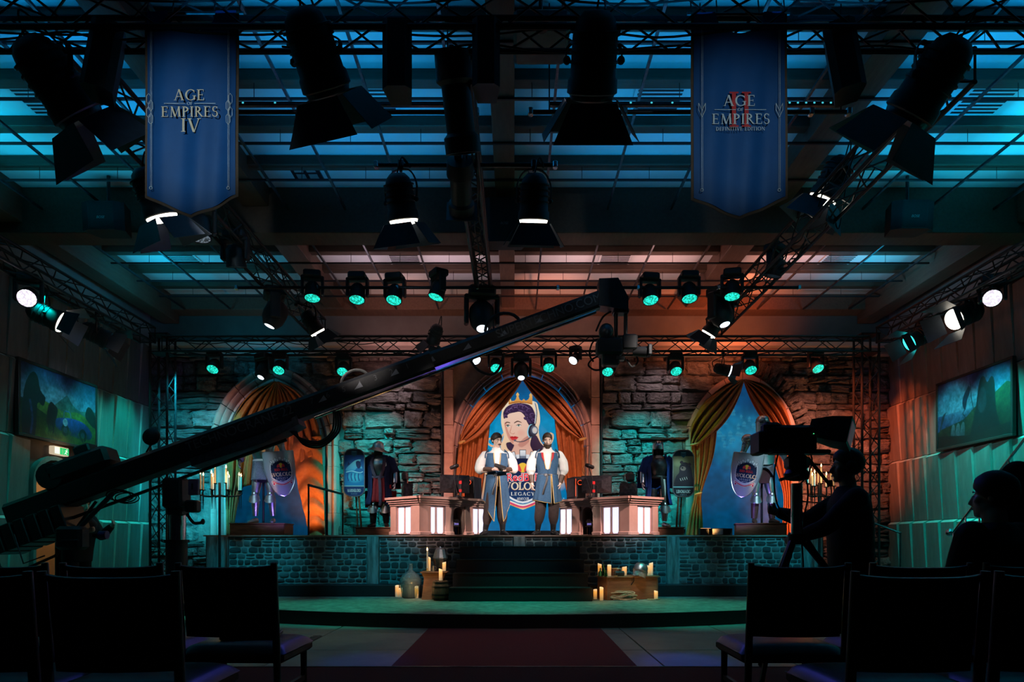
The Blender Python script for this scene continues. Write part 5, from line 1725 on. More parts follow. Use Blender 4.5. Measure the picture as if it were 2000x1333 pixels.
MB().box(-1.40, 1.40, -0.10, 0.0, 0.0, 0.13).build('base_box', 'black', scr)

# ---- blue town screens in the side arches
for nm, x0, x1, seed, lb in (('left', 440, 634, 5, 'dim blue screen in the left arch behind the tall armour'), ('right', 1352, 1548, 8, 'blue screen with a faint painted town in the right arch')):
    cv = Canvas(x0, 738, x1, 1050, 0.7)
    cv.a[:] = cv.lin((0, 96, 150))
    cv.soft(x0 + 110, 860, 90, 70, (20, 165, 215), 0.75)
    cv.soft(x0 + 110, 760, 120, 60, (0, 80, 140), 0.7)
    cv.soft(x0 + 60, 1020, 160, 60, (0, 78, 128), 0.7)
    cv.noise((6, 14, 30), 0.22, seed)
    rr = random.Random(seed)
    for i in range(26):
        x, y = x0 + 40 + rr.uniform(0, 90), 790 + rr.uniform(0, 80)
        w, h = rr.uniform(5, 11), rr.uniform(5, 9)
        cv.fill([(x, y), (x + w / 2, y - h * 0.6), (x + w, y), (x + w, y + h), (x, y + h)], (60, 175, 210), alpha=0.5)
        for k in range(3):
            cv.fill([(x + 1 + k * 3, y + 2), (x + 2.4 + k * 3, y + 2), (x + 2.4 + k * 3, y + 4.5), (x + 1 + k * 3, y + 4.5)], (0, 95, 150), alpha=0.8)
    b = P((x0 + x1) / 2, 1046, SCY)
    so = thing('blue_screen', lb, 'screen', (b.x, SCY, STZ))
    cv.sheet('screen_face', lambda u, v: P(x0 + (x1 - x0) * u, 738 + 312 * v, SCY) - Vector((b.x, SCY, STZ)), vcol('blue_screen_glow_' + nm, 0.30 if nm == 'left' else 0.55), so, clip(ARCH[nm], x0, 738, x1, 1050, SCY, 0.05))
    MB().box(-0.95, 0.95, 0.01, 0.05, 0.0, 3.0).build('cabinet_back', 'black', so)

# ---- velvet drapes
DRY = 15.02


def drape(parent, outer, inner, folds, amp, material, name='drape', swag=False, ph=0.0, yo=0.0, tw=0.0, org=None):
    oo, ii = smooth_line(outer, 8), smooth_line(inner, 8)

    def fn(u, v):
        a, b = lerp_line(oo, v), lerp_line(ii, v)
        x, y = a[0] + (b[0] - a[0]) * u, a[1] + (b[1] - a[1]) * u
        wid = abs(b[0] - a[0]) + abs(b[1] - a[1])
        if swag:
            d = amp * math.sin(2 * PI * folds * (v + 0.16 * math.sin(PI * u) * 0.8) + ph) + 0.3 * amp * math.sin(9 * u + 4 * v)
            y += 10 * math.sin(PI * u)
        else:
            f = 2 * PI * folds * (u + tw * v * (1 - u)) + ph
            d = amp * (math.sin(f) + 0.35 * math.sin(2.3 * f + 1.1)) * min(1.0, 0.25 + wid / 60.0)
        return P(x, y, DRY + yo - d) - org
    return MB().sheet(fn, 72, 40, 0.012).build(name, material, parent, smooth=180)


def drapes(label, x, parts, ties):
    org = P(x, 1046, DRY)
    org.z = STZ
    r = thing('velvet_drape', label, 'curtain', org, 0, 'velvet drapes in the arches')
    for outer, inner, folds, amp, m_, kw in parts:
        drape(r, outer, inner, folds, amp, m_, org=org, **kw)
    for tx, ty, w in ties:
        c = P(tx, ty, DRY - 0.09) - org
        MB().tube([c + Vector((w * math.cos(a), 0.07 * math.sin(a), 0.02 * math.cos(a))) for a in [k * PI / 6 for k in range(12)]], 0.018, 6, closed=True).build('tie_back', 'gold', r)
    return r


drapes('rust velvet drape on the left side of the central screen', 915, [
    ([(1016, 736), (985, 742), (945, 772), (912, 820), (899, 858)], [(1022, 738), (1004, 768), (975, 806), (940, 848), (904, 868)], 4.5, 0.05, 'velvet', dict(name='swag', tw=0.3)),
    ([(899, 850), (894, 900), (890, 960), (890, 1047)], [(958, 812), (951, 880), (941, 960), (925, 1047)], 4.5, 0.035, 'velvet', dict(name='fall', yo=0.06))], [(902, 864, 0.07)])
drapes('rust velvet drape on the right side of the central screen', 1125, [
    ([(1024, 736), (1055, 742), (1095, 772), (1128, 820), (1141, 856)], [(1018, 738), (1036, 766), (1066, 802), (1102, 838), (1136, 860)], 4.5, 0.05, 'velvet', dict(name='swag', tw=0.3)),
    ([(1140, 850), (1141, 900), (1140, 960), (1138, 1047)], [(1082, 812), (1090, 880), (1104, 950), (1122, 1047)], 4.5, 0.035, 'velvet', dict(name='fall', yo=0.06))], [(1138, 858, 0.07)])
drapes('ochre velvet drape fanned across the left arch with hanging swags', 600, [
    ([(537, 746), (498, 762), (468, 795), (450, 845), (446, 960)], [(541, 746), (545, 790), (547, 840), (545, 890), (535, 935)], 6.5, 0.06, 'velvet2', dict(name='fan', tw=0.15)),
    ([(541, 746), (544, 790), (546, 840), (548, 890), (550, 925)], [(543, 746), (578, 764), (605, 795), (622, 835), (628, 880)], 5.5, 0.06, 'velvet', dict(name='fan', tw=0.15)),
    ([(560, 835), (572, 900), (584, 960), (596, 1010), (604, 1047)], [(628, 850), (630, 900), (632, 960), (634, 1010), (635, 1047)], 6.0, 0.05, 'velvet', dict(name='fall', swag=True, yo=-0.05)),
    ([(444, 850), (444, 900), (443, 960), (443, 1047)], [(500, 870), (486, 920), (466, 980), (455, 1047)], 4.0, 0.04, 'velvet', dict(name='fall', yo=0.05))], [(630, 868, 0.05)])
drapes('green-gold velvet drape bulging out left of the right arch', 1365, [
    ([(1450, 742), (1416, 752), (1378, 785), (1352, 830), (1348, 866)], [(1454, 742), (1444, 775), (1424, 815), (1398, 845), (1362, 872)], 5.0, 0.07, 'velvet2', dict(name='swag', tw=0.3)),
    ([(1349, 860), (1352, 910), (1357, 963), (1348, 1005), (1340, 1047)], [(1402, 822), (1394, 890), (1371, 963), (1372, 1005), (1374, 1047)], 4.0, 0.045, 'velvet2', dict(name='fall', yo=0.06))], [(1356, 868, 0.08), (1364, 964, 0.07)])
drapes('dark gold velvet drape on the right side of the right arch', 1535, [
    ([(1456, 742), (1494, 752), (1528, 785), (1545, 830), (1548, 870)], [(1452, 742), (1464, 775), (1484, 812), (1510, 845), (1540, 874)], 5.0, 0.07, 'velvet', dict(name='swag', tw=0.3)),
    ([(1548, 866), (1548, 910), (1546, 963), (1547, 1005), (1550, 1047)], [(1500, 832), (1512, 900), (1530, 963), (1530, 1005), (1527, 1047)], 4.0, 0.045, 'velvet', dict(name='fall', yo=0.06))], [(1542, 870, 0.07)])

# ---- the two casters' desks
M['lightpanel'] = emit('desk_light_panel', (0.72, 0.74, 1.0), 1.25)
HD = 0.69


def desk_leg(r, a, b, pieces):
    a, b = Vector((*a, 0)), Vector((*b, 0))
    L = (b - a).length
    T = Matrix.Translation(a) @ Matrix.Rotation(math.atan2(b.y - a.y, b.x - a.x), 4, 'Z')
    tot = sum(w for _, w in pieces)
    x = 0.0
    for kind, w in pieces:
        w = w * L / tot
        x1 = x + w
        if kind == 'pil':
            mb = MB().cbox((x + w / 2, 0.13, 0.28), (w, 0.26, 0.53), T)
            mb.build('pilaster', 'desk', r)
            MB().cbox((x + w / 2, 0.12, 0.035), (w + 0.03, 0.30, 0.07), T, ch=0.012).build('pilaster_foot', 'desk', r)
        elif kind == 'lit':
            MB().cbox((x + w / 2, 0.14, 0.28), (w, 0.20, 0.53), T).build('recessed_panel', 'desk', r)
            pw = w * 0.30
            for c in (x + w * 0.27, x + w * 0.73):
                p = [(c - pw / 2, 0.50), (c - pw / 2, 0.07), (c - pw / 3, 0.035), (c + pw / 3, 0.035), (c + pw / 2, 0.07), (c + pw / 2, 0.50)]
                MB().prism(p[::-1], 0.022, 0.042, T).build('light_panel', 'lightpanel', r, smooth=0)
            MB().cbox((x + w / 2, 0.12, 0.03), (w, 0.26, 0.012), T).build('sill', 'desk', r)
        else:
            cz, rr_ = 0.40, w * 0.40
            c = x + w / 2
            out = [(x, 0.02), (x, 0.55), (x1, 0.55), (x1, 0.02), (c + rr_, 0.02), (c + rr_, cz)] + [(c + rr_ * math.cos(R(q)), cz + rr_ * math.sin(R(q))) for q in range(15, 180, 15)] + [(c - rr_, cz), (c - rr_, 0.02)]
            n_ = len(out)
            v = [(px_, 0.03, z) for px_, z in out] + [(px_, 0.25, z) for px_, z in out]
            # front frame as two halves so the outline stays clean
            MB().add([T @ Vector(q_) for q_ in v], [tuple(range(n_))[::-1], tuple(range(n_, 2 * n_))] + [(i, (i + 1) % n_, n_ + (i + 1) % n_, n_ + i) for i in range(n_)]).build('niche_frame', 'desk', r, smooth=30)
            MB().box(x, x1, 0.25, 0.27, 0.0, 0.55, T).build('niche_back', 'desk', r)
            MB().box(x, x1, 0.03, 0.25, 0.0, 0.02, T).build('niche_floor', 'desk', r)
            niche_spots.append((T @ Vector((c, 0.13, 0.02)), math.atan2(b.y - a.y, b.x - a.x)))
        x = x1
    for z0, z1, o in ((0.535, 0.57, 0.015), (0.57, 0.605, 0.04), (0.605, 0.645, 0.065), (0.645, HD, 0.095)):
        MB().box(-o * 0.5, L + o * 0.5, -o, 0.27, z0 + 0.002, z1 - 0.002, T).build('cornice', 'desk', r)


niche_spots = []


def desk(A, B, C_, p1, p2, label):
    r = thing('caster_desk', label, 'desk', (B[0], B[1], STZ), 0, 'casters desks')
    loc = lambda q: (q[0] - B[0], q[1] - B[1])
    niche_spots.clear()
    desk_leg(r, loc(A), loc(B), p1)
    desk_leg(r, loc(B), loc(C_), p2)
    poly = [loc(A), loc(B), loc(C_), (loc(C_)[0] * 0.72, loc(C_)[1] + 0.45), (0, 0.75), (loc(A)[0] * 0.6, loc(A)[1] + 0.45)]
    v = [(x, y, HD - 0.03) for x, y in poly] + [(x, y, HD - 0.001) for x, y in poly]
    k = len(poly)
    MB().add(v, [tuple(range(k))[::-1], tuple(range(k, 2 * k))] + [(i, (i + 1) % k, k + (i + 1) % k, k + i) for i in range(k)]).build('table_top', 'desk', r, smooth=0)
    return [(r.location + s, a) for s, a in niche_spots]


seqA = [('pil', 0.16), ('lit', 0.44), ('pil', 0.22)]
seqB = [('pil', 0.19), ('lit', 0.40), ('pil', 0.17), ('niche', 0.30), ('pil', 0.18), ('lit', 0.32)]
nl = desk((-2.27, 12.48), (-1.66, 11.9), (-0.55, 12.97), seqA, seqB, 'pink-beige desk with glowing panels left of the hosts')
nr = desk((0.84, 13.1), (2.0, 11.9), (2.60, 12.36), seqB[::-1], seqA[::-1], 'pink-beige desk with glowing panels right of the hosts')
for spots, lb in ((nl, 'tiny model house on a stand in the left desk niche'), (nr, 'tiny model house on a stand in the right desk niche')):
    for p, a in spots:
        r = thing('model_house', lb, 'model', p, a, 'model houses in the desk niches')
        MB().cbox((0, 0, 0.15), (0.17, 0.11, 0.014)).build('shelf', 'wood', r)
        for sx in (-1, 1):
            MB().cbox((sx * 0.06, 0, 0.075), (0.02, 0.06, 0.15)).build('support', 'wood', r)
        MB().cbox((0, 0, 0.195), (0.12, 0.09, 0.075)).build('house_wall', 'white', r)
        MB().prism([(-0.08, 0.23), (0.08, 0.23), (0.03, 0.285), (-0.03, 0.285)], -0.06, 0.06).build('house_roof', 'leather', r, smooth=0)
        for i in (-1, 0, 1):
            MB().cbox((i * 0.035, -0.046, 0.195), (0.018, 0.004, 0.03)).build('window', emit('tiny_window', (0.3, 0.25, 0.9), 0.8), r)
        MB().cbox((0.0, -0.03, 0.07), (0.035, 0.01, 0.13), ch=0.003).build('pennant', 'navy', r)

# ---- equipment on the desks
TZ = STZ + HD


def monitor(loc, rz, label):
    r = thing('monitor', label, 'monitor', loc, rz, 'desk monitors')
    MB().cbox((0, 0, 0.26), (0.56, 0.035, 0.33), ch=0.008).build('panel', 'blackm', r)
    MB().loft([[(a * 0.27, 0.018, 0.26 + b * 0.155) for a, b in ((-1, -1), (1, -1), (1, 1), (-1, 1))], [(a * 0.10, 0.05, 0.26 + b * 0.07) for a, b in ((-1, -1), (1, -1), (1, 1), (-1, 1))]], True).build('back_shell', 'gunmetal', r, smooth=10)
    MB().cbox((0, 0.05, 0.12), (0.05, 0.03, 0.24), ch=0.006).build('stand_neck', 'blackm', r)
    MB().cbox((0, 0.02, 0.008), (0.24, 0.18, 0.016), ch=0.005).build('stand_foot', 'blackm', r)
    MB().box(-0.26, 0.26, -0.0195, -0.0178, 0.115, 0.405).build('screen', emit('monitor_glow', (0.03, 0.035, 0.05), 0.4), r)


def pc_tower(loc, rz, label):
    r = thing('pc_tower', label, 'computer', loc, rz, 'desktop computers')
    MB().cbox((0, 0, 0.21), (0.22, 0.40, 0.42), ch=0.008).build('case', 'black', r)
    MB().box(-0.113, -0.1105, -0.17, 0.17, 0.05, 0.39).build('glass_side', 'gunmetal', r)
    for z in (0.31,):
        MB().tube([(0.07 * math.cos(k * PI / 6) * 0.7, -0.203, z + 0.042 * math.sin(k * PI / 6)) for k in range(12)], 0.005, 5, closed=True).build('fan_ring', emit('red_fan_glow', (1.0, 0.10, 0.03), 1.2), r)
    MB().box(-0.095, -0.085, -0.206, -0.201, 0.05, 0.38).build('light_strip', emit('red_fan_glow', (1.0, 0.10, 0.03), 1.2), r)


def microphone(loc, tip, d, label):
    loc, tip = Vector(loc), Vector(tip)
    r = thing('microphone', label, 'microphone', loc, 0, 'desk microphones on boom arms')
    t = tip - loc
    MB().lathe([(0.001, 0), (0.06, 0), (0.06, 0.015), (0.015, 0.03), (0.012, 0.05)], 12).build('base', 'blackm', r)
    MB().tube(smooth_line([(0, 0, 0.03), (t.x * 0.2 - 0.05 * d, t.y * 0.3, t.z * 0.55), (t.x, t.y, t.z - 0.06), (t.x, t.y, t.z)], 5), 0.008, 6).build('boom_arm', 'blackm', r)
    q = Matrix.Translation(t) @ Matrix.Rotation(R(70 * d), 4, 'Y')
    MB().lathe([(0.02, -0.09), (0.034, -0.07), (0.036, 0.03), (0.034, 0.06), (0.018, 0.08)], 12, q).build('capsule', 'rubber', r)
    MB().lathe([(0.037, -0.01), (0.039, -0.01), (0.039, 0.02), (0.037, 0.02)], 12, q).build('ring', 'gunmetal', r)
    MB().tube(smooth_line([t + Vector((0.09 * d, 0, 0.01)), t + Vector((0.13 * d, 0, -0.08)), t + Vector((0.06 * d, 0, -0.2)), Vector((0.02, 0, 0.1))], 5), 0.004, 5).build('cable', 'rubber', r)


monitor((-1.10, 12.55, TZ), R(200), 'black monitor seen from behind on the left desk')
pc_tower((-0.80, 12.98, TZ), R(-18), 'black computer tower with red fan glow on the left desk')
microphone((-1.02, 12.28, TZ), (-1.08, 12.3, EYE + (HY - 912) * 12.3 / F), 1, 'boom microphone above the left desk')
monitor((1.52, 12.65, TZ), R(165), 'black monitor seen from behind on the right desk')
pc_tower((1.17, 13.02, TZ), R(18), 'black computer tower with red fan glow on the right desk')
microphone((1.36, 12.38, TZ), (1.36, 12.4, EYE + (HY - 911) * 12.4 / F), -1, 'boom microphone above the right desk')
for x, y, lb in ((-0.98, 12.36, 'black and red headset stand on the left desk'), (1.44, 12.44, 'black and red headset stand on the right desk')):
    r = thing('headset_stand', lb, 'headset stand', (x, y, TZ), 0, 'headset stands')
    MB().cbox((0, 0, 0.15), (0.045, 0.045, 0.30), ch=0.008).build('post', 'black', r)
    for z in (0.12, 0.27):
        MB().cbox((0, 0, z), (0.052, 0.052, 0.06), ch=0.006).build('red_band', mat('red_plastic', (0.75, 0.015, 0.02), None, 10, 0.4), r)
    MB().cbox((0, 0, 0.006), (0.12, 0.12, 0.012), ch=0.004).build('foot', 'black', r)


def gaming_chair(loc, rz, label):
    r = thing('gaming_chair', label, 'chair', loc, rz, 'quilted caster chairs')
    mg = mat('mauve_grey_leather', (0.24, 0.17, 0.18), (0.18, 0.125, 0.13), 12, 0.4)

    def fn(u, v):
        x = (u - 0.5) * (0.46 - 0.06 * v)
        z = 0.50 + 0.58 * v
        edge = (1 - (2 * u - 1) ** 4) * (1 - (2 * v - 1) ** 6)
        qx, qz = u * 8, v * 9
        quilt = 0.010 * abs(math.sin(PI * (qx + qz) / 2)) * abs(math.sin(PI * (qx - qz) / 2))
        return (x, -0.05 - 0.05 * edge - quilt * 1.6 + 0.06 * (2 * u - 1) ** 2, z)
    MB().sheet(fn, 48, 54, 0.05).build('backrest', mg, r, smooth=60)
    MB().cbox((0, -0.07, 1.20), (0.20, 0.10, 0.20), ch=0.045).build('headrest', mg, r)
    MB().cbox((0, -0.02, 1.09), (0.07, 0.03, 0.08), ch=0.01).build('headrest_post', 'chrome', r)
    MB().cbox((0, -0.28, 0.46), (0.50, 0.48, 0.11), ch=0.035).build('seat', mg, r)
    for sx in (-1, 1):
        MB().cbox((sx * 0.28, -0.25, 0.67), (0.06, 0.26, 0.035), ch=0.012).build('armrest', 'black', r)
        MB().cbox((sx * 0.28, -0.25, 0.55), (0.035, 0.06, 0.22), ch=0.01).build('arm_post', 'black', r)
    MB().cyl((0, -0.25, 0.08), (0, -0.25, 0.42), 0.03, n=10).build('gas_column', 'chrome', r)
    for k in range(5):
        a = k * 2 * PI / 5
        e = Vector((0.30 * math.cos(a), -0.25 + 0.30 * math.sin(a), 0.06))
        MB().tube([(0, -0.25, 0.10), e], [0.03, 0.018], 6).build('base_spoke', 'black', r)
        MB().ball((e.x, e.y, 0.03), 0.03, 8, 6).build('castor', 'rubber', r)


gaming_chair((2.33, 13.95, STZ), R(18), 'quilted mauve-grey gaming chair behind the right desk')
gaming_chair((-2.14, 13.7, STZ), R(-105), 'gaming chair seen side-on behind the left desk')


# ---- player shields on easel poles
def player_sign(x0, y0, x1, y1, Y, kind, name1, name2, pole, label):
    w, h = x1 - x0, y1 - y0
    cv = Canvas(x0, y0, x1, y1, 3.0)
    if kind == 'shark':
        cv.a[:] = cv.lin((8, 60, 110))
        cv.fill([(x0, y0 + 12), (x1, y0 + 12), (x1, y0 + 74), (x0, y0 + 74)], (10, 70, 150), (20, 140, 200))
        cv.soft(x0 + 22, y0 + 55, 18, 12, (90, 215, 235), 0.8)
        cv.fill([(x0 + 3, y0 + 40), (x0 + 12, y0 + 30), (x0 + 22, y0 + 22), (x0 + 33, y0 + 20), (x0 + 31, y0 + 27), (x0 + 36, y0 + 38), (x0 + 27, y0 + 36), (x0 + 20, y0 + 42), (x0 + 10, y0 + 44)], (150, 235, 245), (60, 160, 210), sm=3)
        cv.fill([(x0 + 24, y0 + 24), (x0 + 31, y0 + 24), (x0 + 33, y0 + 34), (x0 + 28, y0 + 38), (x0 + 24, y0 + 32)], (8, 35, 90), sm=3)
        cv.fill([(x0 + 6, y0 + 32), (x0 + 12, y0 + 30), (x0 + 9, y0 + 24)], (10, 45, 100))
        cv.stroke([(x0 + 4, y0 + 45), (x0 + 16, y0 + 43), (x0 + 30, y0 + 46), (x0 + 37, y0 + 44)], 1.6, (180, 240, 250))
        for k in range(4):
            cv.stroke([(x0 + 8 + 7 * k, y0 + 47), (x0 + 7 + 7 * k, y0 + 54), (x0 + 9 + 7 * k, y0 + 62)], 1.8, (10, 60, 140))
    else:
        cv.a[:] = cv.lin((30, 26, 34))
        cv.fill([(x0, y0 + 12), (x1, y0 + 12), (x1, y0 + 70), (x0, y0 + 70)], (150, 150, 110), (70, 44, 60))
        cv.soft(x0 + 14, y0 + 22, 18, 12, (205, 200, 150), 0.8)
        cv.fill([(x0 + 5, y0 + 70), (x0 + 6, y0 + 52), (x0 + 12, y0 + 44), (x0 + 13, y0 + 32), (x0 + 20, y0 + 24), (x0 + 30, y0 + 26), (x0 + 36, y0 + 36), (x0 + 38, y0 + 52), (x0 + 40, y0 + 70)], (70, 48, 62), (38, 24, 40), sm=3)
        for ex_, ey in ((x0 + 17, y0 + 24), (x0 + 32, y0 + 28)):
            cv.ell(ex_, ey, 3.4, 3.2, (84, 58, 70))
        cv.ell(x0 + 20, y0 + 36, 5.5, 4.2, (176, 140, 130))
        cv.ell(x0 + 18.6, y0 + 34.6, 2.0, 1.5, (24, 16, 22))
        cv.ell(x0 + 19.6, y0 + 30, 0.9, 0.9, (15, 10, 15))
        cv.ell(x0 + 27, y0 + 31, 0.9, 0.9, (15, 10, 15))
        for k in range(4):
            cv.stroke([(x0 + 14 + 4 * k, y0 + 55 - k), (x0 + 16 + 4 * k, y0 + 60 - k)], 1.2, (220, 210, 200))
    cv.fill([(x0, y0 + 71), (x1, y0 + 71), (x1, y0 + 73), (x0, y0 + 73)], (150, 205, 210))
    cv.fill([(x0, y0 + 73), (x1, y0 + 73), (x1, y1), (x0, y1)], (8, 50, 110) if kind == 'shark' else (24, 24, 40))
    cv.fill([(x0, y0), (x1, y0), (x1, y0 + 11), (x0, y0 + 11)], (10, 40, 52))
    cv.fill([(x0 + w / 2 - 6, y0 + 3), (x0 + w / 2 + 6, y0 + 3), (x0 + w / 2 + 5, y0 + 11), (x0 + w / 2, y0 + 15), (x0 + w / 2 - 5, y0 + 11)], (20, 90, 110))
    cv.stroke([(x0 + w / 2 - 4, y0 + 5), (x0 + w / 2 + 4, y0 + 5)], 1.2, (110, 170, 180), 0)
    cv.text(name1, x0 + w / 2, y0 + 83.5, 5.6, (225, 235, 235), w * 0.66, 0.04, 0.12)
    cv.text(name2, x0 + w / 2, y0 + 88.5, 2.6, (150, 190, 200), w * 0.3, 0.2)
    b = P((x0 + x1) / 2, 1046, Y)
    org = Vector((b.x, Y, STZ + pole[2]))
    r = thing('player_sign', label, 'sign', org, 0, 'player signs on easel poles')
    rad = 0.36

    def inside(u, v, m=0.0):
        px_, py_ = u * w, v * h
        rr_ = rad * w
        cxx = min(max(px_, rr_), w - rr_)
        cyy = min(max(py_, rr_), h - rr_)
        return (px_ - cxx) ** 2 + (py_ - cyy) ** 2 <= (rr_ - m) ** 2
    cv.sheet('print', lambda u, v: P(x0 + w * u, y0 + h * v, Y) - org + Vector((0, -0.012, 0)), vcol('sign_print', 0.0, 0.5), r, inside)
    rim = []
    k = Y / F
    W_, H_ = w * k, h * k
    rr_ = rad * W_
    cz = EYE - ((y0 + y1) / 2 - HY) * k - org.z
    for qx, qz, a0 in ((1, 1, 0), (-1, 1, 90), (-1, -1, 180), (1, -1, 270)):
        for a in range(0, 91, 18):
            rim.append((qx * (W_ / 2 - rr_) + rr_ * math.cos(R(a0 + a)), qz * (H_ / 2 - rr_) + rr_ * math.sin(R(a0 + a)) + cz))
    MB().prism(rim[::-1], 0.0, 0.02).build('board', 'blackm', r, smooth=0)
    MB().tube([(a, -0.004, b_) for a, b_ in rim], 0.012, 6, closed=True).build('frame', 'steel2', r)
    MB().tube([P(pole[0], y1 - 6, Y) - org + Vector((0, 0.02, 0)), Vector(((pole[1] - CX) * k - org.x, 0.03, 0.0))], 0.018, 8).build('wooden_pole', 'wood', r)
    MB().tube([(0.0, 0.02, cz + H_ / 2 - 0.02), (-0.02, 0.02, cz + H_ / 2 + 0.20)], 0.006, 5).build('hook', 'iron', r)
    MB().tube([(0.0, 0.03, cz), (0.0, 0.28, 0.0)], 0.014, 6).build('back_leg', 'wood', r)


player_sign(672, 878, 712, 970, 12.75, 'shark', 'MARINELORD', 'FRANCE', (700, 705, 0.16), 'blue player sign with a shark, left of the left desk')
player_sign(1314, 880, 1355, 971, 12.75, 'bear', 'LIDOMAGIC', 'CHINA', (1326, 1322, 0.16), 'dark player sign with a bear, right of the right desk')


# ---- wooden pedestals for the armour
def pedestal(x0, x1, ytop, Y, depth, label, rz=0.0):
    b = P((x0 + x1) / 2, 1046, Y)
    k = Y / F
    h = EYE - (ytop - HY) * k - STZ
    w = (x1 - x0) * k
    r = thing('pedestal', label, 'pedestal', (b.x, Y + depth / 2, STZ), rz, 'armour pedestals')
    MB().cbox((0, 0, (h - 0.025) / 2), (w, depth, h - 0.025), ch=0.008).build('box', 'wood', r)
    MB().cbox((0, 0, h - 0.0125), (w + 0.03, depth + 0.03, 0.025), ch=0.006).build('top_board', 'wood', r)
    return Vector((b.x, Y + depth / 2, STZ + h))


PD = {}
PD['left'] = pedestal(446, 548, 1022, 12.9, 0.85, 'long dark wooden pedestal under the left shielded armour', 0.12)
PD['right'] = pedestal(1452, 1546, 1022, 12.9, 0.85, 'long dark wooden pedestal under the right shielded armour', -0.28)
PD['sl'] = pedestal(694, 762, 1030, 12.6, 0.6, 'low wooden pedestal under the red-cloaked armour')
PD['sr'] = pedestal(1282, 1336, 1030, 12.6, 0.6, 'low wooden pedestal under the blue-cloaked armour')

# ---- railings
def railing(label, pts, height, posts, rad=0.016, m_='iron'):
    p0 = Vector(pts[0])
    r = thing('railing', label, 'railing', p0)
    top = [Vector(p) - p0 + Vector((0, 0, height)) for p in pts]
    MB().tube(top, rad * 1.4, 8).build('handrail', m_, r)
    for t_ in posts:
        c = Vector(lerp_line([tuple(Vector(p) - p0) for p in pts], t_))
        MB().cyl(c, c + Vector((0, 0, height)), rad, n=8).build('baluster', m_, r)
    return r


railing('thin black railing running back across the stage beside the left drape', [(-3.5, 11.6, STZ), (-3.5, 13.9, STZ)], 0.94 - (STZ - EYE), (0, 0.5, 1.0))
r = railing('pale blue-lit stair handrail with ball end on the far right', [(7.2, 11.2, 0.28), (7.2, 9.3, 1.86)], 0.95, (0, 0.16, 0.33, 0.5, 0.66, 0.83, 1.0), 0.014, 'chrome')
MB().ball((0, 0.08, 0.95), 0.07, 12, 8).build('ball_end', 'chrome', r)
stp = thing('side_stairs', 'dark flight of stairs under the pale handrail by the right wall', 'stairs', (7.75, 11.2, 0.0))
for i in range(9):
    MB().box(-0.55, 0.55, -0.25 * (i + 1), -0.25 * i, 0.0, 0.22 * (i + 1)).build('step', 'tread', stp)
r = thing('railing', 'thin rail sloping down beside the right end of the stage', 'railing', (6.05, 12.8, 0.0))
MB().tube([(0, 0, 1.68), (0.73, -0.8, 1.23)], 0.018, 8).build('handrail', 'gunmetal', r)
for x, y, h in ((0, 0, 1.68), (0.73, -0.8, 1.23)):
    MB().cyl((x, y, 0), (x, y, h), 0.016, n=8).build('baluster', 'gunmetal', r)
    MB().ball((x, y, h), 0.024, 8, 6).build('knob', 'gunmetal', r)
# LED floor bars behind the drape foot
for x, lb in ((1378, 'small black floor lamp at the foot of the green-gold drape'), (1405, 'long black floor box left of the right pedestal')):
    b = P(x, 1046, 14.2)
    r = thing('floor_lamp_box', lb, 'stage light', (b.x, 14.2, STZ))
    MB().cbox((0, 0, 0.09), (0.26 if x < 1390 else 0.50, 0.16, 0.14), ch=0.01).build('case', 'black', r)
    MB().box(-0.09, 0.09, -0.05, 0.05, 0.161, 0.166).build('lamp_strip', emit('floor_bar_glow', (1.0, 0.45, 0.18), 1.5) if x < 1390 else M['gunmetal'], r)
    MB().cbox((0, 0, 0.01), (0.2, 0.2, 0.02)).build('foot', 'black', r)

# ---- candles
def wax_glow():
    if 'glowing_wax' in MATS:
        return MATS['glowing_wax']
    m = bpy.data.materials.new('glowing_wax')
    m.use_nodes = True
    nt = m.node_tree
    b = nt.nodes['Principled BSDF']
    b.inputs['Base Color'].default_value = (0.80, 0.72, 0.55, 1)
    b.inputs['Roughness'].default_value = 0.5
    tc = nt.nodes.new('ShaderNodeTexCoord')
    sp = nt.nodes.new('ShaderNodeSeparateXYZ')
    nt.links.new(tc.outputs['Generated'], sp.inputs[0])
    rp = nt.nodes.new('ShaderNodeValToRGB')
    e = rp.color_ramp.elements
    e[0].position, e[0].color = 0.1, (0.16, 0.10, 0.04, 1)
    e[1].position, e[1].color = 0.72, (1.0, 0.36, 0.035, 1)
    e2 = e.new(1.0)
    e2.color = (1.0, 0.72, 0.38, 1)
    nt.links.new(sp.outputs[2], rp.inputs[0])
    nt.links.new(rp.outputs[0], b.inputs['Emission Color'])
    b.inputs['Emission Strength'].default_value = 0.85
    MATS['glowing_wax'] = m
    return m


def pillar_candle(x, yt, yb, wpx, Y, label, seed, group='flameless pillar candles'):
    k = Y / F
    base = P(x, yb, Y)
    h, rd = (yb - yt) * k, wpx * k / 2
    r = thing('pillar_candle', label, 'candle', base, 0, group)
    rr_ = random.Random(seed)
    a0 = rr_.uniform(0, 6.28)
    n_ = 16
    rings = []
    for z in (0.0, 0.25, 0.5, 0.75):
        rings.append([(rd * math.cos(2 * PI * q / n_), rd * math.sin(2 * PI * q / n_), h * z) for q in range(n_)])
    for f in (1.0, 0.86):
        rings.append([(f * rd * math.cos(2 * PI * q / n_), f * rd * math.sin(2 * PI * q / n_), h * (0.95 + 0.05 * math.cos(2 * PI * q / n_ - a0)) - (0 if f == 1 else 0.004)) for q in range(n_)])
    rings.append([(0.5 * rd * math.cos(2 * PI * q / n_), 0.5 * rd * math.sin(2 * PI * q / n_), h * 0.86) for q in range(n_)])
    MB().loft(rings, True).build('wax_body', wax_glow(), r, smooth=50)
    MB().tube([(0, 0, h * 0.85), (0.001, 0, h * 0.95)], 0.0025, 5).build('wick', 'rubber', r)
    return r


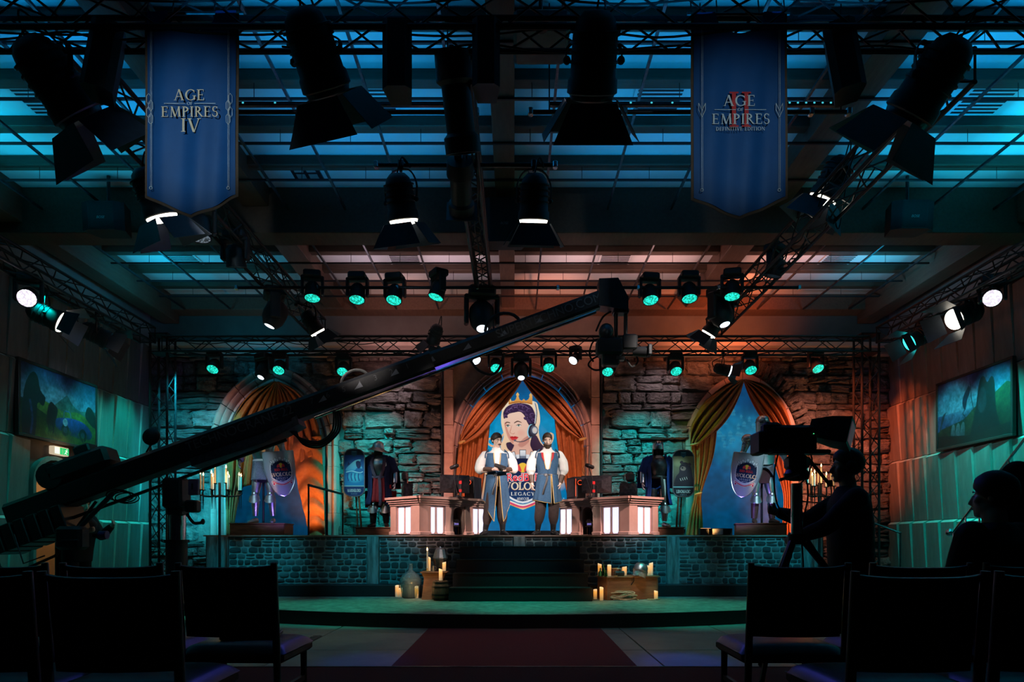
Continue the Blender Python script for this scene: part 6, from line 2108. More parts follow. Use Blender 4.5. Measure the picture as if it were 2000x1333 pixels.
def taper(x, yt, yb, wpx, Y, label, parent=None, org=None):
    k = Y / F
    base = P(x, yb, Y)
    h, rd = (yb - yt) * k, wpx * k / 2
    if parent is None:
        r = thing('taper_candle', label, 'candle', base, 0, 'tall thin candles')
        o = Vector((0, 0, 0))
    else:
        r, o = parent, base - org
    MB().lathe([(0.001, 0), (rd, 0), (rd * 0.9, h * 0.96), (rd * 0.5, h), (0.001, h)], 10, Matrix.Translation(o)).build('candle', 'wax', r)
    MB().lathe([(0.001, 0), (0.010, 0.012), (0.011, 0.022), (0.006, 0.042), (0.001, 0.056)], 8, Matrix.Translation(o + Vector((0, 0, h + 0.002)))).build('flame', emit('candle_flame', (1.0, 0.55, 0.20), 9.0), r)
    return r


FY = lambda yb: (EYE - PFZ) * F / (yb - HY)
for i, (x, yt, yb, w, lb) in enumerate((
        (775.5, 1143, 1166.6, 7.2, 'glowing candle at the left end of the row by the glass carboy'),
        (781.5, 1149, 1167.2, 7.0, 'short glowing candle touching the left side of the glass carboy'),
        (788, 1149, 1165.5, 6.5, 'glowing candle seen through the glass carboy'),
        (813.5, 1145.5, 1169, 7.2, 'tall candle on the floor right of the glass carboy'),
        (829.5, 1152, 1171, 7.2, 'short candle on the floor in front of the small stand'),
        (839, 1149.5, 1171.4, 7.6, 'candle on the floor touching the small barrel'),
        (1162.5, 1151, 1171, 7.2, 'deep yellow candle on the floor at the left of the chest'),
        (1174.8, 1147, 1173.4, 7.4, 'tall yellow candle on the floor at the chest corner'),
        (1266.3, 1150, 1170, 7.4, 'candle on the floor in front of the right half of the chest'),
        (1281.2, 1154, 1171.5, 7.4, 'short candle on the floor at the right end of the chest'))):
    pillar_candle(x, yt, yb, w, FY(yb), lb, i)

# ---- prop still life left of the stairs
def stand_spot(x, y, Y):
    return P(x, y, Y)


Yt = 10.75
top = P(849, 1116.5, Yt)
r = thing('small_stand', 'dark wooden flared stand carrying the keg and candles', 'stand', (top.x, Yt, PFZ))
hT = top.z - PFZ
MB().loft([[(a * 0.17, b * 0.15, 0.0) for a, b in ((-1.1, -1), (1, -1), (1, 1), (-1.1, 1))], [(a * 0.15, b * 0.13, hT * 0.75) for a, b in ((-1, -1), (1, -1), (1, 1), (-1, 1))], [(a * 0.19, b * 0.16, hT * 0.96) for a, b in ((-1, -1), (1, -1), (1, 1), (-1, 1))]], True).build('body', 'wood', r, smooth=20)
MB().cbox((0, 0, hT - 0.011), (0.42, 0.36, 0.022), ch=0.006).build('top_board', 'wood', r)
kg = P(860, 1115, 10.82)
r = thing('ribbed_keg', 'dark metal keg with a tapering top on the small stand', 'keg', (kg.x, 10.80, top.z))
MB().lathe([(0.001, 0), (0.085, 0), (0.095, 0.02), (0.122, 0.19), (0.118, 0.20)], 12).build('lower_body', 'gunmetal', r, smooth=20)
MB().lathe([(0.116, 0.202), (0.120, 0.21), (0.075, 0.345), (0.05, 0.36), (0.001, 0.365)], 12).build('upper_body', 'steel2', r, smooth=20)
MB().lathe([(0.001, 0.36), (0.02, 0.365), (0.012, 0.385), (0.001, 0.39)], 10).build('knob', 'steel2', r)
pillar_candle(867.5, 1098, 1116, 7.2, 10.62, 'glowing candle on the right edge of the small stand', 31)
t1 = taper(834.5, 1077, 1113, 3.2, 10.66, 'tall lit taper in a brass holder on the small stand')
MB().lathe([(0.001, -0.028), (0.035, -0.028), (0.035, -0.02), (0.014, -0.015), (0.018, 0.02), (0.014, 0.02)], 12).build('brass_holder', 'gold', t1)
pillar_candle(838.8, 1088, 1116, 4.6, 10.70, 'slim pale candle beside the taper on the small stand', 33)
r = thing('small_jug', 'small grey jug between the candles and the keg', 'jug', (P(846, 1116, 10.66).x, 10.66, top.z))
MB().lathe([(0.001, 0), (0.022, 0), (0.026, 0.04), (0.018, 0.075), (0.02, 0.09), (0.016, 0.09)], 12).build('body', 'steel2', r)
MB().tube(smooth_line([(0.02, 0, 0.08), (0.045, 0, 0.07), (0.04, 0, 0.03), (0.022, 0, 0.02)], 4), 0.004, 5).build('handle', 'steel2', r)
Yb_ = 10.42
bx = P(860, 1171, Yb_)
r = thing('small_barrel', 'small oak barrel with dark hoops at the foot of the stairs', 'barrel', (bx.x, Yb_ + 0.05, PFZ))
hb = 0.305
for k in range(14):     # staves
    a0, a1 = 2 * PI * k / 14, 2 * PI * (k + 0.94) / 14
    rings = []
    for z, rad_ in ((0, 0.105), (0.07, 0.125), (0.15, 0.134), (0.23, 0.125), (0.305, 0.105)):
        rings.append([((rad_ - 0.014 * q) * math.cos(a), (rad_ - 0.014 * q) * math.sin(a), z) for q, a in ((0, a0), (0, (a0 + a1) / 2), (0, a1), (1, a1), (1, a0))])
    MB().loft(rings, True).build('stave', 'wood2', r, smooth=50)
for z, rad_ in ((0.03, 0.116), (0.09, 0.130), (0.21, 0.130), (0.275, 0.116)):
    MB().lathe([(rad_, z - 0.012), (rad_ + 0.006, z - 0.012), (rad_ + 0.006, z + 0.012), (rad_, z + 0.012)], 24).build('hoop', 'iron', r)
MB().lathe([(0.001, 0.285), (0.098, 0.285), (0.098, 0.292), (0.001, 0.292)], 20).build('head', 'wood2', r)
pillar_candle(860.7, 1111, 1134.5, 7.2, 10.46, 'tall glowing candle standing on the small barrel', 35)
Yc = 10.95
cb = P(802, 1166, Yc)
r = thing('glass_carboy', 'big clear glass carboy with a narrow neck', 'bottle', (cb.x, Yc, PFZ))
prof = [(0.001, 0.0), (0.12, 0.0), (0.14, 0.015), (0.155, 0.12), (0.178, 0.24), (0.172, 0.30), (0.13, 0.37), (0.07, 0.41), (0.038, 0.44), (0.032, 0.53), (0.040, 0.535), (0.040, 0.55)]
inn = [(a - 0.006, b) for a, b in prof[::-1][:-2]]
MB().lathe(prof + inn + [(0.001, 0.012)], 28).build('glass_body', 'clearglass', r, smooth=60)
MB().lathe([(0.001, 0.014), (0.128, 0.016), (0.147, 0.12), (0.168, 0.215), (0.001, 0.216)], 24).build('dark_contents', mat('cloudy_liquid', (0.05, 0.06, 0.055), None, 4, 0.3), r) if False else None

# ---- chest and its props right of the stairs
A_, B_, C2 = P(1160, 1172.5, 10.75), P(1186, 1173.4, 10.48), P(1285, 1171, 10.75)
ang = math.atan2(C2.y - B_.y, C2.x - B_.x)
Wc, Dc = (Vector((C2.x, C2.y)) - Vector((B_.x, B_.y))).length, 0.36
zt = EYE - (1126.5 - HY) * 10.5 / F
hC = zt - PFZ
mid = Vector((B_.x, B_.y, 0)) + Matrix.Rotation(ang, 3, 'Z') @ Vector((Wc / 2, Dc / 2, 0))
r = thing('wooden_chest', 'reddish wooden chest with a lidded top right of the stairs', 'chest', (mid.x, mid.y, PFZ), ang)
MB().cbox((0, 0, (hC - 0.03) / 2), (Wc, Dc, hC - 0.03), ch=0.006).build('body', 'wood', r)
MB().cbox((0, -0.01, hC - 0.014), (Wc + 0.04, Dc + 0.05, 0.028), ch=0.008).build('lid', 'wood', r)
MB().tube(smooth_line([(0.0, -Dc / 2 - 0.03, hC - 0.02), (0.0, -Dc / 2 - 0.034, hC - 0.07), (-0.012, -Dc / 2 - 0.02, hC - 0.10), (-0.04, -Dc / 2 - 0.015, hC - 0.14)], 5), 0.009, 6).build('hasp', 'iron', r)
for sx in (-1, 1):
    MB().cbox((sx * (Wc / 2 - 0.012), -Dc / 2 - 0.003, (hC - 0.03) / 2), (0.022, 0.006, hC - 0.05)).build('corner_strip', 'wood2', r)
on_chest = lambda x, Y: Vector(((x - CX) * Y / F, Y, zt))
CYc = 10.66
for i, (x, yt, yb, w, Y, lb) in enumerate(((1171.3, 1100.6, 1126, 7.4, 10.72, 'candle at the left end of the chest lid behind the bottles'), (1190, 1103.5, 1126.4, 7.6, 10.58, 'candle on the chest lid left of the tipped mug'),
                                           (1219.5, 1107, 1125.8, 9.2, 10.75, 'wide candle on the chest lid behind the tipped mug'), (1267, 1105, 1126, 6.4, 10.78, 'shorter of the two candles right of the helmet'),
                                           (1271.5, 1099, 1126, 7.8, 10.84, 'taller of the two candles right of the helmet'))):
    yb = HY + (EYE - zt) * F / Y
    pillar_candle(x, yt, yb, w, Y, lb, 50 + i)
for x, Y, s, hh, lb in ((1172.6, 10.56, 0.034, 0.12, 'squat round green bottle on the chest'), (1178.6, 10.62, 0.024, 0.20, 'tall green bottle on the chest'), (1183.2, 10.52, 0.026, 0.09, 'small green flask on the chest')):
    p = on_chest(x, Y)
    r = thing('green_bottle', lb, 'bottle', p, 0, 'green bottles on the chest')
    MB().lathe([(0.001, 0), (s, 0), (s * 1.05, hh * 0.3), (s * 0.9, hh * 0.52), (s * 0.35, hh * 0.70), (s * 0.32, hh * 0.98), (s * 0.4, hh), (0.001, hh)], 14).build('glass', 'greenglass', r)
    MB().lathe([(0.001, hh), (s * 0.28, hh), (s * 0.3, hh * 1.07), (0.001, hh * 1.07)], 10).build('cork', 'wood2', r)
p = on_chest(1200.5, 10.78)
r = thing('small_box', 'small yellowish wooden box at the back of the chest lid', 'box', p, ang)
MB().cbox((0, 0, 0.05), (0.11, 0.08, 0.10), ch=0.004).build('body', 'wood', r)
MB().cbox((0, 0, 0.108), (0.12, 0.09, 0.016), ch=0.004).build('lid', 'gold', r)
p = on_chest(1209, 10.56)
r = thing('tipped_mug', 'dark metal mug lying on its side on the chest', 'mug', p, ang)
T = Matrix.Translation((0, 0, 0.042)) @ Matrix.Rotation(R(90), 4, 'Y')
MB().lathe([(0.001, -0.075), (0.036, -0.075), (0.040, -0.06), (0.038, 0.06), (0.042, 0.075), (0.036, 0.075), (0.033, -0.06), (0.001, -0.062)], 16, T).build('cup', 'gunmetal', r)
MB().tube(smooth_line([(-0.04, 0, 0.08), (-0.03, -0.01, 0.115), (0.02, -0.01, 0.115), (0.04, 0, 0.08)], 4), 0.007, 6).build('handle', 'steel2', r)
p = on_chest(1203, 10.49)
r = thing('small_coins', 'little heap of coins beside the mug on the chest', 'coins', p)
for i in range(6):
    MB().lathe([(0.001, 0), (0.016, 0), (0.016, 0.004), (0.001, 0.004)], 10, Matrix.Translation((0.014 * (i % 3) - 0.015, 0.012 * (i // 3), 0.0045 * (i // 2)))).build('coin', 'gold', r)
# great helm on the chest
p = on_chest(1250, 10.62)
r = thing('steel_helmet', 'dented steel helmet tipped forward on the chest', 'helmet', p)
T = Matrix.Translation((0, 0, 0.07)) @ Matrix.Rotation(R(18), 4, 'Y') @ Matrix.Rotation(R(-14), 4, 'X')
MB().lathe([(0.10, -0.04), (0.112, 0.02), (0.108, 0.075), (0.085, 0.115), (0.04, 0.132), (0.001, 0.135), (0.001, 0.128), (0.075, 0.108), (0.10, 0.07), (0.104, 0.02), (0.094, -0.04)], 20, T).build('skull', 'steel2', r)
MB().lathe([(0.108, 0.0), (0.120, 0.0), (0.120, 0.018), (0.108, 0.018)], 20, T).build('brow_band', 'steel2', r)
MB().sheet(lambda u, v: (0.105 * math.cos(R(200 + 140 * u)), 0.105 * math.sin(R(200 + 140 * u)), -0.03 - 0.07 * v), 16, 6, 0.006, T).build('mail_curtain', 'mail', r)
# rope, dagger, chain on the floor
Yr = FY(1174)
c = P(1222, 1174, Yr)
r = thing('rope_coil', 'untidy coil of pale rope on the floor before the chest', 'rope', (c.x, Yr + 0.05, PFZ))
rr_ = random.Random(3)
for k in range(7):
    cx_, w_, d_ = rr_.uniform(-0.09, 0.09), rr_.uniform(0.09, 0.16), rr_.uniform(0.03, 0.07)
    z_ = 0.012 + 0.016 * k
    loop = [(cx_ + w_ * math.cos(a) * (1 + 0.12 * math.sin(3 * a + k)), d_ * math.sin(a), z_ + 0.010 * math.sin(2 * a + k) + (0.03 * math.sin(a / 2) if k > 4 else 0)) for a in [q * PI / 8 for q in range(16)]]
    MB().tube(smooth_line(loop, 2, True), 0.0095, 6, closed=True).build('loop', 'rope', r)
MB().tube(smooth_line([(0.1, 0, 0.05), (0.16, 0.02, 0.02), (0.2, -0.03, 0.012)], 5), 0.0095, 6).build('rope_end', 'rope', r)
Yd = FY(1171)
c = P(1257, 1171, Yd)
r = thing('sheathed_dagger', 'dark sheathed dagger lying before the chest', 'dagger', (c.x, Yd + 0.08, PFZ), 0.25)
MB().tube([(-0.02, 0, 0.02), (0.18, 0, 0.016)], [(0.02, 0.012), (0.010, 0.008)], 8).build('sheath', 'bleather', r)
MB().cyl((-0.02, 0, 0.02), (-0.12, 0, 0.026), 0.012, n=8).build('grip', 'leather', r)
MB().cbox((-0.022, 0, 0.021), (0.014, 0.07, 0.016), ch=0.004).build('guard', 'steel2', r)
MB().ball((-0.13, 0, 0.027), 0.017, 8, 6).build('pommel', 'steel2', r)
c = P(1277, 1173, FY(1173))
r = thing('cord_bundle', 'small bundle of pale cord at the right end of the chest', 'cord', (c.x, FY(1173), PFZ))
for k in range(4):
    MB().tube([(-0.07 + 0.045 * k + 0.032 * math.cos(a), 0.02 * math.sin(a), 0.012 + 0.006 * math.sin(a + k)) for a in [q * PI / 5 for q in range(10)]], 0.006, 5, closed=True).build('loop', 'rope', r)


# ---- iron candelabra
def candelabrum(spots, cxp, Y, label, foot=STZ):
    b = P(cxp, 1046, Y)
    org = Vector((b.x, Y, foot))
    r = thing('iron_candelabrum', label, 'candelabrum', org, 0, 'iron candelabra')
    arm_z = EYE - (968 - HY) * Y / F - foot
    MB().cyl((0, 0, 0), (0, 0, arm_z + 0.2), 0.022, n=8).build('post', 'iron', r)
    for k in range(3):
        a = k * 2 * PI / 3 + 0.5
        MB().tube(smooth_line([(0, 0, 0.2), (0.15 * math.cos(a), 0.15 * math.sin(a), 0.16), (0.26 * math.cos(a), 0.26 * math.sin(a), 0.0)], 4), 0.014, 6).build('foot', 'iron', r)
    for i, (x, yt, yb) in enumerate(spots):
        dy = (-0.12, 0.10, 0.0)[i % 3]
        Yi = Y + dy
        base = P(x, yb, Yi) - org
        MB().lathe([(0.001, -0.012), (0.035, -0.004), (0.038, 0.004), (0.012, 0.0), (0.014, 0.03), (0.011, 0.03)], 10, Matrix.Translation(base)).build('drip_pan', 'iron', r)
        MB().tube(smooth_line([(0, 0, arm_z), (base.x * 0.5, base.y * 0.5, arm_z - 0.02), (base.x, base.y, arm_z), (base.x, base.y, base.z)], 4), 0.011, 6).build('arm', 'iron', r)
        MB().tube([(base.x, base.y, arm_z), (base.x, base.y, arm_z - 0.22)], [0.010, 0.003], 6).build('drop_spike', 'iron', r)
        taper(x, yt, yb, 3.6, Yi, '', r, org)
    return r


candelabrum(((391.4, 927, 957), (397, 930, 958), (413, 926, 956), (415.6, 932, 957), (420, 915, 945), (441.6, 915.5, 944), (445, 928, 957), (447.2, 934, 959), (467, 930, 959), (470.8, 932, 959)), 429, 10.85, 'tall iron candelabrum with lit tapers left of the left arch', PFZ)
candelabrum(((1578, 914, 945), (1584, 920, 947), (1586.6, 930, 950), (1591, 925, 950), (1598, 922, 948), (1604, 913, 945), (1614, 929, 952), (1623, 925, 950), (1628.6, 926, 950)), 1600, 10.85, 'tall iron candelabrum with lit tapers behind the camera operator', PFZ)
for x in (430, 1600):
    q = P(x, 930, 10.7)
    point('candle_glow', q, 4, (1.0, 0.5, 0.18), 0.1)
for x, z, Y in ((-1.55, 0.42, 10.55), (1.30, 0.40, 10.2), (2.05, 0.45, 10.35), (-1.2, 0.75, 10.3)):
    point('candle_glow', (x, Y, z), 1.2, (1.0, 0.5, 0.16), 0.05)

# ---- framed prints on the side walls
def wall_print(side, x0, x1, ya0, yb0, ya1, yb1, kind, label):
    s = 1 if side == 'right' else -1
    X = (XR if s > 0 else XL) - s * 0.13
    Y0, Y1 = X * F / (x0 - CX), X * F / (x1 - CX)
    Z = lambda y, Y: EYE - (y - HY) * Y / F
    zt_, zb_ = (Z(ya0, Y0) + Z(ya1, Y1)) / 2, (Z(yb0, Y0) + Z(yb1, Y1)) / 2
    wd_, ht = abs(Y1 - Y0), zt_ - zb_
    cv = Canvas(0, 0, 200, 120, 1.0)
    cv.a[:] = cv.lin((70, 96, 150))
    cv.fill([(0, 0), (200, 0), (200, 60), (0, 60)], (58, 80, 140), (150, 170, 200))
    cv.soft(90, 45, 60, 24, (175, 190, 215), 0.7)
    cv.soft(150, 20, 50, 16, (80, 104, 150), 0.6)
    if kind == 'car':
        cv.fill([(80, 62), (105, 42), (118, 34), (130, 46), (155, 56), (200, 50), (200, 80), (80, 80)], (96, 118, 130), (120, 138, 110), sm=3)
        cv.fill([(30, 70), (60, 56), (110, 66), (150, 60), (200, 82), (200, 120), (30, 120)], (150, 156, 70), (70, 92, 40), sm=3)
        cv.fill([(170, 66), (176, 44), (190, 46), (200, 60), (200, 82)], (44, 62, 56), sm=3)
        cv.fill([(0, 60), (40, 72), (80, 84), (120, 96), (200, 100), (200, 120), (0, 120)], (36, 50, 34), (96, 118, 40), sm=2)
        cv.fill([(86, 82), (110, 76), (140, 74), (168, 78), (188, 92), (186, 104), (150, 108), (96, 100), (86, 92)], (60, 100, 190), (24, 40, 90), sm=3)
        for x, y, q_ in ((112, 98, 11), (162, 101, 12)):
            cv.ell(x, y, q_, q_, (14, 18, 24))
            cv.ell(x, y, q_ * 0.5, q_ * 0.5, (70, 84, 104))
        cv.ell(112, 84, 6.5, 7, (190, 200, 225))
        cv.stroke([(108, 76), (110, 64), (124, 64), (128, 74)], 1.6, (90, 130, 190))
        cv.fill([(4, 120), (6, 60), (14, 30), (28, 12), (40, 16), (48, 40), (60, 50), (54, 66), (40, 64), (34, 120)], (26, 26, 34), (38, 40, 60), sm=3)
        cv.fill([(64, 96), (66, 66), (74, 54), (84, 58), (92, 66), (84, 92), (80, 110)], (70, 44, 48), (40, 26, 40), sm=3)
        cv.stroke([(22, 60), (28, 90), (24, 118)], 5, (56, 76, 130))
        rr2 = random.Random(2)
        for k in range(160):
            x, y = rr2.uniform(60, 200), rr2.uniform(100, 120)
            cv.stroke([(x, y), (x + rr2.uniform(-3, 3), y - rr2.uniform(4, 9))], 1.0, (120, 140, 50) if k % 2 else (66, 86, 34), 0, 0.7)
    else:
        cv.soft(60, 40, 60, 50, (165, 180, 215), 0.6)
        cv.fill([(0, 120), (0, 90), (40, 82), (80, 76), (110, 60), (160, 46), (200, 36), (200, 120)], (90, 100, 60), (36, 40, 34), sm=3)
        cv.fill([(100, 120), (104, 84), (112, 60), (118, 30), (124, 14), (134, 12), (142, 24), (152, 16), (160, 26), (164, 70), (172, 96), (176, 120)], (34, 30, 38), (20, 18, 24), sm=3)
        cv.fill([(118, 44), (126, 30), (136, 34), (140, 60), (128, 74), (118, 64)], (64, 60, 72), sm=3)
        cv.fill([(80, 60), (74, 48), (78, 34), (92, 20), (96, 30), (88, 44), (84, 58)], (30, 52, 92), sm=3)
        cv.stroke([(96, 14), (100, 44), (108, 70)], 1.6, (40, 36, 40))
        cv.stroke([(84, 58), (76, 66), (82, 74), (74, 84)], 2.0, (34, 54, 86))
        for x in (46, 60, 74):
            cv.fill([(x - 6, 108), (x - 5, 92), (x, 82), (x + 6, 84), (x + 7, 100), (x + 6, 110)], (150, 150, 160), (80, 80, 92), sm=3)
        cv.fill([(0, 120), (0, 98), (60, 104), (120, 108), (200, 100), (200, 120)], (26, 28, 28), (40, 38, 26), sm=2)
        cv.stroke([(6, 90), (16, 66), (24, 56)], [1, 8, 2], (60, 66, 84))
    cv.noise((12, 30, 70), 0.3, 4)
    cv.a = cv.a ** 1.15 * 0.36
    yc, zc = (Y0 + Y1) / 2, (zt_ + zb_) / 2
    r = thing('wall_print', label, 'picture', (X, yc, zc))
    lo = min(Y0, Y1)
    u2y = (lambda u: (lo + wd_ * u) - yc) if s < 0 else (lambda u: (lo + wd_ * (1 - u)) - yc)
    cv.sheet('print', lambda u, v: (-s * 0.022, u2y(u), ht / 2 - ht * v), vcol('wall_print_ink', 0.0, 0.6), r)
    MB().cbox((0, 0, 0), (0.03, wd_, ht)).build('backing_board', 'blackm', r)
    fr = 0.05
    for yy, zz, a, b_ in ((0, ht / 2 + fr / 2, wd_ + 2 * fr, fr), (0, -ht / 2 - fr / 2, wd_ + 2 * fr, fr), (wd_ / 2 + fr / 2, 0, fr, ht), (-wd_ / 2 - fr / 2, 0, fr, ht)):
        MB().cbox((0, yy, zz), (0.07, a, b_), ch=0.006).build('frame_bar', 'chairw', r)
    MB().cbox((s * 0.09, 0, ht * 0.3), (0.10, wd_ * 0.5, 0.05)).build('wall_batten', 'chairw', r)
    return r


wall_print('left', 37, 184, 703, 846, 758, 876, 'car', 'framed landscape print with a blue roadster on the left wall')
wall_print('right', 1834, 1977, 753, 878, 704, 846, 'riders', 'framed landscape print with a dark rider and pennant on the right wall')
spot('left_print_light', (-4.5, 9.0, 4.7), (-8.1, 12.2, 3.4), 110, (0.55, 0.68, 1.0), 26, 0.8)
spot('right_print_light', (4.5, 9.4, 4.7), (8.3, 12.4, 3.4), 90, (0.55, 0.65, 1.0), 26, 0.8)
# ================================================================ people and armour
def solid(mb, name, material, parent, voxel=0.009, smooth=6):
    """melt overlapping shapes into one continuous skin"""
    me = mb.mesh(name, 0)
    o = bpy.data.objects.new(name, me)
    COL.objects.link(o)
    m = o.modifiers.new('r', 'REMESH')
    m.mode = 'VOXEL'
    m.voxel_size = voxel
    s = o.modifiers.new('s', 'SMOOTH')
    s.iterations = smooth
    s.factor = 0.5
    dg = bpy.context.evaluated_depsgraph_get()
    me2 = bpy.data.meshes.new_from_object(o.evaluated_get(dg))
    bpy.data.objects.remove(o)
    me2.polygons.foreach_set('use_smooth', [True] * len(me2.polygons))
    me2.materials.clear()
    return link(name, me2, material, parent)


def limb(mb, pts, rad, n=12):
    pts = [Vector(p) for p in pts]
    sp = smooth_line(pts, 4)
    rr_ = [lerp_line([(q,) if not isinstance(q, tuple) else q for q in rad], i / (len(sp) - 1)) for i in range(len(sp))]
    mb.tube(sp, [tuple(q) if len(q) > 1 else q[0] for q in rr_], n)
    mb.ball(pts[0], rad[0] if not isinstance(rad[0], tuple) else rad[0][0], 10, 6)
    mb.ball(pts[-1], rad[-1] if not isinstance(rad[-1], tuple) else rad[-1][0], 10, 6)


def hand(mb, wrist, d, side, palm_n, curl=0.6, s=1.0):
    """palm with four curled fingers and a thumb; d = forearm direction, palm_n = way the palm faces, side = thumb side"""
    w, d, nrm = Vector(wrist), Vector(d).normalized(), Vector(palm_n).normalized()
    t = Vector(side)
    t = (t - d * t.dot(d)).normalized()
    nrm = (nrm - d * nrm.dot(d) - t * nrm.dot(t)).normalized()
    c = w + d * 0.045 * s
    mb.tube([w, w + d * 0.03 * s, w + d * 0.085 * s], [(0.024 * s, 0.018 * s), (0.038 * s, 0.016 * s), (0.040 * s, 0.014 * s)], 10, flat=nrm)
    for k, (off, ln) in enumerate(((0.030, 0.070), (0.010, 0.078), (-0.011, 0.072), (-0.030, 0.058))):
        b = w + d * 0.082 * s + t * off * s
        a1, a2, a3 = curl * 0.5, curl * 1.2, curl * 1.9
        p1 = b + (d * math.cos(a1) + nrm * math.sin(a1)) * ln * 0.45 * s
        p2 = p1 + (d * math.cos(a2) + nrm * math.sin(a2)) * ln * 0.32 * s
        p3 = p2 + (d * math.cos(a3) + nrm * math.sin(a3)) * ln * 0.26 * s
        mb.tube([b - d * 0.01, p1, p2, p3], [0.0098 * s, 0.0095 * s, 0.009 * s, 0.007 * s], 7)
    b = w + d * 0.022 * s + t * 0.030 * s
    p1 = b + (d * 0.7 + t * 0.6 + nrm * 0.3).normalized() * 0.040 * s
    p2 = p1 + (d * 0.9 + t * 0.1 + nrm * 0.6).normalized() * 0.030 * s
    mb.tube([b - t * 0.01, p1, p2], [0.013 * s, 0.011 * s, 0.008 * s], 7)


def head_shape(mb, c, yaw=0.0, pitch=0.0, s=1.0):
    T = Matrix.Translation(c) @ Matrix.Rotation(yaw, 4, 'Z') @ Matrix.Rotation(pitch, 4, 'X')
    mb.ball((0, 0.012 * s, 0.03 * s), (0.076 * s, 0.096 * s, 0.092 * s), 16, 12, T)
    mb.ball((0, -0.022 * s, -0.045 * s), (0.058 * s, 0.070 * s, 0.075 * s), 14, 10, T)
    mb.ball((0, -0.072 * s, -0.096 * s), (0.030 * s, 0.022 * s, 0.022 * s), 10, 6, T)
    mb.tube([T @ Vector((0, -0.088 * s, 0.012 * s)), T @ Vector((0, -0.104 * s, -0.018 * s)), T @ Vector((0, -0.112 * s, -0.032 * s)), T @ Vector((0, -0.090 * s, -0.044 * s))], [0.009 * s, 0.012 * s, 0.015 * s, 0.012 * s], 8)
    mb.ball((0, -0.086 * s, -0.066 * s), (0.025 * s, 0.012 * s, 0.011 * s), 10, 6, T)
    mb.tube([T @ Vector((-0.05 * s, -0.060 * s, 0.028 * s)), T @ Vector((0, -0.079 * s, 0.030 * s)), T @ Vector((0.05 * s, -0.060 * s, 0.028 * s))], 0.010 * s, 8)
    for sx in (-1, 1):
        mb.ball((sx * 0.078 * s, 0.015 * s, -0.005 * s), (0.012 * s, 0.022 * s, 0.032 * s), 8, 6, T)
        mb.ball((sx * 0.044 * s, -0.062 * s, -0.018 * s), (0.024 * s, 0.022 * s, 0.022 * s), 8, 6, T)
    return T


def face_bits(r, T, s, brow='hair'):
    for sx in (-1, 1):
        MB().ball((sx * 0.031 * s, -0.0845 * s, 0.004 * s), (0.011 * s, 0.005 * s, 0.004 * s), 8, 5, T).build('eye', 'white', r)
        MB().ball((sx * 0.031 * s, -0.0905 * s, 0.003 * s), (0.004 * s, 0.002 * s, 0.0035 * s), 8, 5, T).build('iris', 'bleather', r)
        MB().tube([T @ Vector((sx * 0.016 * s, -0.090 * s, 0.026 * s)), T @ Vector((sx * 0.034 * s, -0.085 * s, 0.031 * s)), T @ Vector((sx * 0.052 * s, -0.073 * s, 0.026 * s))], 0.0032 * s, 6).build('eyebrow', brow, r)
    MB().tube([T @ Vector((-0.022 * s, -0.094 * s, -0.068 * s)), T @ Vector((0, -0.100 * s, -0.066 * s)), T @ Vector((0.022 * s, -0.094 * s, -0.068 * s))], 0.0055 * s, 6).build('lips', mat('lips', (0.45, 0.16, 0.13), None, 10, 0.5), r)


def hair_cap(r, T, s, material, low=-0.02, front=0.055, thick=0.012, back=-0.04, name='hair'):
    def fn(u, v):
        a = 2 * PI * u
        fx, fy = math.sin(a), -math.cos(a)          # u = 0 at the forehead
        k = (1 + math.cos(a)) / 2
        zl = front * k ** 1.5 + (back if True else low) * (1 - k ** 1.5)
        e0 = math.asin(max(-0.9, min(0.99, (zl - 0.03) / 0.10)))
        e = e0 + (PI / 2 - e0) * v
        bump_ = 0.003 * math.sin(31 * u + 17 * v)
        R_ = 1.0 + thick / 0.085 * min(1, 0.4 + v * 2) + bump_ * 3
        return ((0.079 * s) * R_ * fx * math.cos(e), 0.012 * s + (0.099 * s) * R_ * fy * math.cos(e), 0.03 * s + 0.096 * s * R_ * math.sin(e))
    return MB().sheet(fn, 40, 14, 0.006, T).build(name, material, r, smooth=180)


def ring(cx, cy, z, a, b, n=32, sq=2.4):
    out = []
    for k in range(n):
        t_ = 2 * PI * k / n
        c, s_ = math.cos(t_), math.sin(t_)
        out.append((cx + a * math.copysign(abs(c) ** (2 / sq), c), cy + b * math.copysign(abs(s_) ** (2 / sq), s_), z))
    return out


def boot(mb, ankle, yaw, s=1.0):
    T = Matrix.Translation((ankle[0], ankle[1], 0)) @ Matrix.Rotation(yaw, 4, 'Z')
    rings = []
    for y, w, h in ((0.06, 0.032, 0.06), (0.04, 0.040, 0.10), (-0.02, 0.042, 0.10), (-0.08, 0.046, 0.075), (-0.14, 0.048, 0.055), (-0.18, 0.040, 0.042), (-0.205, 0.02, 0.028)):
        rings.append([(w * math.cos(a), y, max(0.004, h / 2 + h / 2 * math.sin(a))) for a in [k * PI / 6 for k in range(12)]])
    mb.loft(rings, True, T)


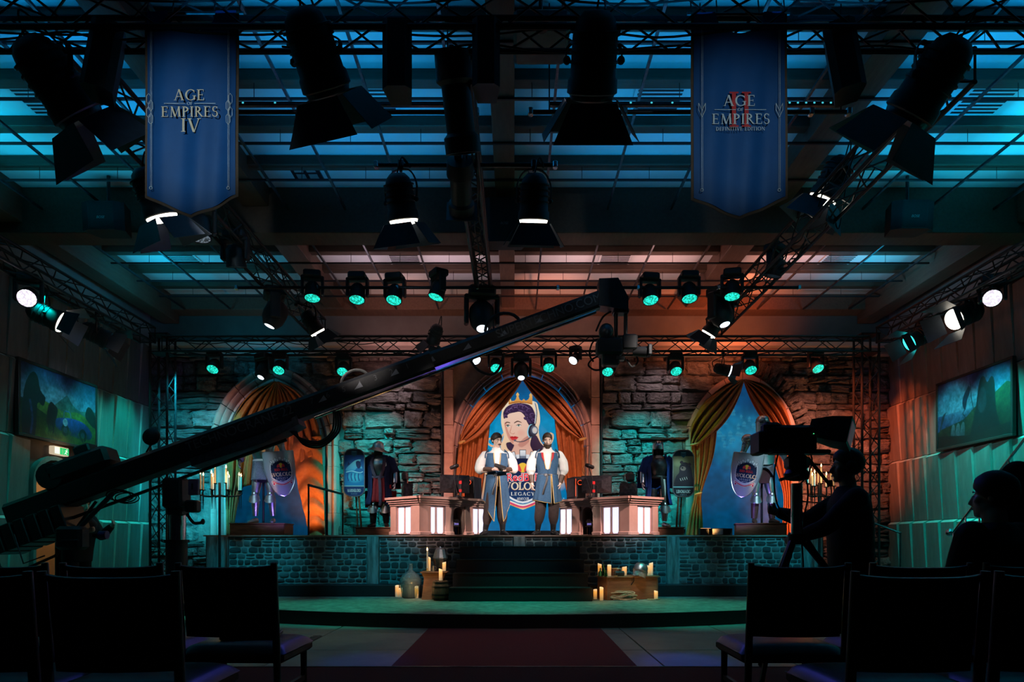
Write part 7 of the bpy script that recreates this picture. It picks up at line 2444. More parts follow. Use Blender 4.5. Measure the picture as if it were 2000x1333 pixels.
def host(label, org, yaw, kind):
    r = thing('person', label, 'person', org, yaw)
    b = MB()
    A = kind == 'A'
    hz = 1.655 if A else 1.655
    # skeleton in metres, facing -y, feet on z = 0
    sh, hp = 0.205, 0.095
    feet = ((-0.20, -0.02), (0.10, -0.06)) if A else ((-0.17, -0.04), (0.10, -0.02))
    knee = ((-0.13, -0.06, 0.48), (0.09, -0.06, 0.48)) if A else ((-0.12, -0.05, 0.48), (0.11, -0.05, 0.48))
    b.loft([ring(0, 0, 0.86, 0.165, 0.115), ring(0, 0, 0.98, 0.17, 0.12), ring(0, -0.01, 1.10, 0.15, 0.11), ring(0, -0.01, 1.26, 0.175, 0.12), ring(0, 0, 1.38, 0.19, 0.115), ring(0, 0, 1.455, 0.12, 0.08), ring(0, 0.0, 1.49, 0.062, 0.062), ring(0, -0.01, 1.58, 0.057, 0.058)], True)
    T = head_shape(b, (0, -0.015, hz), (-0.55 if A else 0.02) * (-1 if A else 1) * 1.0, 0.18 if A else 0.22, 1.0)
    legs = [[(sx * hp, 0, 0.92), knee[i], (feet[i][0], feet[i][1], 0.10)] for i, sx in enumerate((-1, 1))]
    for L in legs:
        limb(b, L, [0.09, 0.062, 0.040])
    if A:
        arms = [[(-sh, 0, 1.40), (-0.30, -0.02, 1.14), (-0.075, -0.24, 1.13)], [(sh, 0, 1.40), (0.29, -0.03, 1.15), (0.115, -0.25, 1.12)]]
        hands = [((0.85, -0.4, 0.25), (0, 0.2, 1), (0.3, -0.3, -0.9)), ((-0.8, -0.45, 0.15), (0, 0.2, 1), (-0.3, -0.3, -0.9))]
    else:
        arms = [[(-sh, 0, 1.40), (-0.285, 0.0, 1.13), (-0.27, -0.06, 0.90)], [(sh, 0, 1.40), (0.285, 0.0, 1.13), (0.22, -0.05, 0.90)]]
        hands = [((0.05, -0.25, -1), (0.2, -1, 0), (1, 0.1, 0)), ((-0.12, -0.2, -1), (-0.2, -1, 0), (-1, 0.1, 0))]
    for L, H in zip(arms, hands):
        limb(b, L, [0.058, 0.046, 0.030])
        hand(b, L[2], H[0], H[1], H[2], 0.75)
    solid(b, 'body', 'skin', r, 0.0075, 4)
    face_bits(r, T, 1.0, 'hair' if A else 'hair2')
    hair_cap(r, T, 1.0, 'hair' if A else 'hair2', thick=0.018 if A else 0.010, front=0.062, back=-0.055)
    if A:
        MB().tube([T @ Vector((-0.032, -0.094, -0.060)), T @ Vector((0, -0.108, -0.050)), T @ Vector((0.032, -0.094, -0.060))], [0.005, 0.008, 0.005], 6).build('moustache', 'hair', r)
    else:
        def bf(u, v):
            a = R(-78 + 156 * u)
            e = -0.05 - 0.075 * v
            rr_ = 0.066 * (1 - 0.35 * v * v)
            return (rr_ * math.sin(a), -0.020 - 0.082 * math.cos(a) * (1 - 0.1 * v) - 0.004, e - 0.012 * math.cos(a))
        MB().sheet(bf, 24, 8, 0.01, T).build('beard', 'hair2', r, smooth=180)
    # shirt: collar and full sleeves to the elbow
    s = MB()
    s.loft([ring(0, 0, 1.02, 0.160, 0.122), ring(0, -0.008, 1.20, 0.178, 0.131), ring(0, 0, 1.385, 0.197, 0.122), ring(0, 0, 1.46, 0.13, 0.09), ring(0, 0.0, 1.50, 0.078, 0.078), ring(0, 0.0, 1.53, 0.085, 0.082)], True)
    for L in arms:
        p0, p1 = Vector(L[0]), Vector(L[1])
        e = p1 + (Vector(L[2]) - p1) * 0.25
        limb(s, [p0, p0.lerp(p1, 0.5) + Vector((p0.x * 0.12, 0, 0)), p1, e], [0.078, 0.088, 0.086, 0.050])
    solid(s, 'shirt', 'white', r, 0.010, 6)
    # bracers
    for L in arms:
        p1, p2 = Vector(L[1]), Vector(L[2])
        MB().tube([p1.lerp(p2, 0.38), p1.lerp(p2, 0.7), p1.lerp(p2, 0.97)], [0.052, 0.046, 0.038], 12).build('bracer', 'leather', r)
    # trousers and boots
    tr = MB()
    tr.loft([ring(0, 0, 0.84, 0.175, 0.128), ring(0, 0, 1.0, 0.176, 0.128)], True)
    for i, L in enumerate(legs):
        k = Vector(L[1])
        a = Vector(L[2])
        limb(tr, [Vector(L[0]), (Vector(L[0]) + k) / 2, k, k.lerp(a, 0.45), k.lerp(a, 0.7)], [0.105, 0.108, 0.098, 0.090, 0.062])
    solid(tr, 'trousers', 'brownc', r, 0.010, 5)
    for i, L in enumerate(legs):
        bt = MB()
        k, a = Vector(L[1]), Vector(L[2])
        bt.tube([k.lerp(a, 0.55), k.lerp(a, 0.8), a, (a.x, a.y, 0.05)], [0.062, 0.055, 0.047, 0.045], 12)
        boot(bt, a, (0.45 if i == 0 else -0.35) * (-1))
        solid(bt, 'boot', 'bleather', r, 0.009, 3)
    # tunic
    hemf = (0.30, 0.62) if A else (0.60, 0.66)

    def tunic(u, v):
        slit = 0.10 if A else 0.30              # angle of the front opening
        gap = (0.06 + 0.26 * v) if A else 0.05 + 0.05 * v
        ang = -PI / 2 + slit + gap + (2 * PI - 2 * gap) * u
        side = abs(math.cos(ang))
        if A:
            near = min(u, 1 - u)
            hem = 0.24 + 0.36 * min(1, near / 0.16)
        else:
            near = min(u, 1 - u)
            hem = 0.55 + 0.06 * min(1, near / 0.2)
        z = 1.05 + (hem - 1.05) * v
        fl = 1 + (0.30 if A else 0.42) * v
        c, s_ = math.cos(ang), math.sin(ang)
        fold = 1 + 0.035 * v * math.sin(11 * ang)
        return (0.176 * fl * fold * math.copysign(abs(c) ** 0.85, c), 0.138 * fl * fold * math.copysign(abs(s_) ** 0.85, s_), z)
    MB().sheet(tunic, 96, 22, 0.006).build('tunic_skirt', 'bluecloth', r, smooth=180)
    edge = [tunic(0, i / 12) for i in range(13)]
    MB().tube(edge, 0.008, 6).build('gold_edging', 'gold', r)
    MB().tube([tunic(1, i / 12) for i in range(13)], 0.008, 6).build('gold_edging', 'gold', r)
    MB().tube([tunic(i / 80, 1) for i in range(81)], 0.007, 6).build('gold_hem', 'gold', r)

    def bodice(u, v):
        ang = -PI / 2 + (2 * PI) * u
        z = 1.03 + 0.40 * v
        a, b_ = lerp_line([(0.165, 0.125), (0.172, 0.130), (0.192, 0.136), (0.205, 0.134), (0.190, 0.115)], v)
        g = 0.0
        if v > 0.28:
            g = (0.10 + (0.20 if not A else 0.12) * (v - 0.28) / 0.72) * 1.1
        near = min(u, 1 - u) * 2 * PI
        ang2 = ang
        if near < g:
            ang2 = -PI / 2 + math.copysign(g, 0.5 - u)
        c, s_ = math.cos(ang2), math.sin(ang2)
        return (a * math.copysign(abs(c) ** 0.8, c), b_ * math.copysign(abs(s_) ** 0.8, s_) - 0.004, z)
    MB().sheet(bodice, 80, 20, 0.008).build('tunic_bodice', 'bluecloth', r, smooth=180)
    for u in (0.0, 1.0):
        pts = []
        for i in range(4, 15):
            v = i / 14
            g = (0.10 + (0.20 if not A else 0.12) * max(0, v - 0.28) / 0.72) * 1.1 if v > 0.28 else 0.0
            uu = g / (2 * PI) + 0.001
            pts.append(Vector(bodice(uu if u == 0 else 1 - uu, v)) + Vector((0, -0.006, 0)))
        MB().tube(pts, 0.007, 6).build('gold_edging', 'gold', r)
        if not A:
            lap = MB()
            sx = 1 if u == 0 else -1
            pl_ = [Vector(p) + Vector((0, -0.008, 0)) for p in pts[4:]]
            wv = [0.0, 0.014, 0.024, 0.03, 0.034, 0.036, 0.036]
            v_ = []
            for p, w_ in zip(pl_, wv):
                v_ += [p, p + Vector((sx * w_, 0.004, 0))]
            lap.add(v_, [(2 * i, 2 * i + 1, 2 * i + 3, 2 * i + 2) for i in range(len(v_) // 2 - 1)])
            lap.build('red_lapel', 'red', r)
    # shoulder caps of the sleeveless tunic
    sc_ = MB()
    for sx in (-1, 1):
        sc_.tube(smooth_line([(sx * 0.205, -0.07, 1.34), (sx * 0.195, -0.05, 1.42), (sx * 0.15, 0.0, 1.475), (sx * 0.195, 0.06, 1.42), (sx * 0.205, 0.08, 1.34)], 5), (0.012, 0.045) and [(0.012, 0.040)] * 21, 8)
    sc_.build('shoulder_straps', 'bluecloth', r)
    MB().tube([(0.182 * math.cos(a), 0.140 * math.sin(a) - 0.002, 1.045 + 0.006 * math.sin(a)) for a in [k * PI / 16 for k in range(32)]], [(0.008, 0.022)] * 32, 6, closed=True, flat=(0, 0, 1)).build('belt', 'bleather', r)
    MB().cbox((-0.03, -0.148, 1.04), (0.055, 0.02, 0.055), ch=0.008).build('buckle', 'steel2', r)
    MB().tube(smooth_line([(-0.01, -0.155, 1.03), (-0.02, -0.172, 0.92), (-0.06, -0.185, 0.80), (-0.085, -0.185, 0.70)], 5), [(0.016, 0.005)] * 16, 6).build('belt_tail', 'bleather', r)
    if A:
        MB().cbox((0, 0, 0), (0.20, 0.13, 0.014), Matrix.Translation((0.03, -0.31, 1.17)) @ Matrix.Rotation(0.35, 4, 'Y') @ Matrix.Rotation(0.6, 4, 'X'), ch=0.004)
        cd = thing('cue_cards', 'dark cue cards held by the left host', 'cue cards', (0, 0, 0))
        cd.location = Vector(org) + Matrix.Rotation(yaw, 3, 'Z') @ Vector((0.03, -0.335, 1.165))
        cd.rotation_euler = (0.55, 0.30, yaw)
        for i in range(3):
            MB().cbox((0.004 * i, 0, 0.006 * i), (0.20, 0.13, 0.004), ch=0.001).build('card', 'bleather', cd)
    return r


host('host in a long split blue tunic looking down at cue cards', ((970 - CX) * 11.95 / F, 11.95, STZ), 0.10, 'A')
host('bearded host in a short blue tunic with gold hem and red lapels', ((1069 - CX) * 11.9 / F, 11.9, STZ), 0.0, 'B')


# ---- suits of armour
def shield_mesh(parent, T, label=None):
    cv = Canvas(-28, -42, 28, 42, 1.9)
    cv.a[:] = cv.lin((188, 190, 198))
    cv.soft(-8, -10, 26, 34, (214, 216, 222), 0.5)
    draw_logo(cv, 1, -6, 0.46, (30, 30, 46))
    cv.text('RED BULL', 1, -5.2, 4.2, (220, 60, 60), 24, 0.05, 0.3)
    W_, H_ = 0.265, 0.40

    def half(z):
        t_ = (0.40 - z) / 0.80
        return W_ * (1.0 if t_ < 0.30 else math.sqrt(max(0.0, 1 - ((t_ - 0.30) / 0.70) ** 1.9)))

    def pos(u, v):
        z = H_ - 0.8 * v
        x = (u - 0.5) * 2 * max(half(z), 0.001)
        dip = 0.02 * (1 - (2 * u - 1) ** 2) if v < 0.001 else 0
        return T @ Vector((x, -0.085 * (1 - (x / W_) ** 2), z - dip))
    # the print follows the narrowing plate: resample colours row by row
    a = cv.a
    H, Wn = a.shape[:2]
    out = a.copy()
    for j in range(H):
        z = H_ - 0.8 * (j + 0.5) / H
        f = max(half(z), 0.004) / W_
        idx = ((np.arange(Wn) + 0.5) / Wn - 0.5) * f + 0.5
        out[j] = a[j][np.clip((idx * Wn).astype(int), 0, Wn - 1)]
    cv.a = out
    cv.sheet('shield_plate', pos, vcol('shield_print', 0.0, 0.30, 0.75), parent)
    rim = [T @ Vector((sx * half(z), -0.085 * (1 - (half(z) / W_) ** 2), z)) for sx, zs_ in ((1, [0.40 - 0.8 * i / 24 for i in range(25)]), (-1, [-0.40 + 0.8 * i / 24 for i in range(1, 25)])) for z in zs_]
    MB().tube(rim, 0.009, 6, closed=True).build('shield_rim', 'steel', parent)
    MB().sheet(lambda u, v: T @ Vector(((u - 0.5) * 2 * max(half(H_ - 0.8 * v), 0.001), -0.085 * (1 - ((u - 0.5) * 2 * half(H_ - 0.8 * v) / W_) ** 2) + 0.012, H_ - 0.8 * v)), 16, 24, 0.0).build('shield_back', 'steel2', parent)


def leg_armour(r, hip, knee, ankle, m_, boots=None, cuisse=True):
    hip, knee, ankle = Vector(hip), Vector(knee), Vector(ankle)
    if cuisse:
        MB().tube([hip, hip.lerp(knee, 0.4), knee.lerp(hip, 0.1)], [0.085, 0.088, 0.066], 14).build('thigh_plate', m_, r)
    k = MB()
    k.ball(knee + Vector((0, -0.012, 0)), (0.066, 0.072, 0.072), 12, 8)
    k.build('knee_cop', m_, r)
    MB().sheet(lambda u, v: knee + Vector((0.088 * math.cos(R(200 + 140 * u)) * (1 + 0.3 * v), 0.085 * math.sin(R(200 + 140 * u)) * (1 + 0.25 * v), -0.02 - 0.09 * v - 0.05 * v * math.sin(PI * u))), 14, 5, 0.004).build('knee_wing', m_, r)
    if boots:
        MB().tube([knee.lerp(ankle, 0.35), knee.lerp(ankle, 0.7), ankle], [0.072, 0.066, 0.055], 12).build('boot_shaft', boots, r)
    MB().tube([knee.lerp(ankle, 0.05), knee.lerp(ankle, 0.35), knee.lerp(ankle, 0.5 if boots else 0.9)], [0.062, 0.070, 0.064 if boots else 0.046], 14).build('greave', m_, r)
    b = MB()
    boot(b, (ankle.x, ankle.y, 0), 0.25 if ankle.x > 0 else -0.25)
    b.build('sabaton' if not boots else 'boot_foot', boots or m_, r)


def arm_armour(r, sh_, el, wr, m_, hand_d, inward):
    sh_, el, wr = Vector(sh_), Vector(el), Vector(wr)
    MB().ball(sh_ + Vector((0, 0, 0.01)), (0.115, 0.105, 0.095), 14, 9).build('pauldron', m_, r)
    for i in range(3):
        c = sh_.lerp(el, 0.22 + 0.14 * i)
        MB().tube([c, sh_.lerp(el, 0.34 + 0.14 * i)], [0.078 - 0.006 * i, 0.074 - 0.006 * i], 14).build('arm_lame', m_, r)
    MB().tube([sh_.lerp(el, 0.6), el], [0.058, 0.052], 12).build('upper_arm_plate', m_, r)
    MB().ball(el, (0.062, 0.062, 0.062), 12, 8).build('elbow_cop', m_, r)
    MB().tube([el.lerp(wr, 0.1), el.lerp(wr, 0.6), wr], [0.056, 0.050, 0.046], 12).build('vambrace', m_, r)
    h = MB()
    MB().tube([wr.lerp(el, 0.14), wr], [0.068, 0.046], 12).build('gauntlet_cuff', m_, r)
    hand(h, wr, hand_d, (0, -1, 0.1), inward, 0.7, 1.15)
    solid(h, 'gauntlet', m_, r, 0.008, 2)


def knight(side):
    L = side == 'left'
    base = PD[side] + Vector((0.05 if L else 0.02, -0.10, 0))
    r = thing('suit_of_armour', 'tall armour with chain skirt and shield on the right hip, in the left arch' if L else 'tall polished armour with closed helm and shield, in the right arch', 'armour', base, 0.0, 'tall suits of armour with shields')
    r.scale = (1.05, 1.05, 1.065 if L else 1.04)
    m_ = 'steel2' if L else 'steel'
    m1 = 'steel'
    # helm
    T = Matrix.Translation((0.0, -0.02, 1.86)) @ Matrix.Rotation(0.12 if L else -0.15, 4, 'Z')
    if L:
        MB().lathe([(0.105, -0.12), (0.118, -0.02), (0.115, 0.06), (0.09, 0.12), (0.05, 0.15), (0.001, 0.16)], 20, T).build('helm', 'steel', r)
        MB().sheet(lambda u, v: (0.124 * math.sin(R(-70 + 140 * u)), -0.128 * math.cos(R(-70 + 140 * u)) - 0.04 * math.sin(PI * v) * math.cos(R(-70 + 140 * u)), 0.03 - 0.15 * v), 16, 8, 0.005, T).build('visor', 'steel2', r)
    else:
        MB().lathe([(0.118, -0.17), (0.124, -0.05), (0.124, 0.03), (0.118, 0.08), (0.085, 0.125), (0.04, 0.142), (0.001, 0.145)], 22, T, 1.08).build('helm', 'steel', r)
        MB().lathe([(0.125, 0.012), (0.131, 0.012), (0.131, 0.034), (0.125, 0.034)], 22, T, 1.08).build('eye_band', 'steel2', r)
        for sx in (-1, 1):
            MB().cbox((sx * 0.045, -0.131, 0.0), (0.065, 0.012, 0.014), T).build('eye_slit', 'black', r)
            for k in range(5):
                MB().ball((sx * 0.035, -0.134, -0.045 - 0.022 * k), 0.006, 6, 4, T).build('breath_hole', 'black', r)
        MB().cbox((0, -0.137, -0.03), (0.018, 0.012, 0.19), T).build('nose_ridge', 'steel2', r)
    MB().lathe([(0.075, 0), (0.105, -0.02), (0.13, -0.07), (0.12, -0.08)], 18, Matrix.Translation((0, 0, 1.72))).build('gorget', m_, r)
    # trunk
    MB().loft([ring(0, 0, 1.14, 0.165, 0.125), ring(0, -0.02, 1.24, 0.185, 0.150), ring(0, -0.035, 1.40, 0.215, 0.175), ring(0, -0.02, 1.54, 0.205, 0.150), ring(0, 0, 1.64, 0.15, 0.105), ring(0, 0, 1.69, 0.09, 0.085)], True).build('breastplate', m1, r, smooth=60)
    if not L:
        MB().sheet(lambda u, v: (0.20 * math.sin(R(-75 + 150 * u)), -0.05 - 0.145 * math.cos(R(-75 + 150 * u)), 1.34 - 0.03 * math.cos(R(-75 + 150 * u) * 2) - 0.24 * v), 20, 8, 0.006).build('plackart', 'steel', r)
    MB().tube([(0.185 * math.cos(a), 0.145 * math.sin(a), 1.13) for a in [k * PI / 14 for k in range(28)]], [(0.010, 0.028)] * 28, 6, closed=True, flat=(0, 0, 1)).build('waist_belt', 'white' if L else 'steel2', r)
    # mail skirt
    bot = 0.78 if L else 0.86

    def sk(u, v):
        a = 2 * PI * u
        w = 1 + 0.16 * v + 0.025 * math.sin(9 * a) * v
        zb = bot + (0 if L else (0.16 * max(0, -math.sin(a)) - 0.13 * max(0, math.cos(a))))
        return (0.185 * w * math.cos(a), 0.145 * w * math.sin(a), 1.12 + (zb - 1.12) * v)
    MB().sheet(sk, 48, 12, 0.008).build('mail_skirt', 'mail', r, smooth=180)
    if not L:
        MB().loft([ring(0, 0, 0.74, 0.15, 0.11), ring(0, 0, 1.0, 0.16, 0.12)], True).build('padded_breeches', mat('dark_red_padding', (0.06, 0.01, 0.012), None, 20, 0.9), r)
    else:
        MB().loft([ring(0, 0, 0.74, 0.13, 0.10), ring(0, 0, 0.95, 0.15, 0.12)], True).build('padded_breeches', 'darkc', r)
    legs = (((-0.11, 0, 0.84), (-0.14, -0.03, 0.52), (-0.15, 0.0, 0.09)), ((0.11, 0, 0.84), (0.15, -0.03, 0.52), (0.18, 0.0, 0.09)))
    for hp_, kn, an in legs:
        leg_armour(r, hp_, kn, an, m_, None if L else 'leather')
    if L:
        arm_armour(r, (-0.27, 0, 1.56), (-0.35, 0.0, 1.30), (-0.37, -0.16, 1.12), m_, (0.0, -0.35, -1), (1, 0, 0))
        arm_armour(r, (0.27, 0, 1.56), (0.36, 0.02, 1.30), (0.38, -0.12, 1.10), m_, (0, -0.5, -0.8), (-1, 0, 0))
        shield_mesh(r, Matrix.Translation((0.42, -0.30, 0.87)) @ Matrix.Rotation(0.45, 4, 'Z') @ Matrix.Rotation(-0.13, 4, 'Y'))
        MB().cyl((0, 0.0, 0.0), (0, 0.0, 0.9), 0.022, n=8).build('stand_pole', 'iron', r)
    else:
        arm_armour(r, (-0.27, 0, 1.56), (-0.36, 0.0, 1.30), (-0.38, -0.12, 1.10), m_, (0.0, -0.5, -0.8), (1, 0, 0))
        arm_armour(r, (0.27, 0, 1.56), (0.37, 0.0, 1.30), (0.42, -0.12, 1.10), m_, (0.12, -0.2, -1), (-1, 0, 0))
        shield_mesh(r, Matrix.Translation((-0.42, -0.32, 0.86)) @ Matrix.Rotation(-0.42, 4, 'Z') @ Matrix.Rotation(0.16, 4, 'Y'))
        MB().cyl((0, 0.03, 0.0), (0, 0.03, 0.9), 0.022, n=8).build('stand_pole', 'iron', r)
    return r


knight('left')
knight('right')


def cloaked(side):
    L = side == 'sl'
    base = PD[side] + Vector(((0.06 if L else -0.16), 0.02, 0))
    r = thing('suit_of_armour', 'smaller armour in a dark blue and red cloak with wide-brimmed helmet' if L else 'smaller dark armour in a royal blue coat with open hood', 'armour', base, 0.0, 'smaller cloaked suits of armour')
    k = 0.82
    # helmet
    if L:
        T = Matrix.Translation((-0.02, -0.02, 1.50)) @ Matrix.Rotation(0.15, 4, 'Y')
        MB().lathe([(0.19, -0.075), (0.195, -0.065), (0.112, -0.005), (0.108, 0.04), (0.085, 0.095), (0.045, 0.125), (0.001, 0.135)], 22, T).build('kettle_helmet', 'steel', r)
        MB().ball((-0.02, -0.01, 1.40), (0.085, 0.085, 0.10), 12, 8).build('dark_hood', 'darkc', r)
    else:
        T = Matrix.Translation((0.0, -0.01, 1.53))
        MB().lathe([(0.100, -0.06), (0.102, 0.0), (0.095, 0.05), (0.066, 0.088), (0.03, 0.10), (0.001, 0.103)], 20, T).build('open_helmet', 'steel', r)
        for a in range(5):
            MB().cbox((0.085 * math.sin(R(-60 + 30 * a)), -0.09 * math.cos(R(-60 + 30 * a)), 0.055), (0.02, 0.012, 0.05), T).build('helmet_rivet_plate', 'steel2', r)
        MB().sheet(lambda u, v: (0.098 * math.sin(R(70 + 220 * u)), -0.10 * math.cos(R(70 + 220 * u)), -0.05 - 0.12 * v), 18, 6, 0.006, T).build('mail_coif', 'gunmetal', r)
        MB().ball((0, 0.0, 1.45), (0.07, 0.07, 0.09), 12, 8).build('dark_hood', 'darkc', r)
    MB().lathe([(0.07, 0), (0.10, -0.03), (0.12, -0.06)], 16, Matrix.Translation((0, 0, 1.36))).build('gorget', 'steel2', r)
    m_ = 'steel' if L else 'gunmetal'
    MB().loft([ring(0, 0, 0.95, 0.135, 0.10), ring(0, -0.01, 1.03, 0.15, 0.115), ring(0, -0.03, 1.16, 0.175, 0.14), ring(0, -0.01, 1.27, 0.165, 0.115), ring(0, 0, 1.34, 0.10, 0.08)], True).build('breastplate', m_, r, smooth=60)
    legs = (((-0.09, 0, 0.72), (-0.11, -0.02, 0.42), (-0.12, 0.0, 0.08)), ((0.09, 0, 0.72), (0.12, -0.02, 0.42), (0.13, 0.0, 0.08)))
    for i, (hp_, kn, an) in enumerate(legs):
        leg_armour(r, hp_, kn, an, 'steel' if L or i else 'gunmetal', 'bleather' if L else None)
    cm_ = 'navy' if L else 'royal'

    def coat(u, v):
        g = 0.55 if L else 0.75
        a = -PI / 2 + g + (2 * PI - 2 * g) * u
        w = lerp_line([(0.15, 0.11), (0.215, 0.14), (0.20, 0.15), (0.21, 0.16), (0.26, 0.19)], v)
        z = 1.36 + (0.42 - 1.36) * v
        f = 1 + 0.04 * v * math.sin(13 * a)
        return (w[0] * f * math.cos(a), w[1] * f * math.sin(a), z)
    MB().sheet(coat, 64, 20, 0.012).build('coat', cm_, r, smooth=180)
    # lining and skirt in front
    MB().sheet(lambda u, v: (lerp_line([(-0.10,), (0.10,)], u)[0] * (1 + 0.25 * v) + 0.02, -0.135 - 0.05 * v - 0.012 * math.sin(14 * u), 0.93 - (0.46 if L else 0.42) * v), 24, 10, 0.008).build('front_skirt', 'red' if L else 'white', r, smooth=180) if L else MB().sheet(lambda u, v: (0.02 + 0.08 * u + 0.01 * math.sin(3 * v), -0.15 - 0.04 * v - 0.012 * math.sin(14 * u), 0.90 - (0.44 - 0.12 * u) * v), 16, 10, 0.008).build('white_sash_cloth', 'white', r, smooth=180)
    if L:
        MB().sheet(lambda u, v: (-0.30 + 0.60 * u, 0.13 + 0.03 * math.sin(15 * u), 0.70 - 0.32 * v), 30, 8, 0.01).build('red_back_lining', 'red', r, smooth=180)
    # sleeves
    for sx in (-1, 1):
        sh_, el, wr = Vector((sx * 0.21, 0, 1.27)), Vector((sx * 0.285, 0.02, 1.04)), Vector((sx * 0.30, -0.06, 0.83))
        MB().tube([sh_ + Vector((-sx * 0.05, 0, 0.03)), sh_, el], [0.07, 0.085, 0.09], 14).build('sleeve', cm_, r)
        MB().sheet(lambda u, v: el + Vector((0.085 * (1 + 0.3 * v) * math.cos(R(20 + 230 * u)) * sx, 0.095 * (1 + 0.2 * v) * math.sin(R(20 + 230 * u)), 0.05 - 0.34 * v)), 18, 8, 0.008).build('hanging_sleeve', cm_, r, smooth=180)
        if L and sx > 0:
            MB().sheet(lambda u, v: el + Vector((0.115 * math.cos(R(20 + 230 * u)), 0.12 * math.sin(R(20 + 230 * u)), -0.24 - 0.07 * v)), 18, 3, 0.008).build('red_cuff', 'red', r, smooth=180)
        MB().tube([el, el.lerp(wr, 0.6), wr], [0.05, 0.047, 0.04], 12).build('vambrace', 'steel', r)
        h = MB()
        hand(h, wr, (0, -0.15, -1), (0, -1, 0.1), (-sx, 0, 0), 0.7, 1.0)
        solid(h, 'gauntlet', 'steel', r, 0.008, 2)
    sash = 'mauve' if L else 'bleather'
    MB().tube([(0.19 * math.cos(a), 0.155 * math.sin(a), 0.94) for a in [q * PI / 12 for q in range(24)]], [(0.012, 0.026)] * 24, 6, closed=True, flat=(0, 0, 1)).build('waist_sash', sash, r)
    MB().tube(smooth_line([(0.03, -0.17, 0.94), (0.05, -0.19, 0.75), (0.055, -0.20, 0.52), (0.05, -0.20, 0.40)], 5), [(0.028, 0.01)] * 16, 6).build('sash_end', sash, r)
    if L:
        for sx in (-1, 1):
            MB().tube(smooth_line([(sx * 0.09, -0.06, 1.36), (sx * 0.12, -0.15, 1.22), (sx * 0.09, -0.165, 1.05), (sx * 0.05, -0.16, 0.95)], 5), [(0.03, 0.008)] * 16, 6).build('scarf_end', 'mauve', r)
    return r


cloaked('sl')
cloaked('sr')
# ================================================================ crew, cameras and seats
def crew(label, org, yaw, arms, head_yaw=0.0, pitch=0.0, seated=False, hz=1.62, hair='hair', cap=False, lean=0.0, tone='darkc'):
    """figure in dark clothes; local frame faces -y, feet (or seat) at z = 0"""
    r = thing('person', label, 'person', org, yaw)
    b = MB()
    L0 = hz - 1.62
    hc = Vector((0, -0.015 - lean, hz))
    T = head_shape(b, hc, head_yaw, pitch, 1.0)
    b.loft([ring(0, -lean * 0.8, 1.36 + L0, 0.10, 0.08), ring(0, -lean * 0.9, 1.45 + L0, 0.06, 0.06), ring(0, -0.008 - lean, 1.54 + L0, 0.056, 0.058)], True)
    for A in arms:
        limb(b, [A[1], A[2]], [0.042, 0.029])
        d = Vector(A[2]) - Vector(A[1])
        hand(b, A[2], A[3] if len(A) > 3 else d, (0, -0.3, 1), (-math.copysign(1, A[0][0]), -0.2, -0.2), 0.9)
    b.loft([ring(0, 0, 0.9 + L0, 0.15, 0.10), ring(0, -lean * 0.6, 1.3 + L0, 0.16, 0.10), ring(0, -lean * 0.8, 1.40 + L0, 0.10, 0.08)], True)
    solid(b, 'body', 'skin', r, 0.009, 5)
    face_bits(r, T, 1.0, hair)
    hair_cap(r, T, 1.0, hair, thick=0.020, front=0.06, back=-0.075)
    j = MB()
    j.loft([ring(0, 0, 0.82 + L0, 0.195, 0.15), ring(0, -lean * 0.2, 1.0 + L0, 0.20, 0.155), ring(0, -lean * 0.5, 1.2 + L0, 0.215, 0.155), ring(0, -lean * 0.7, 1.36 + L0, 0.225, 0.135), ring(0, -lean * 0.8, 1.435 + L0, 0.14, 0.10), ring(0, -lean * 0.85, 1.475 + L0, 0.078, 0.078)], True)
    for A in arms:
        p0, p1, p2 = (Vector(q) for q in A[:3])
        limb(j, [p0, p0.lerp(p1, 0.5), p1, p1.lerp(p2, 0.5), p1.lerp(p2, 0.92)], [0.088, 0.078, 0.066, 0.060, 0.046])
    solid(j, 'jacket', tone, r, 0.012, 6)
    t = MB()
    if seated:
        t.loft([ring(0, -0.02, 0.46 + 0.02, 0.20, 0.16), ring(0, 0, 0.86, 0.20, 0.15)], True)
        for sx in (-1, 1):
            limb(t, [(sx * 0.10, 0, 0.54), (sx * 0.14, -0.42, 0.54), (sx * 0.14, -0.44, 0.12)], [0.10, 0.075, 0.055])
            boot(t, (sx * 0.14, -0.44, 0), 0.1 * sx)
    else:
        t.loft([ring(0, 0, 0.84, 0.19, 0.14), ring(0, 0, 1.0 + L0, 0.19, 0.14)], True)
        for sx in (-1, 1):
            limb(t, [(sx * 0.10, 0, 0.90), (sx * 0.13, -0.04 + 0.05 * sx, 0.48), (sx * 0.15, 0.05 * sx, 0.10)], [0.105, 0.078, 0.055])
            boot(t, (sx * 0.15, 0.05 * sx, 0), 0.15 * sx)
    solid(t, 'trousers_and_shoes', 'darkc', r, 0.012, 4)
    return r, T


# ---- camera operator on the right
OPX, OPY = (1662 - CX) * 5.15 / F, 5.15
rop, T = crew('camera operator in dark clothes standing at the tripod camera', (OPX, OPY, UFZ), R(-100), [
    ((-0.20, -0.02, 1.30), (-0.26, -0.26, 1.16), (-0.12, -0.50, 1.22)), ((0.20, -0.02, 1.30), (0.24, -0.24, 1.10), (0.10, -0.40, 1.02))], hz=1.555, lean=0.02)
hs = MB()
hs.tube(smooth_line([T @ Vector((0.092 * math.cos(a), 0.01, 0.03 + 0.112 * math.sin(a))) for a in [k * PI / 10 for k in range(11)]], 3), 0.009, 6)
hs.build('headset_band', 'rubber', rop)
for sx in (-1, 1):
    MB().ball((sx * 0.092, 0.012, -0.005), (0.022, 0.040, 0.045), 10, 7, T).build('ear_cup', 'rubber', rop)

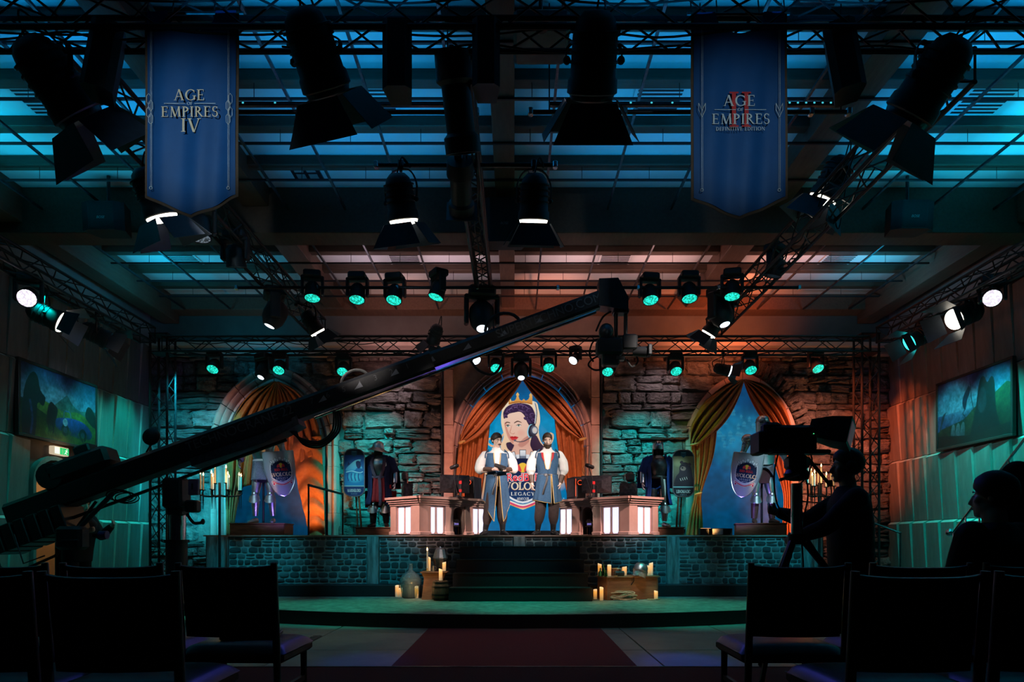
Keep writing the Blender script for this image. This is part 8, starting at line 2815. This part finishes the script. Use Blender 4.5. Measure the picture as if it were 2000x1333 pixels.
# ---- broadcast camera on a tripod
k5 = 4.95 / F
CB = Vector(((1556 - CX) * k5, 4.95, UFZ))
r = thing('tripod_camera', 'large broadcast camera on a tripod in front of the right arch', 'camera', CB)
LZ = lambda y: EYE - (y - HY) * k5 - UFZ
LX = lambda x: (x - CX) * k5 - CB.x
MB().cbox((LX(1540), 0, LZ(860)), (0.34, 0.20, 0.19), ch=0.02).build('camera_body', 'black', r)
MB().cbox((LX(1550), 0.0, LZ(838)), (0.20, 0.05, 0.03), ch=0.01).build('carry_handle', 'black', r)
MB().cyl((LX(1512), 0, LZ(862)), (LX(1486), 0, LZ(866)), 0.07, 0.085, n=18).build('zoom_lens', 'black', r)
MB().cbox((LX(1483), 0, LZ(867)), (0.07, 0.20, 0.16), ch=0.012).build('lens_hood', 'black', r)
MB().cbox((LX(1502), -0.04, LZ(842)), (0.13, 0.10, 0.10), Matrix.Translation((0, 0, 0)), ch=0.02).build('lens_motor', 'rubber', r)
Tv = Matrix.Translation((LX(1612), -0.05, LZ(846))) @ Matrix.Rotation(R(14), 4, 'Y') @ Matrix.Rotation(R(-32), 4, 'Z')
MB().loft([[(-0.12, a * 0.07, b * 0.06) for a, b in ((-1, -1), (1, -1), (1, 1), (-1, 1))], [(0.02, a * 0.12, b * 0.085) for a, b in ((-1, -1), (1, -1), (1, 1), (-1, 1))], [(0.15, a * 0.13, b * 0.095) for a, b in ((-1, -1), (1, -1), (1, 1), (-1, 1))]], True, Tv).build('viewfinder_hood', 'doors', r, smooth=20)
MB().cbox((0.152, 0, 0), (0.006, 0.20, 0.14), Tv).build('viewfinder_screen', emit('viewfinder_glow', (0.35, 0.22, 0.30), 0.10), r)
MB().cbox((-0.02, -0.125, -0.01), (0.09, 0.006, 0.10), Tv).build('side_label', mat('grey_label', (0.20, 0.16, 0.18), (0.05, 0.04, 0.05), 60, 0.6), r)
MB().cbox((LX(1560), 0, LZ(884)), (0.42, 0.12, 0.03), ch=0.008).build('quick_plate', 'blackm', r)
MB().cbox((LX(1556), 0, LZ(905)), (0.15, 0.17, 0.14), ch=0.04).build('fluid_head', 'black', r)
MB().lathe([(0.03, 0), (0.08, 0.01), (0.09, 0.05), (0.07, 0.08), (0.03, 0.09)], 16, Matrix.Translation((0, 0, LZ(940)))).build('bowl', 'black', r)
MB().tube([(LX(1575), -0.02, LZ(895)), (LX(1610), -0.06, LZ(945))], 0.012, 8).build('rear_pan_bar', 'blackm', r)
MB().tube([(LX(1612), -0.06, LZ(940)), (LX(1614), -0.06, LZ(952))], 0.020, 8).build('pan_bar_grip', 'rubber', r)
MB().tube([(LX(1548), -0.10, LZ(930)), (LX(1506), -0.16, LZ(942))], 0.011, 8).build('front_pan_bar', 'chrome', r)
MB().cyl((0, 0, LZ(945)), (0, 0, LZ(1060)), 0.040, n=16).build('centre_column', 'chrome', r)
MB().cyl((0, 0, LZ(1044)), (0, 0, LZ(1064)), 0.062, n=16).build('column_collar', 'black', r)
for kk in range(3):
    a = R(100 + 120 * kk)
    d = Vector((math.cos(a), math.sin(a), 0))
    MB().tube([d * 0.06 + Vector((0, 0, LZ(1060))), d * 0.22 + Vector((0, 0, LZ(1120))), d * 0.48 + Vector((0, 0, 0.02))], [0.028, 0.024, 0.018], 8).build('leg', 'blackm', r)
    MB().ball(d * 0.48 + Vector((0, 0, 0.02)), 0.03, 8, 5).build('foot', 'rubber', r)
    MB().tube([d * 0.05 + Vector((0.02, 0, LZ(1050))), d * 0.20 + Vector((0.02, 0, LZ(1120)))], 0.010, 6).build('leg_brace', 'gunmetal', r)
for pts in ([(LX(1580), 0, LZ(880)), (LX(1592), 0.05, LZ(900)), (LX(1582), 0.05, LZ(930)), (LX(1560), 0.03, LZ(950))], [(LX(1520), 0, LZ(885)), (LX(1512), 0, LZ(930)), (LX(1520), 0.02, LZ(985)), (LX(1542), 0.03, LZ(1010))], [(LX(1575), 0.1, LZ(900)), (LX(1590), 0.1, LZ(960)), (LX(1578), 0.1, LZ(1030)), (LX(1580), 0.1, LZ(1100)), (LX(1590), 0.1, 0.01)]):
    MB().tube(smooth_line(pts, 5), 0.006, 6).build('cable', 'rubber', r)
MB().ball((LX(1577), -0.105, LZ(852)), 0.004, 6, 4).build('tally_dot', emit('green_tally', (0.1, 1.0, 0.3), 1.0), r)

# ---- telescopic camera crane
CY = 9.0
k9 = CY / F
base = Vector(((345 - CX) * k9, CY, 0.0))
cr_ = thing('camera_crane', 'long black telescopic camera crane reaching up across the stage', 'crane', base)
pz = EYE - (891 - HY) * k9
th = math.atan2(891 - 577, 1205 - 345)
TA = Matrix.Translation((0, 0, pz)) @ Matrix.Rotation(-th, 4, 'Y')
AL = (1205 - 345) * k9 / math.cos(th)


def sect(x0, x1, h, w, name, off=0.0):
    pr = [(-w / 2, -h / 2 + 0.03), (-w / 2 + 0.03, -h / 2), (w / 2 - 0.03, -h / 2), (w / 2, -h / 2 + 0.03), (w / 2, h / 2 - 0.05), (w / 2 - 0.05, h / 2), (-w / 2 + 0.05, h / 2), (-w / 2, h / 2 - 0.05)]
    MB().loft([[(x, a, b + off) for a, b in pr] for x in (x0, x1)], True, TA).build(name, 'blackm', cr_, smooth=25)


sect(-2.30, 1.62, 0.30, 0.30, 'rear_beam')
sect(1.4, 3.6, 0.265, 0.25, 'middle_beam', 0.01)
sect(3.4, AL, 0.22, 0.20, 'front_beam', 0.02)
MB().tube([TA @ Vector((1.9, -0.06, -0.165)), TA @ Vector((AL - 0.35, -0.06, -0.125))], 0.022, 8).build('under_rail', 'chrome', cr_)
MB().tube([TA @ Vector((-2.3, -0.05, -0.31)), TA @ Vector((1.45, -0.05, -0.31))], 0.022, 8).build('levelling_strut', 'blackm', cr_)
MB().loft([[(x, a, b) for a, b in ((-0.16, z0), (0.16, z0), (0.14, z0 + 0.12), (-0.14, z0 + 0.12))] for x, z0 in ((0.2, -0.24), (1.2, -0.27), (1.7, -0.20))], True, TA).build('belly_fairing', 'gunmetal', cr_, smooth=25)
grey = mat('grey_lettering', (0.10, 0.10, 0.11), None, 10, 0.5)
FR = TA @ Matrix.Translation((0, -0.152, 0)) @ Matrix.Rotation(R(90), 4, 'X')
sans('TECHNOCRANE 22', 0.17, 'lettering', grey, cr_, FR @ Matrix.Translation((0.95, -0.04, 0)))
FR2 = TA @ Matrix.Translation((0, -0.102, 0)) @ Matrix.Rotation(R(90), 4, 'X')
sans('SUPERTECHNO.COM', 0.155, 'lettering', grey, cr_, FR2 @ Matrix.Translation((AL - 0.95, -0.02, 0)))
for i, c in enumerate('7654321'):
    sans(c, 0.10, 'scale_number', grey, cr_, TA @ Matrix.Translation((1.95 + 0.22 * i, -0.128, 0)) @ Matrix.Rotation(R(90), 4, 'X'))
for i in range(7):
    MB().add([TA @ Vector(q) for q in ((2.02 + 0.5 * i, -0.1285 if i < 3 else -0.1015, -0.02), (2.14 + 0.5 * i, -0.1285 if i < 3 else -0.1015, -0.02), (2.12 + 0.5 * i, -0.1285 if i < 3 else -0.1015, 0.05))], [(0, 1, 2)]).build('pale_mark', mat('pale_mark_paint', (0.25, 0.26, 0.3), None, 10, 0.4), cr_, smooth=0)
# cable hoops on top and loops below
for x, rad_ in ((2.55, 0.16), (4.62, 0.20)):
    MB().tube([TA @ Vector((x + rad_ * 1.2 * math.cos(a), 0.0, 0.10 + rad_ * math.sin(a))) for a in [k * PI / 10 for k in range(11)]], 0.022, 8).build('cable_hoop', 'rubber', cr_)
for i in range(4):
    pts = [P(567 + 3 * i, 842, CY), P(590, 858 + 3 * i, CY), P(625, 864 + 3 * i, CY), P(650 + 3 * i, 845, CY), P(654 + 3 * i, 815, CY), P(652 + 2 * i, 800, CY)]
    MB().tube(smooth_line([q + Vector((0, 0.03 * i - 0.05, 0)) - base for q in pts], 5), 0.013, 6).build('cable_loop', 'rubber', cr_)
pts = [P(918, 703, CY), P(935, 724, CY), P(960, 732, CY), P(975, 720, CY), P(985, 690, CY)]
MB().tube(smooth_line([q - base for q in pts], 5), 0.018, 6).build('cable_loop', 'rubber', cr_)
# tip, remote head and camera
tip = P(1205, 579, CY) - base
MB().loft([[(x, a, b) for a, b in ((-0.12, z0), (0.12, z0), (0.12, z1), (-0.12, z1))] for x, z0, z1 in ((-0.25, -0.16, 0.19), (0.0, -0.20, 0.20), (0.13, -0.22, -0.05))], True, Matrix.Translation(tip)).build('tip_block', 'blackm', cr_, smooth=20)
hd = P(1207, 606, CY) - base
hx, hz_ = hd.x, hd.z
HZ = lambda y: EYE - (y - HY) * k9
HX = lambda x: (x - CX) * k9 - base.x
for x in (1203, 1222):
    MB().cyl((HX(x), 0, HZ(606)), (HX(x), 0, HZ(668)), 0.026, n=8).build('head_rod', 'blackm', cr_)
MB().cbox((HX(1212), 0, HZ(610)), (0.20, 0.18, 0.06), ch=0.01).build('head_plate', 'blackm', cr_)
MB().ball((HX(1183), -0.05, HZ(652)), (0.10, 0.10, 0.12), 14, 10).build('gyro_ball', 'gunmetal', cr_)
MB().cbox((HX(1190), 0, HZ(680)), (0.34, 0.26, 0.22), ch=0.03).build('remote_head', 'black', cr_)
MB().cbox((HX(1228), -0.02, HZ(672)), (0.20, 0.20, 0.20), ch=0.02).build('head_camera', 'black', cr_)
MB().cyl((HX(1236), -0.02, HZ(688)), (HX(1262), -0.06, HZ(690)), 0.06, 0.07, n=14).build('camera_lens', 'black', cr_)
MB().cbox((HX(1266), -0.07, HZ(688)), (0.05, 0.16, 0.14), ch=0.01).build('matte_box', 'black', cr_)
MB().cbox((HX(1192), 0, HZ(704)), (0.22, 0.18, 0.16), ch=0.02).build('battery', 'black', cr_)
MB().cbox((HX(1210), -0.05, HZ(703)), (0.11, 0.10, 0.05), ch=0.006).build('link_box', 'gunmetal', cr_)
for pts in ([(1180, 690), (1158, 700), (1150, 712), (1165, 722), (1185, 716)], [(1180, 660), (1160, 665), (1152, 690), (1160, 705)], [(1165, 645), (1178, 618), (1195, 606)], [(1225, 700), (1235, 715), (1247, 705), (1243, 690)]):
    MB().tube(smooth_line([(HX(x), 0.05, HZ(y)) for x, y in pts], 5), 0.012, 6).build('head_cable', 'rubber', cr_)
# turret and column
MB().cbox((0, 0, HZ(965) + 0.0), (0.26, 0.30, 0.40), ch=0.03).build('turret', 'black', cr_)
MB().cbox((0.02, 0, HZ(1000)), (0.20, 0.24, 0.12), ch=0.02).build('pan_bearing', 'black', cr_)
MB().cyl((0, 0, HZ(1058)), (0, 0, HZ(998)), 0.115, n=20).build('column', 'chrome', cr_)
MB().cyl((0, 0, 0.30), (0, 0, HZ(1056)), 0.135, n=20).build('lower_column', 'black', cr_)
MB().lathe([(0.137, -0.02), (0.155, -0.02), (0.155, 0.02), (0.137, 0.02)], 20, Matrix.Translation((0, 0, HZ(1058)))).build('column_collar', 'blackm', cr_)
MB().cbox((0, 0, 0.26), (1.3, 0.95, 0.10), ch=0.02).build('dolly_deck', 'blackm', cr_)
for sx in (-1, 1):
    for sy in (-1, 1):
        MB().lathe([(0.02, -0.06), (0.12, -0.055), (0.13, -0.03), (0.13, 0.03), (0.12, 0.055), (0.02, 0.06)], 18, Matrix.Translation((sx * 0.58, sy * 0.40, 0.13)) @ Matrix.Rotation(R(90), 4, 'X')).build('wheel', 'rubber', cr_)
        MB().cbox((sx * 0.50, sy * 0.40, 0.18), (0.16, 0.05, 0.12)).build('wheel_bracket', 'blackm', cr_)
MB().cbox((HX(384), -0.08, HZ(953)), (0.13, 0.05, 0.21), ch=0.008).build('control_box', mat('violet_grey_box', (0.22, 0.14, 0.24), None, 8, 0.5), cr_)
MB().cbox((HX(383), -0.11, HZ(952)), (0.018, 0.01, 0.08)).build('display_slot', 'black', cr_)
MB().cbox((HX(380), -0.05, HZ(990)), (0.16, 0.16, 0.16), ch=0.02).build('junction_box', 'black', cr_)
MB().tube(smooth_line([(HX(372), -0.1, HZ(1005)), (HX(385), -0.1, HZ(1022)), (HX(400), -0.1, HZ(1022))], 4), 0.02, 8).build('lever', 'blackm', cr_)
MB().ball((HX(403), -0.1, HZ(1020)), (0.025, 0.04, 0.04), 8, 6).build('lever_knob', 'rubber', cr_)
MB().cbox((0.06, 0.02, HZ(976)), (0.10, 0.1, 0.12), ch=0.01).build('turret_plate', 'blackm', cr_)
# round reflector dish on the beam
MB().tube([TA @ Vector((-0.36, 0, 0.18)), (HX(296), 0.0, HZ(868))], 0.012, 6).build('dish_stalk', 'blackm', cr_)
MB().lathe([(0.001, 0.02), (0.09, 0.015), (0.118, 0.0), (0.118, -0.015), (0.08, -0.02), (0.03, -0.03), (0.001, -0.03)], 22, Matrix.Translation((HX(295), 0.0, HZ(853))) @ Matrix.Rotation(R(80), 4, 'X')).build('dish', 'blackm', cr_)
# counterweight end, drum and console
for i in range(6):
    MB().cbox((-2.45 + 0.17 * i, 0, -0.30 + 0.0), (0.14, 0.50, 0.34), TA, ch=0.012).build('counterweight', 'blackm', cr_)
MB().cbox((-1.2, 0, 0.30), (0.85, 0.34, 0.26), TA, ch=0.05).build('winch_case', 'black', cr_)
MB().lathe([(0.03, -0.17), (0.17, -0.16), (0.18, 0.0), (0.17, 0.16), (0.03, 0.17)], 18, TA @ Matrix.Translation((-1.58, 0, 0.28)) @ Matrix.Rotation(R(90), 4, 'X')).build('winch_drum', 'black', cr_)
MB().cbox((-1.10, 0.0, 0.48), (0.22, 0.22, 0.12), TA, ch=0.02).build('receiver_box', 'black', cr_)
MB().tube(smooth_line([(HX(-10), -0.1, HZ(1040)), (HX(8), -0.15, HZ(1070)), (HX(20), -0.2, HZ(1105)), (HX(34), -0.2, HZ(1113)), (HX(70), -0.2, HZ(1113))], 5), 0.024, 8).build('push_bar', 'blackm', cr_)
MB().tube([(HX(66), -0.2, HZ(1113)), (HX(120), -0.1, HZ(1085)), TA @ Vector((-1.2, 0, -0.2))], 0.02, 6).build('push_bar_stay', 'blackm', cr_)
MB().cbox((HX(175), -0.35, HZ(1052)), (0.34, 0.22, 0.30), Matrix.Rotation(0.0, 4, 'Z'), ch=0.04).build('operator_console', 'black', cr_)
MB().cbox((HX(180), -0.40, HZ(1056)), (0.22, 0.14, 0.02), ch=0.004).build('console_plate', 'gunmetal', cr_)
MB().cyl((HX(222), -0.30, HZ(1046)), (HX(236), -0.30, HZ(1046)), 0.055, n=14).build('hand_wheel', mat('blue_knob', (0.03, 0.035, 0.20), None, 10, 0.4), cr_)
MB().cyl((HX(210), -0.30, HZ(1047)), (HX(222), -0.30, HZ(1046)), 0.03, n=10).build('wheel_shaft', 'blackm', cr_)
MB().tube([TA @ Vector((-0.9, -0.1, -0.2)), (HX(185), -0.35, HZ(1036))], 0.03, 8).build('console_arm', 'blackm', cr_)
MB().tube([(HX(60), -0.3, HZ(1045)), (HX(78), -0.3, HZ(1100)), (HX(118), -0.3, HZ(1085))], 0.010, 6).build('frame_rod', 'gunmetal', cr_)
for i in range(4):
    c = P(236 + 5 * i, 968 + 2 * i, CY) - base
    MB().tube([c + Vector((0.16 * math.cos(a), -0.06 + 0.01 * i, 0.07 * math.sin(a))) for a in [q * PI / 7 for q in range(14)]], 0.008, 5, closed=True).build('cable_coil', 'rubber', cr_)
crew('crane operator in black bending behind the counterweights', ((150 - CX) * 9.55 / F, 9.55, 0.0), R(70), [
    ((-0.20, -0.02, 1.38), (-0.27, -0.16, 1.16), (-0.20, -0.40, 1.22)), ((0.20, -0.02, 1.38), (0.27, -0.14, 1.16), (0.20, -0.42, 1.30))], hz=1.60, lean=0.10, pitch=0.3)

# ---- leather seats
def seat_proto():
    r = thing('leather_chair', '', 'chair', (0, 0, 0))
    w = 0.53

    def back(u, v):
        x = -w / 2 + 0.035 + (w - 0.07) * u
        z = 0.50 + 0.355 * v
        return (x, 0.020 - 0.035 * math.sin(PI * u) - 0.05 * (v - 0.5), z - 0.012 * math.sin(PI * u) * (1 if v > 0.5 else 0) * v)
    MB().sheet(back, 20, 10, 0.035).build('backrest', 'chair', r, smooth=60)
    MB().tube(smooth_line([(-w / 2 + 0.03, 0.0, 0.86), (-0.12, -0.028, 0.85), (0.12, -0.028, 0.85), (w / 2 - 0.03, 0.0, 0.86)], 5), [(0.016, 0.014)] * 16, 8, flat=(0, 0, 1)).build('top_rail', 'chairw', r)
    for sx in (-1, 1):
        MB().tube([(sx * (w / 2 - 0.018), 0.06, 0.0), (sx * (w / 2 - 0.018), 0.025, 0.45), (sx * (w / 2 - 0.018), -0.012, 0.885)], [(0.017, 0.020), (0.019, 0.024), (0.016, 0.019)], 10).build('back_leg', 'chairw', r)
        MB().tube([(sx * (w / 2 - 0.03), 0.50, 0.0), (sx * (w / 2 - 0.03), 0.49, 0.40)], [0.015, 0.020], 8).build('front_leg', 'chairw', r)
        MB().cbox((sx * (w / 2 - 0.03), 0.27, 0.20), (0.022, 0.44, 0.03)).build('side_stretcher', 'chairw', r)

    def cush(u, v):
        x, y = (u - 0.5) * (w + 0.02), 0.05 + 0.50 * v
        e = (1 - (2 * u - 1) ** 6) * (1 - (2 * v - 1) ** 6)
        return (x, y, 0.405 + 0.055 * e ** 0.5)
    mb = MB().sheet(cush, 20, 16)
    mb.cbox((0, 0.30, 0.385), (w + 0.015, 0.50, 0.055), ch=0.015)
    mb.build('seat', 'chair', r)
    return r


proto = seat_proto()
spots = [(-1.515, 2.56, 'dark leather chair in the nearest row, second from the left edge'), (-2.06, 2.56, 'dark leather chair cut by the left edge in the nearest row'),
         (1.515, 2.56, 'dark leather chair in the nearest row, second from the right edge'), (2.06, 2.56, 'dark leather chair cut by the right edge in the nearest row'),
         (-1.475, 3.5, 'second-row dark chair left of the aisle with a board on its seat'), (-2.06, 3.5, 'second-row dark chair behind the nearest left chair'), (-2.65, 3.5, 'second-row dark chair at the left edge'),
         (1.457, 3.5, 'dark leather chair right of the aisle in the second row'), (2.08, 3.5, 'second-row dark chair behind the nearest right chair'), (2.66, 3.5, 'second-row dark chair the seated man sits in')]
for i, (x, y, lb) in enumerate(spots):
    o = proto if i == 0 else copy_tree(proto)
    o.location = (x, y, UFZ)
    o.rotation_euler = (0, 0, random.Random(i).uniform(-0.03, 0.03))
    tag(o, lb, 'chair', 'leather chairs in the audience')
r = thing('flat_board', 'thin dark board lying on the seat left of the aisle', 'board', (-1.46, 3.80, UFZ + 0.462), 0.2)
MB().cbox((0, 0, 0.012), (0.30, 0.22, 0.022), ch=0.004).build('board', 'chairw', r)
MB().cbox((-0.03, 0.02, 0.025), (0.18, 0.14, 0.004)).build('paper', 'slab', r)

# ---- people in the seats at the right edge
crew('seated man seen from behind at the right edge', ((1944 - CX) * 3.82 / F, 3.82, UFZ), R(205), [
    ((-0.21, 0.0, 1.02), (-0.26, -0.06, 0.78), (-0.12, -0.30, 0.66)), ((0.21, 0.0, 1.02), (0.26, -0.06, 0.78), (0.12, -0.30, 0.66))], hz=1.245, seated=True, head_yaw=0.25)
crew('dark figure standing cut off by the right edge', ((2055 - CX) * 4.3 / F, 4.3, UFZ), R(170), [
    ((-0.20, 0.0, 1.42), (-0.25, 0.0, 1.14), (-0.22, -0.16, 0.92)), ((0.20, 0.0, 1.42), (0.25, 0.0, 1.14), (0.22, -0.16, 0.92))], hz=1.66)

# ---- small pieces belong to the part that carries them
SUB = {'lens': ('head', 'housing', 'case'), 'screen': ('panel',), 'maker_mark': ('cabinet',), 'grille': ('cabinet',), 'buckle': ('belt',), 'belt_tail': ('belt',),
       'eye': ('body',), 'iris': ('body',), 'eyebrow': ('body',), 'lips': ('body',), 'hair': ('body',), 'beard': ('body',), 'moustache': ('body',),
       'knob': ('yoke', 'upper_body'), 'cooling_fins': ('housing',), 'breath_hole': ('helm',), 'eye_slit': ('helm',), 'nose_ridge': ('helm',), 'eye_band': ('helm',),
       'pictogram': ('case',), 'sign_face': ('case',), 'window': ('house_wall',), 'display_slot': ('control_box',), 'glass_side': ('case',), 'fan_ring': ('case',), 'light_strip': ('case',),
       'gold_hem': ('tunic_skirt',), 'red_lapel': ('tunic_bodice',), 'shield_rim': ('shield_plate',), 'hasp': ('lid',), 'vent': ('case',), 'lettering_outline': ('screen_face',), 'ring': ('capsule',),
       'viewfinder_screen': ('viewfinder_hood',), 'side_label': ('viewfinder_hood',), 'tally_dot': ('camera_body',), 'carry_handle': ('camera_body',), 'mail_curtain': ('skull',), 'brow_band': ('skull',)}


def stem_of(o):
    return o.name.rsplit('.', 1)[0] if o.name[-3:].isdigit() and '.' in o.name else o.name


for root in [o for o in COL.objects if o.parent is None and o.type == 'EMPTY']:
    kids = list(root.children)
    by = {}
    for c in kids:
        by.setdefault(stem_of(c), c)
    for c in kids:
        for want in SUB.get(stem_of(c), ()):
            if want in by and by[want] is not c:
                c.parent = by[want]
                break
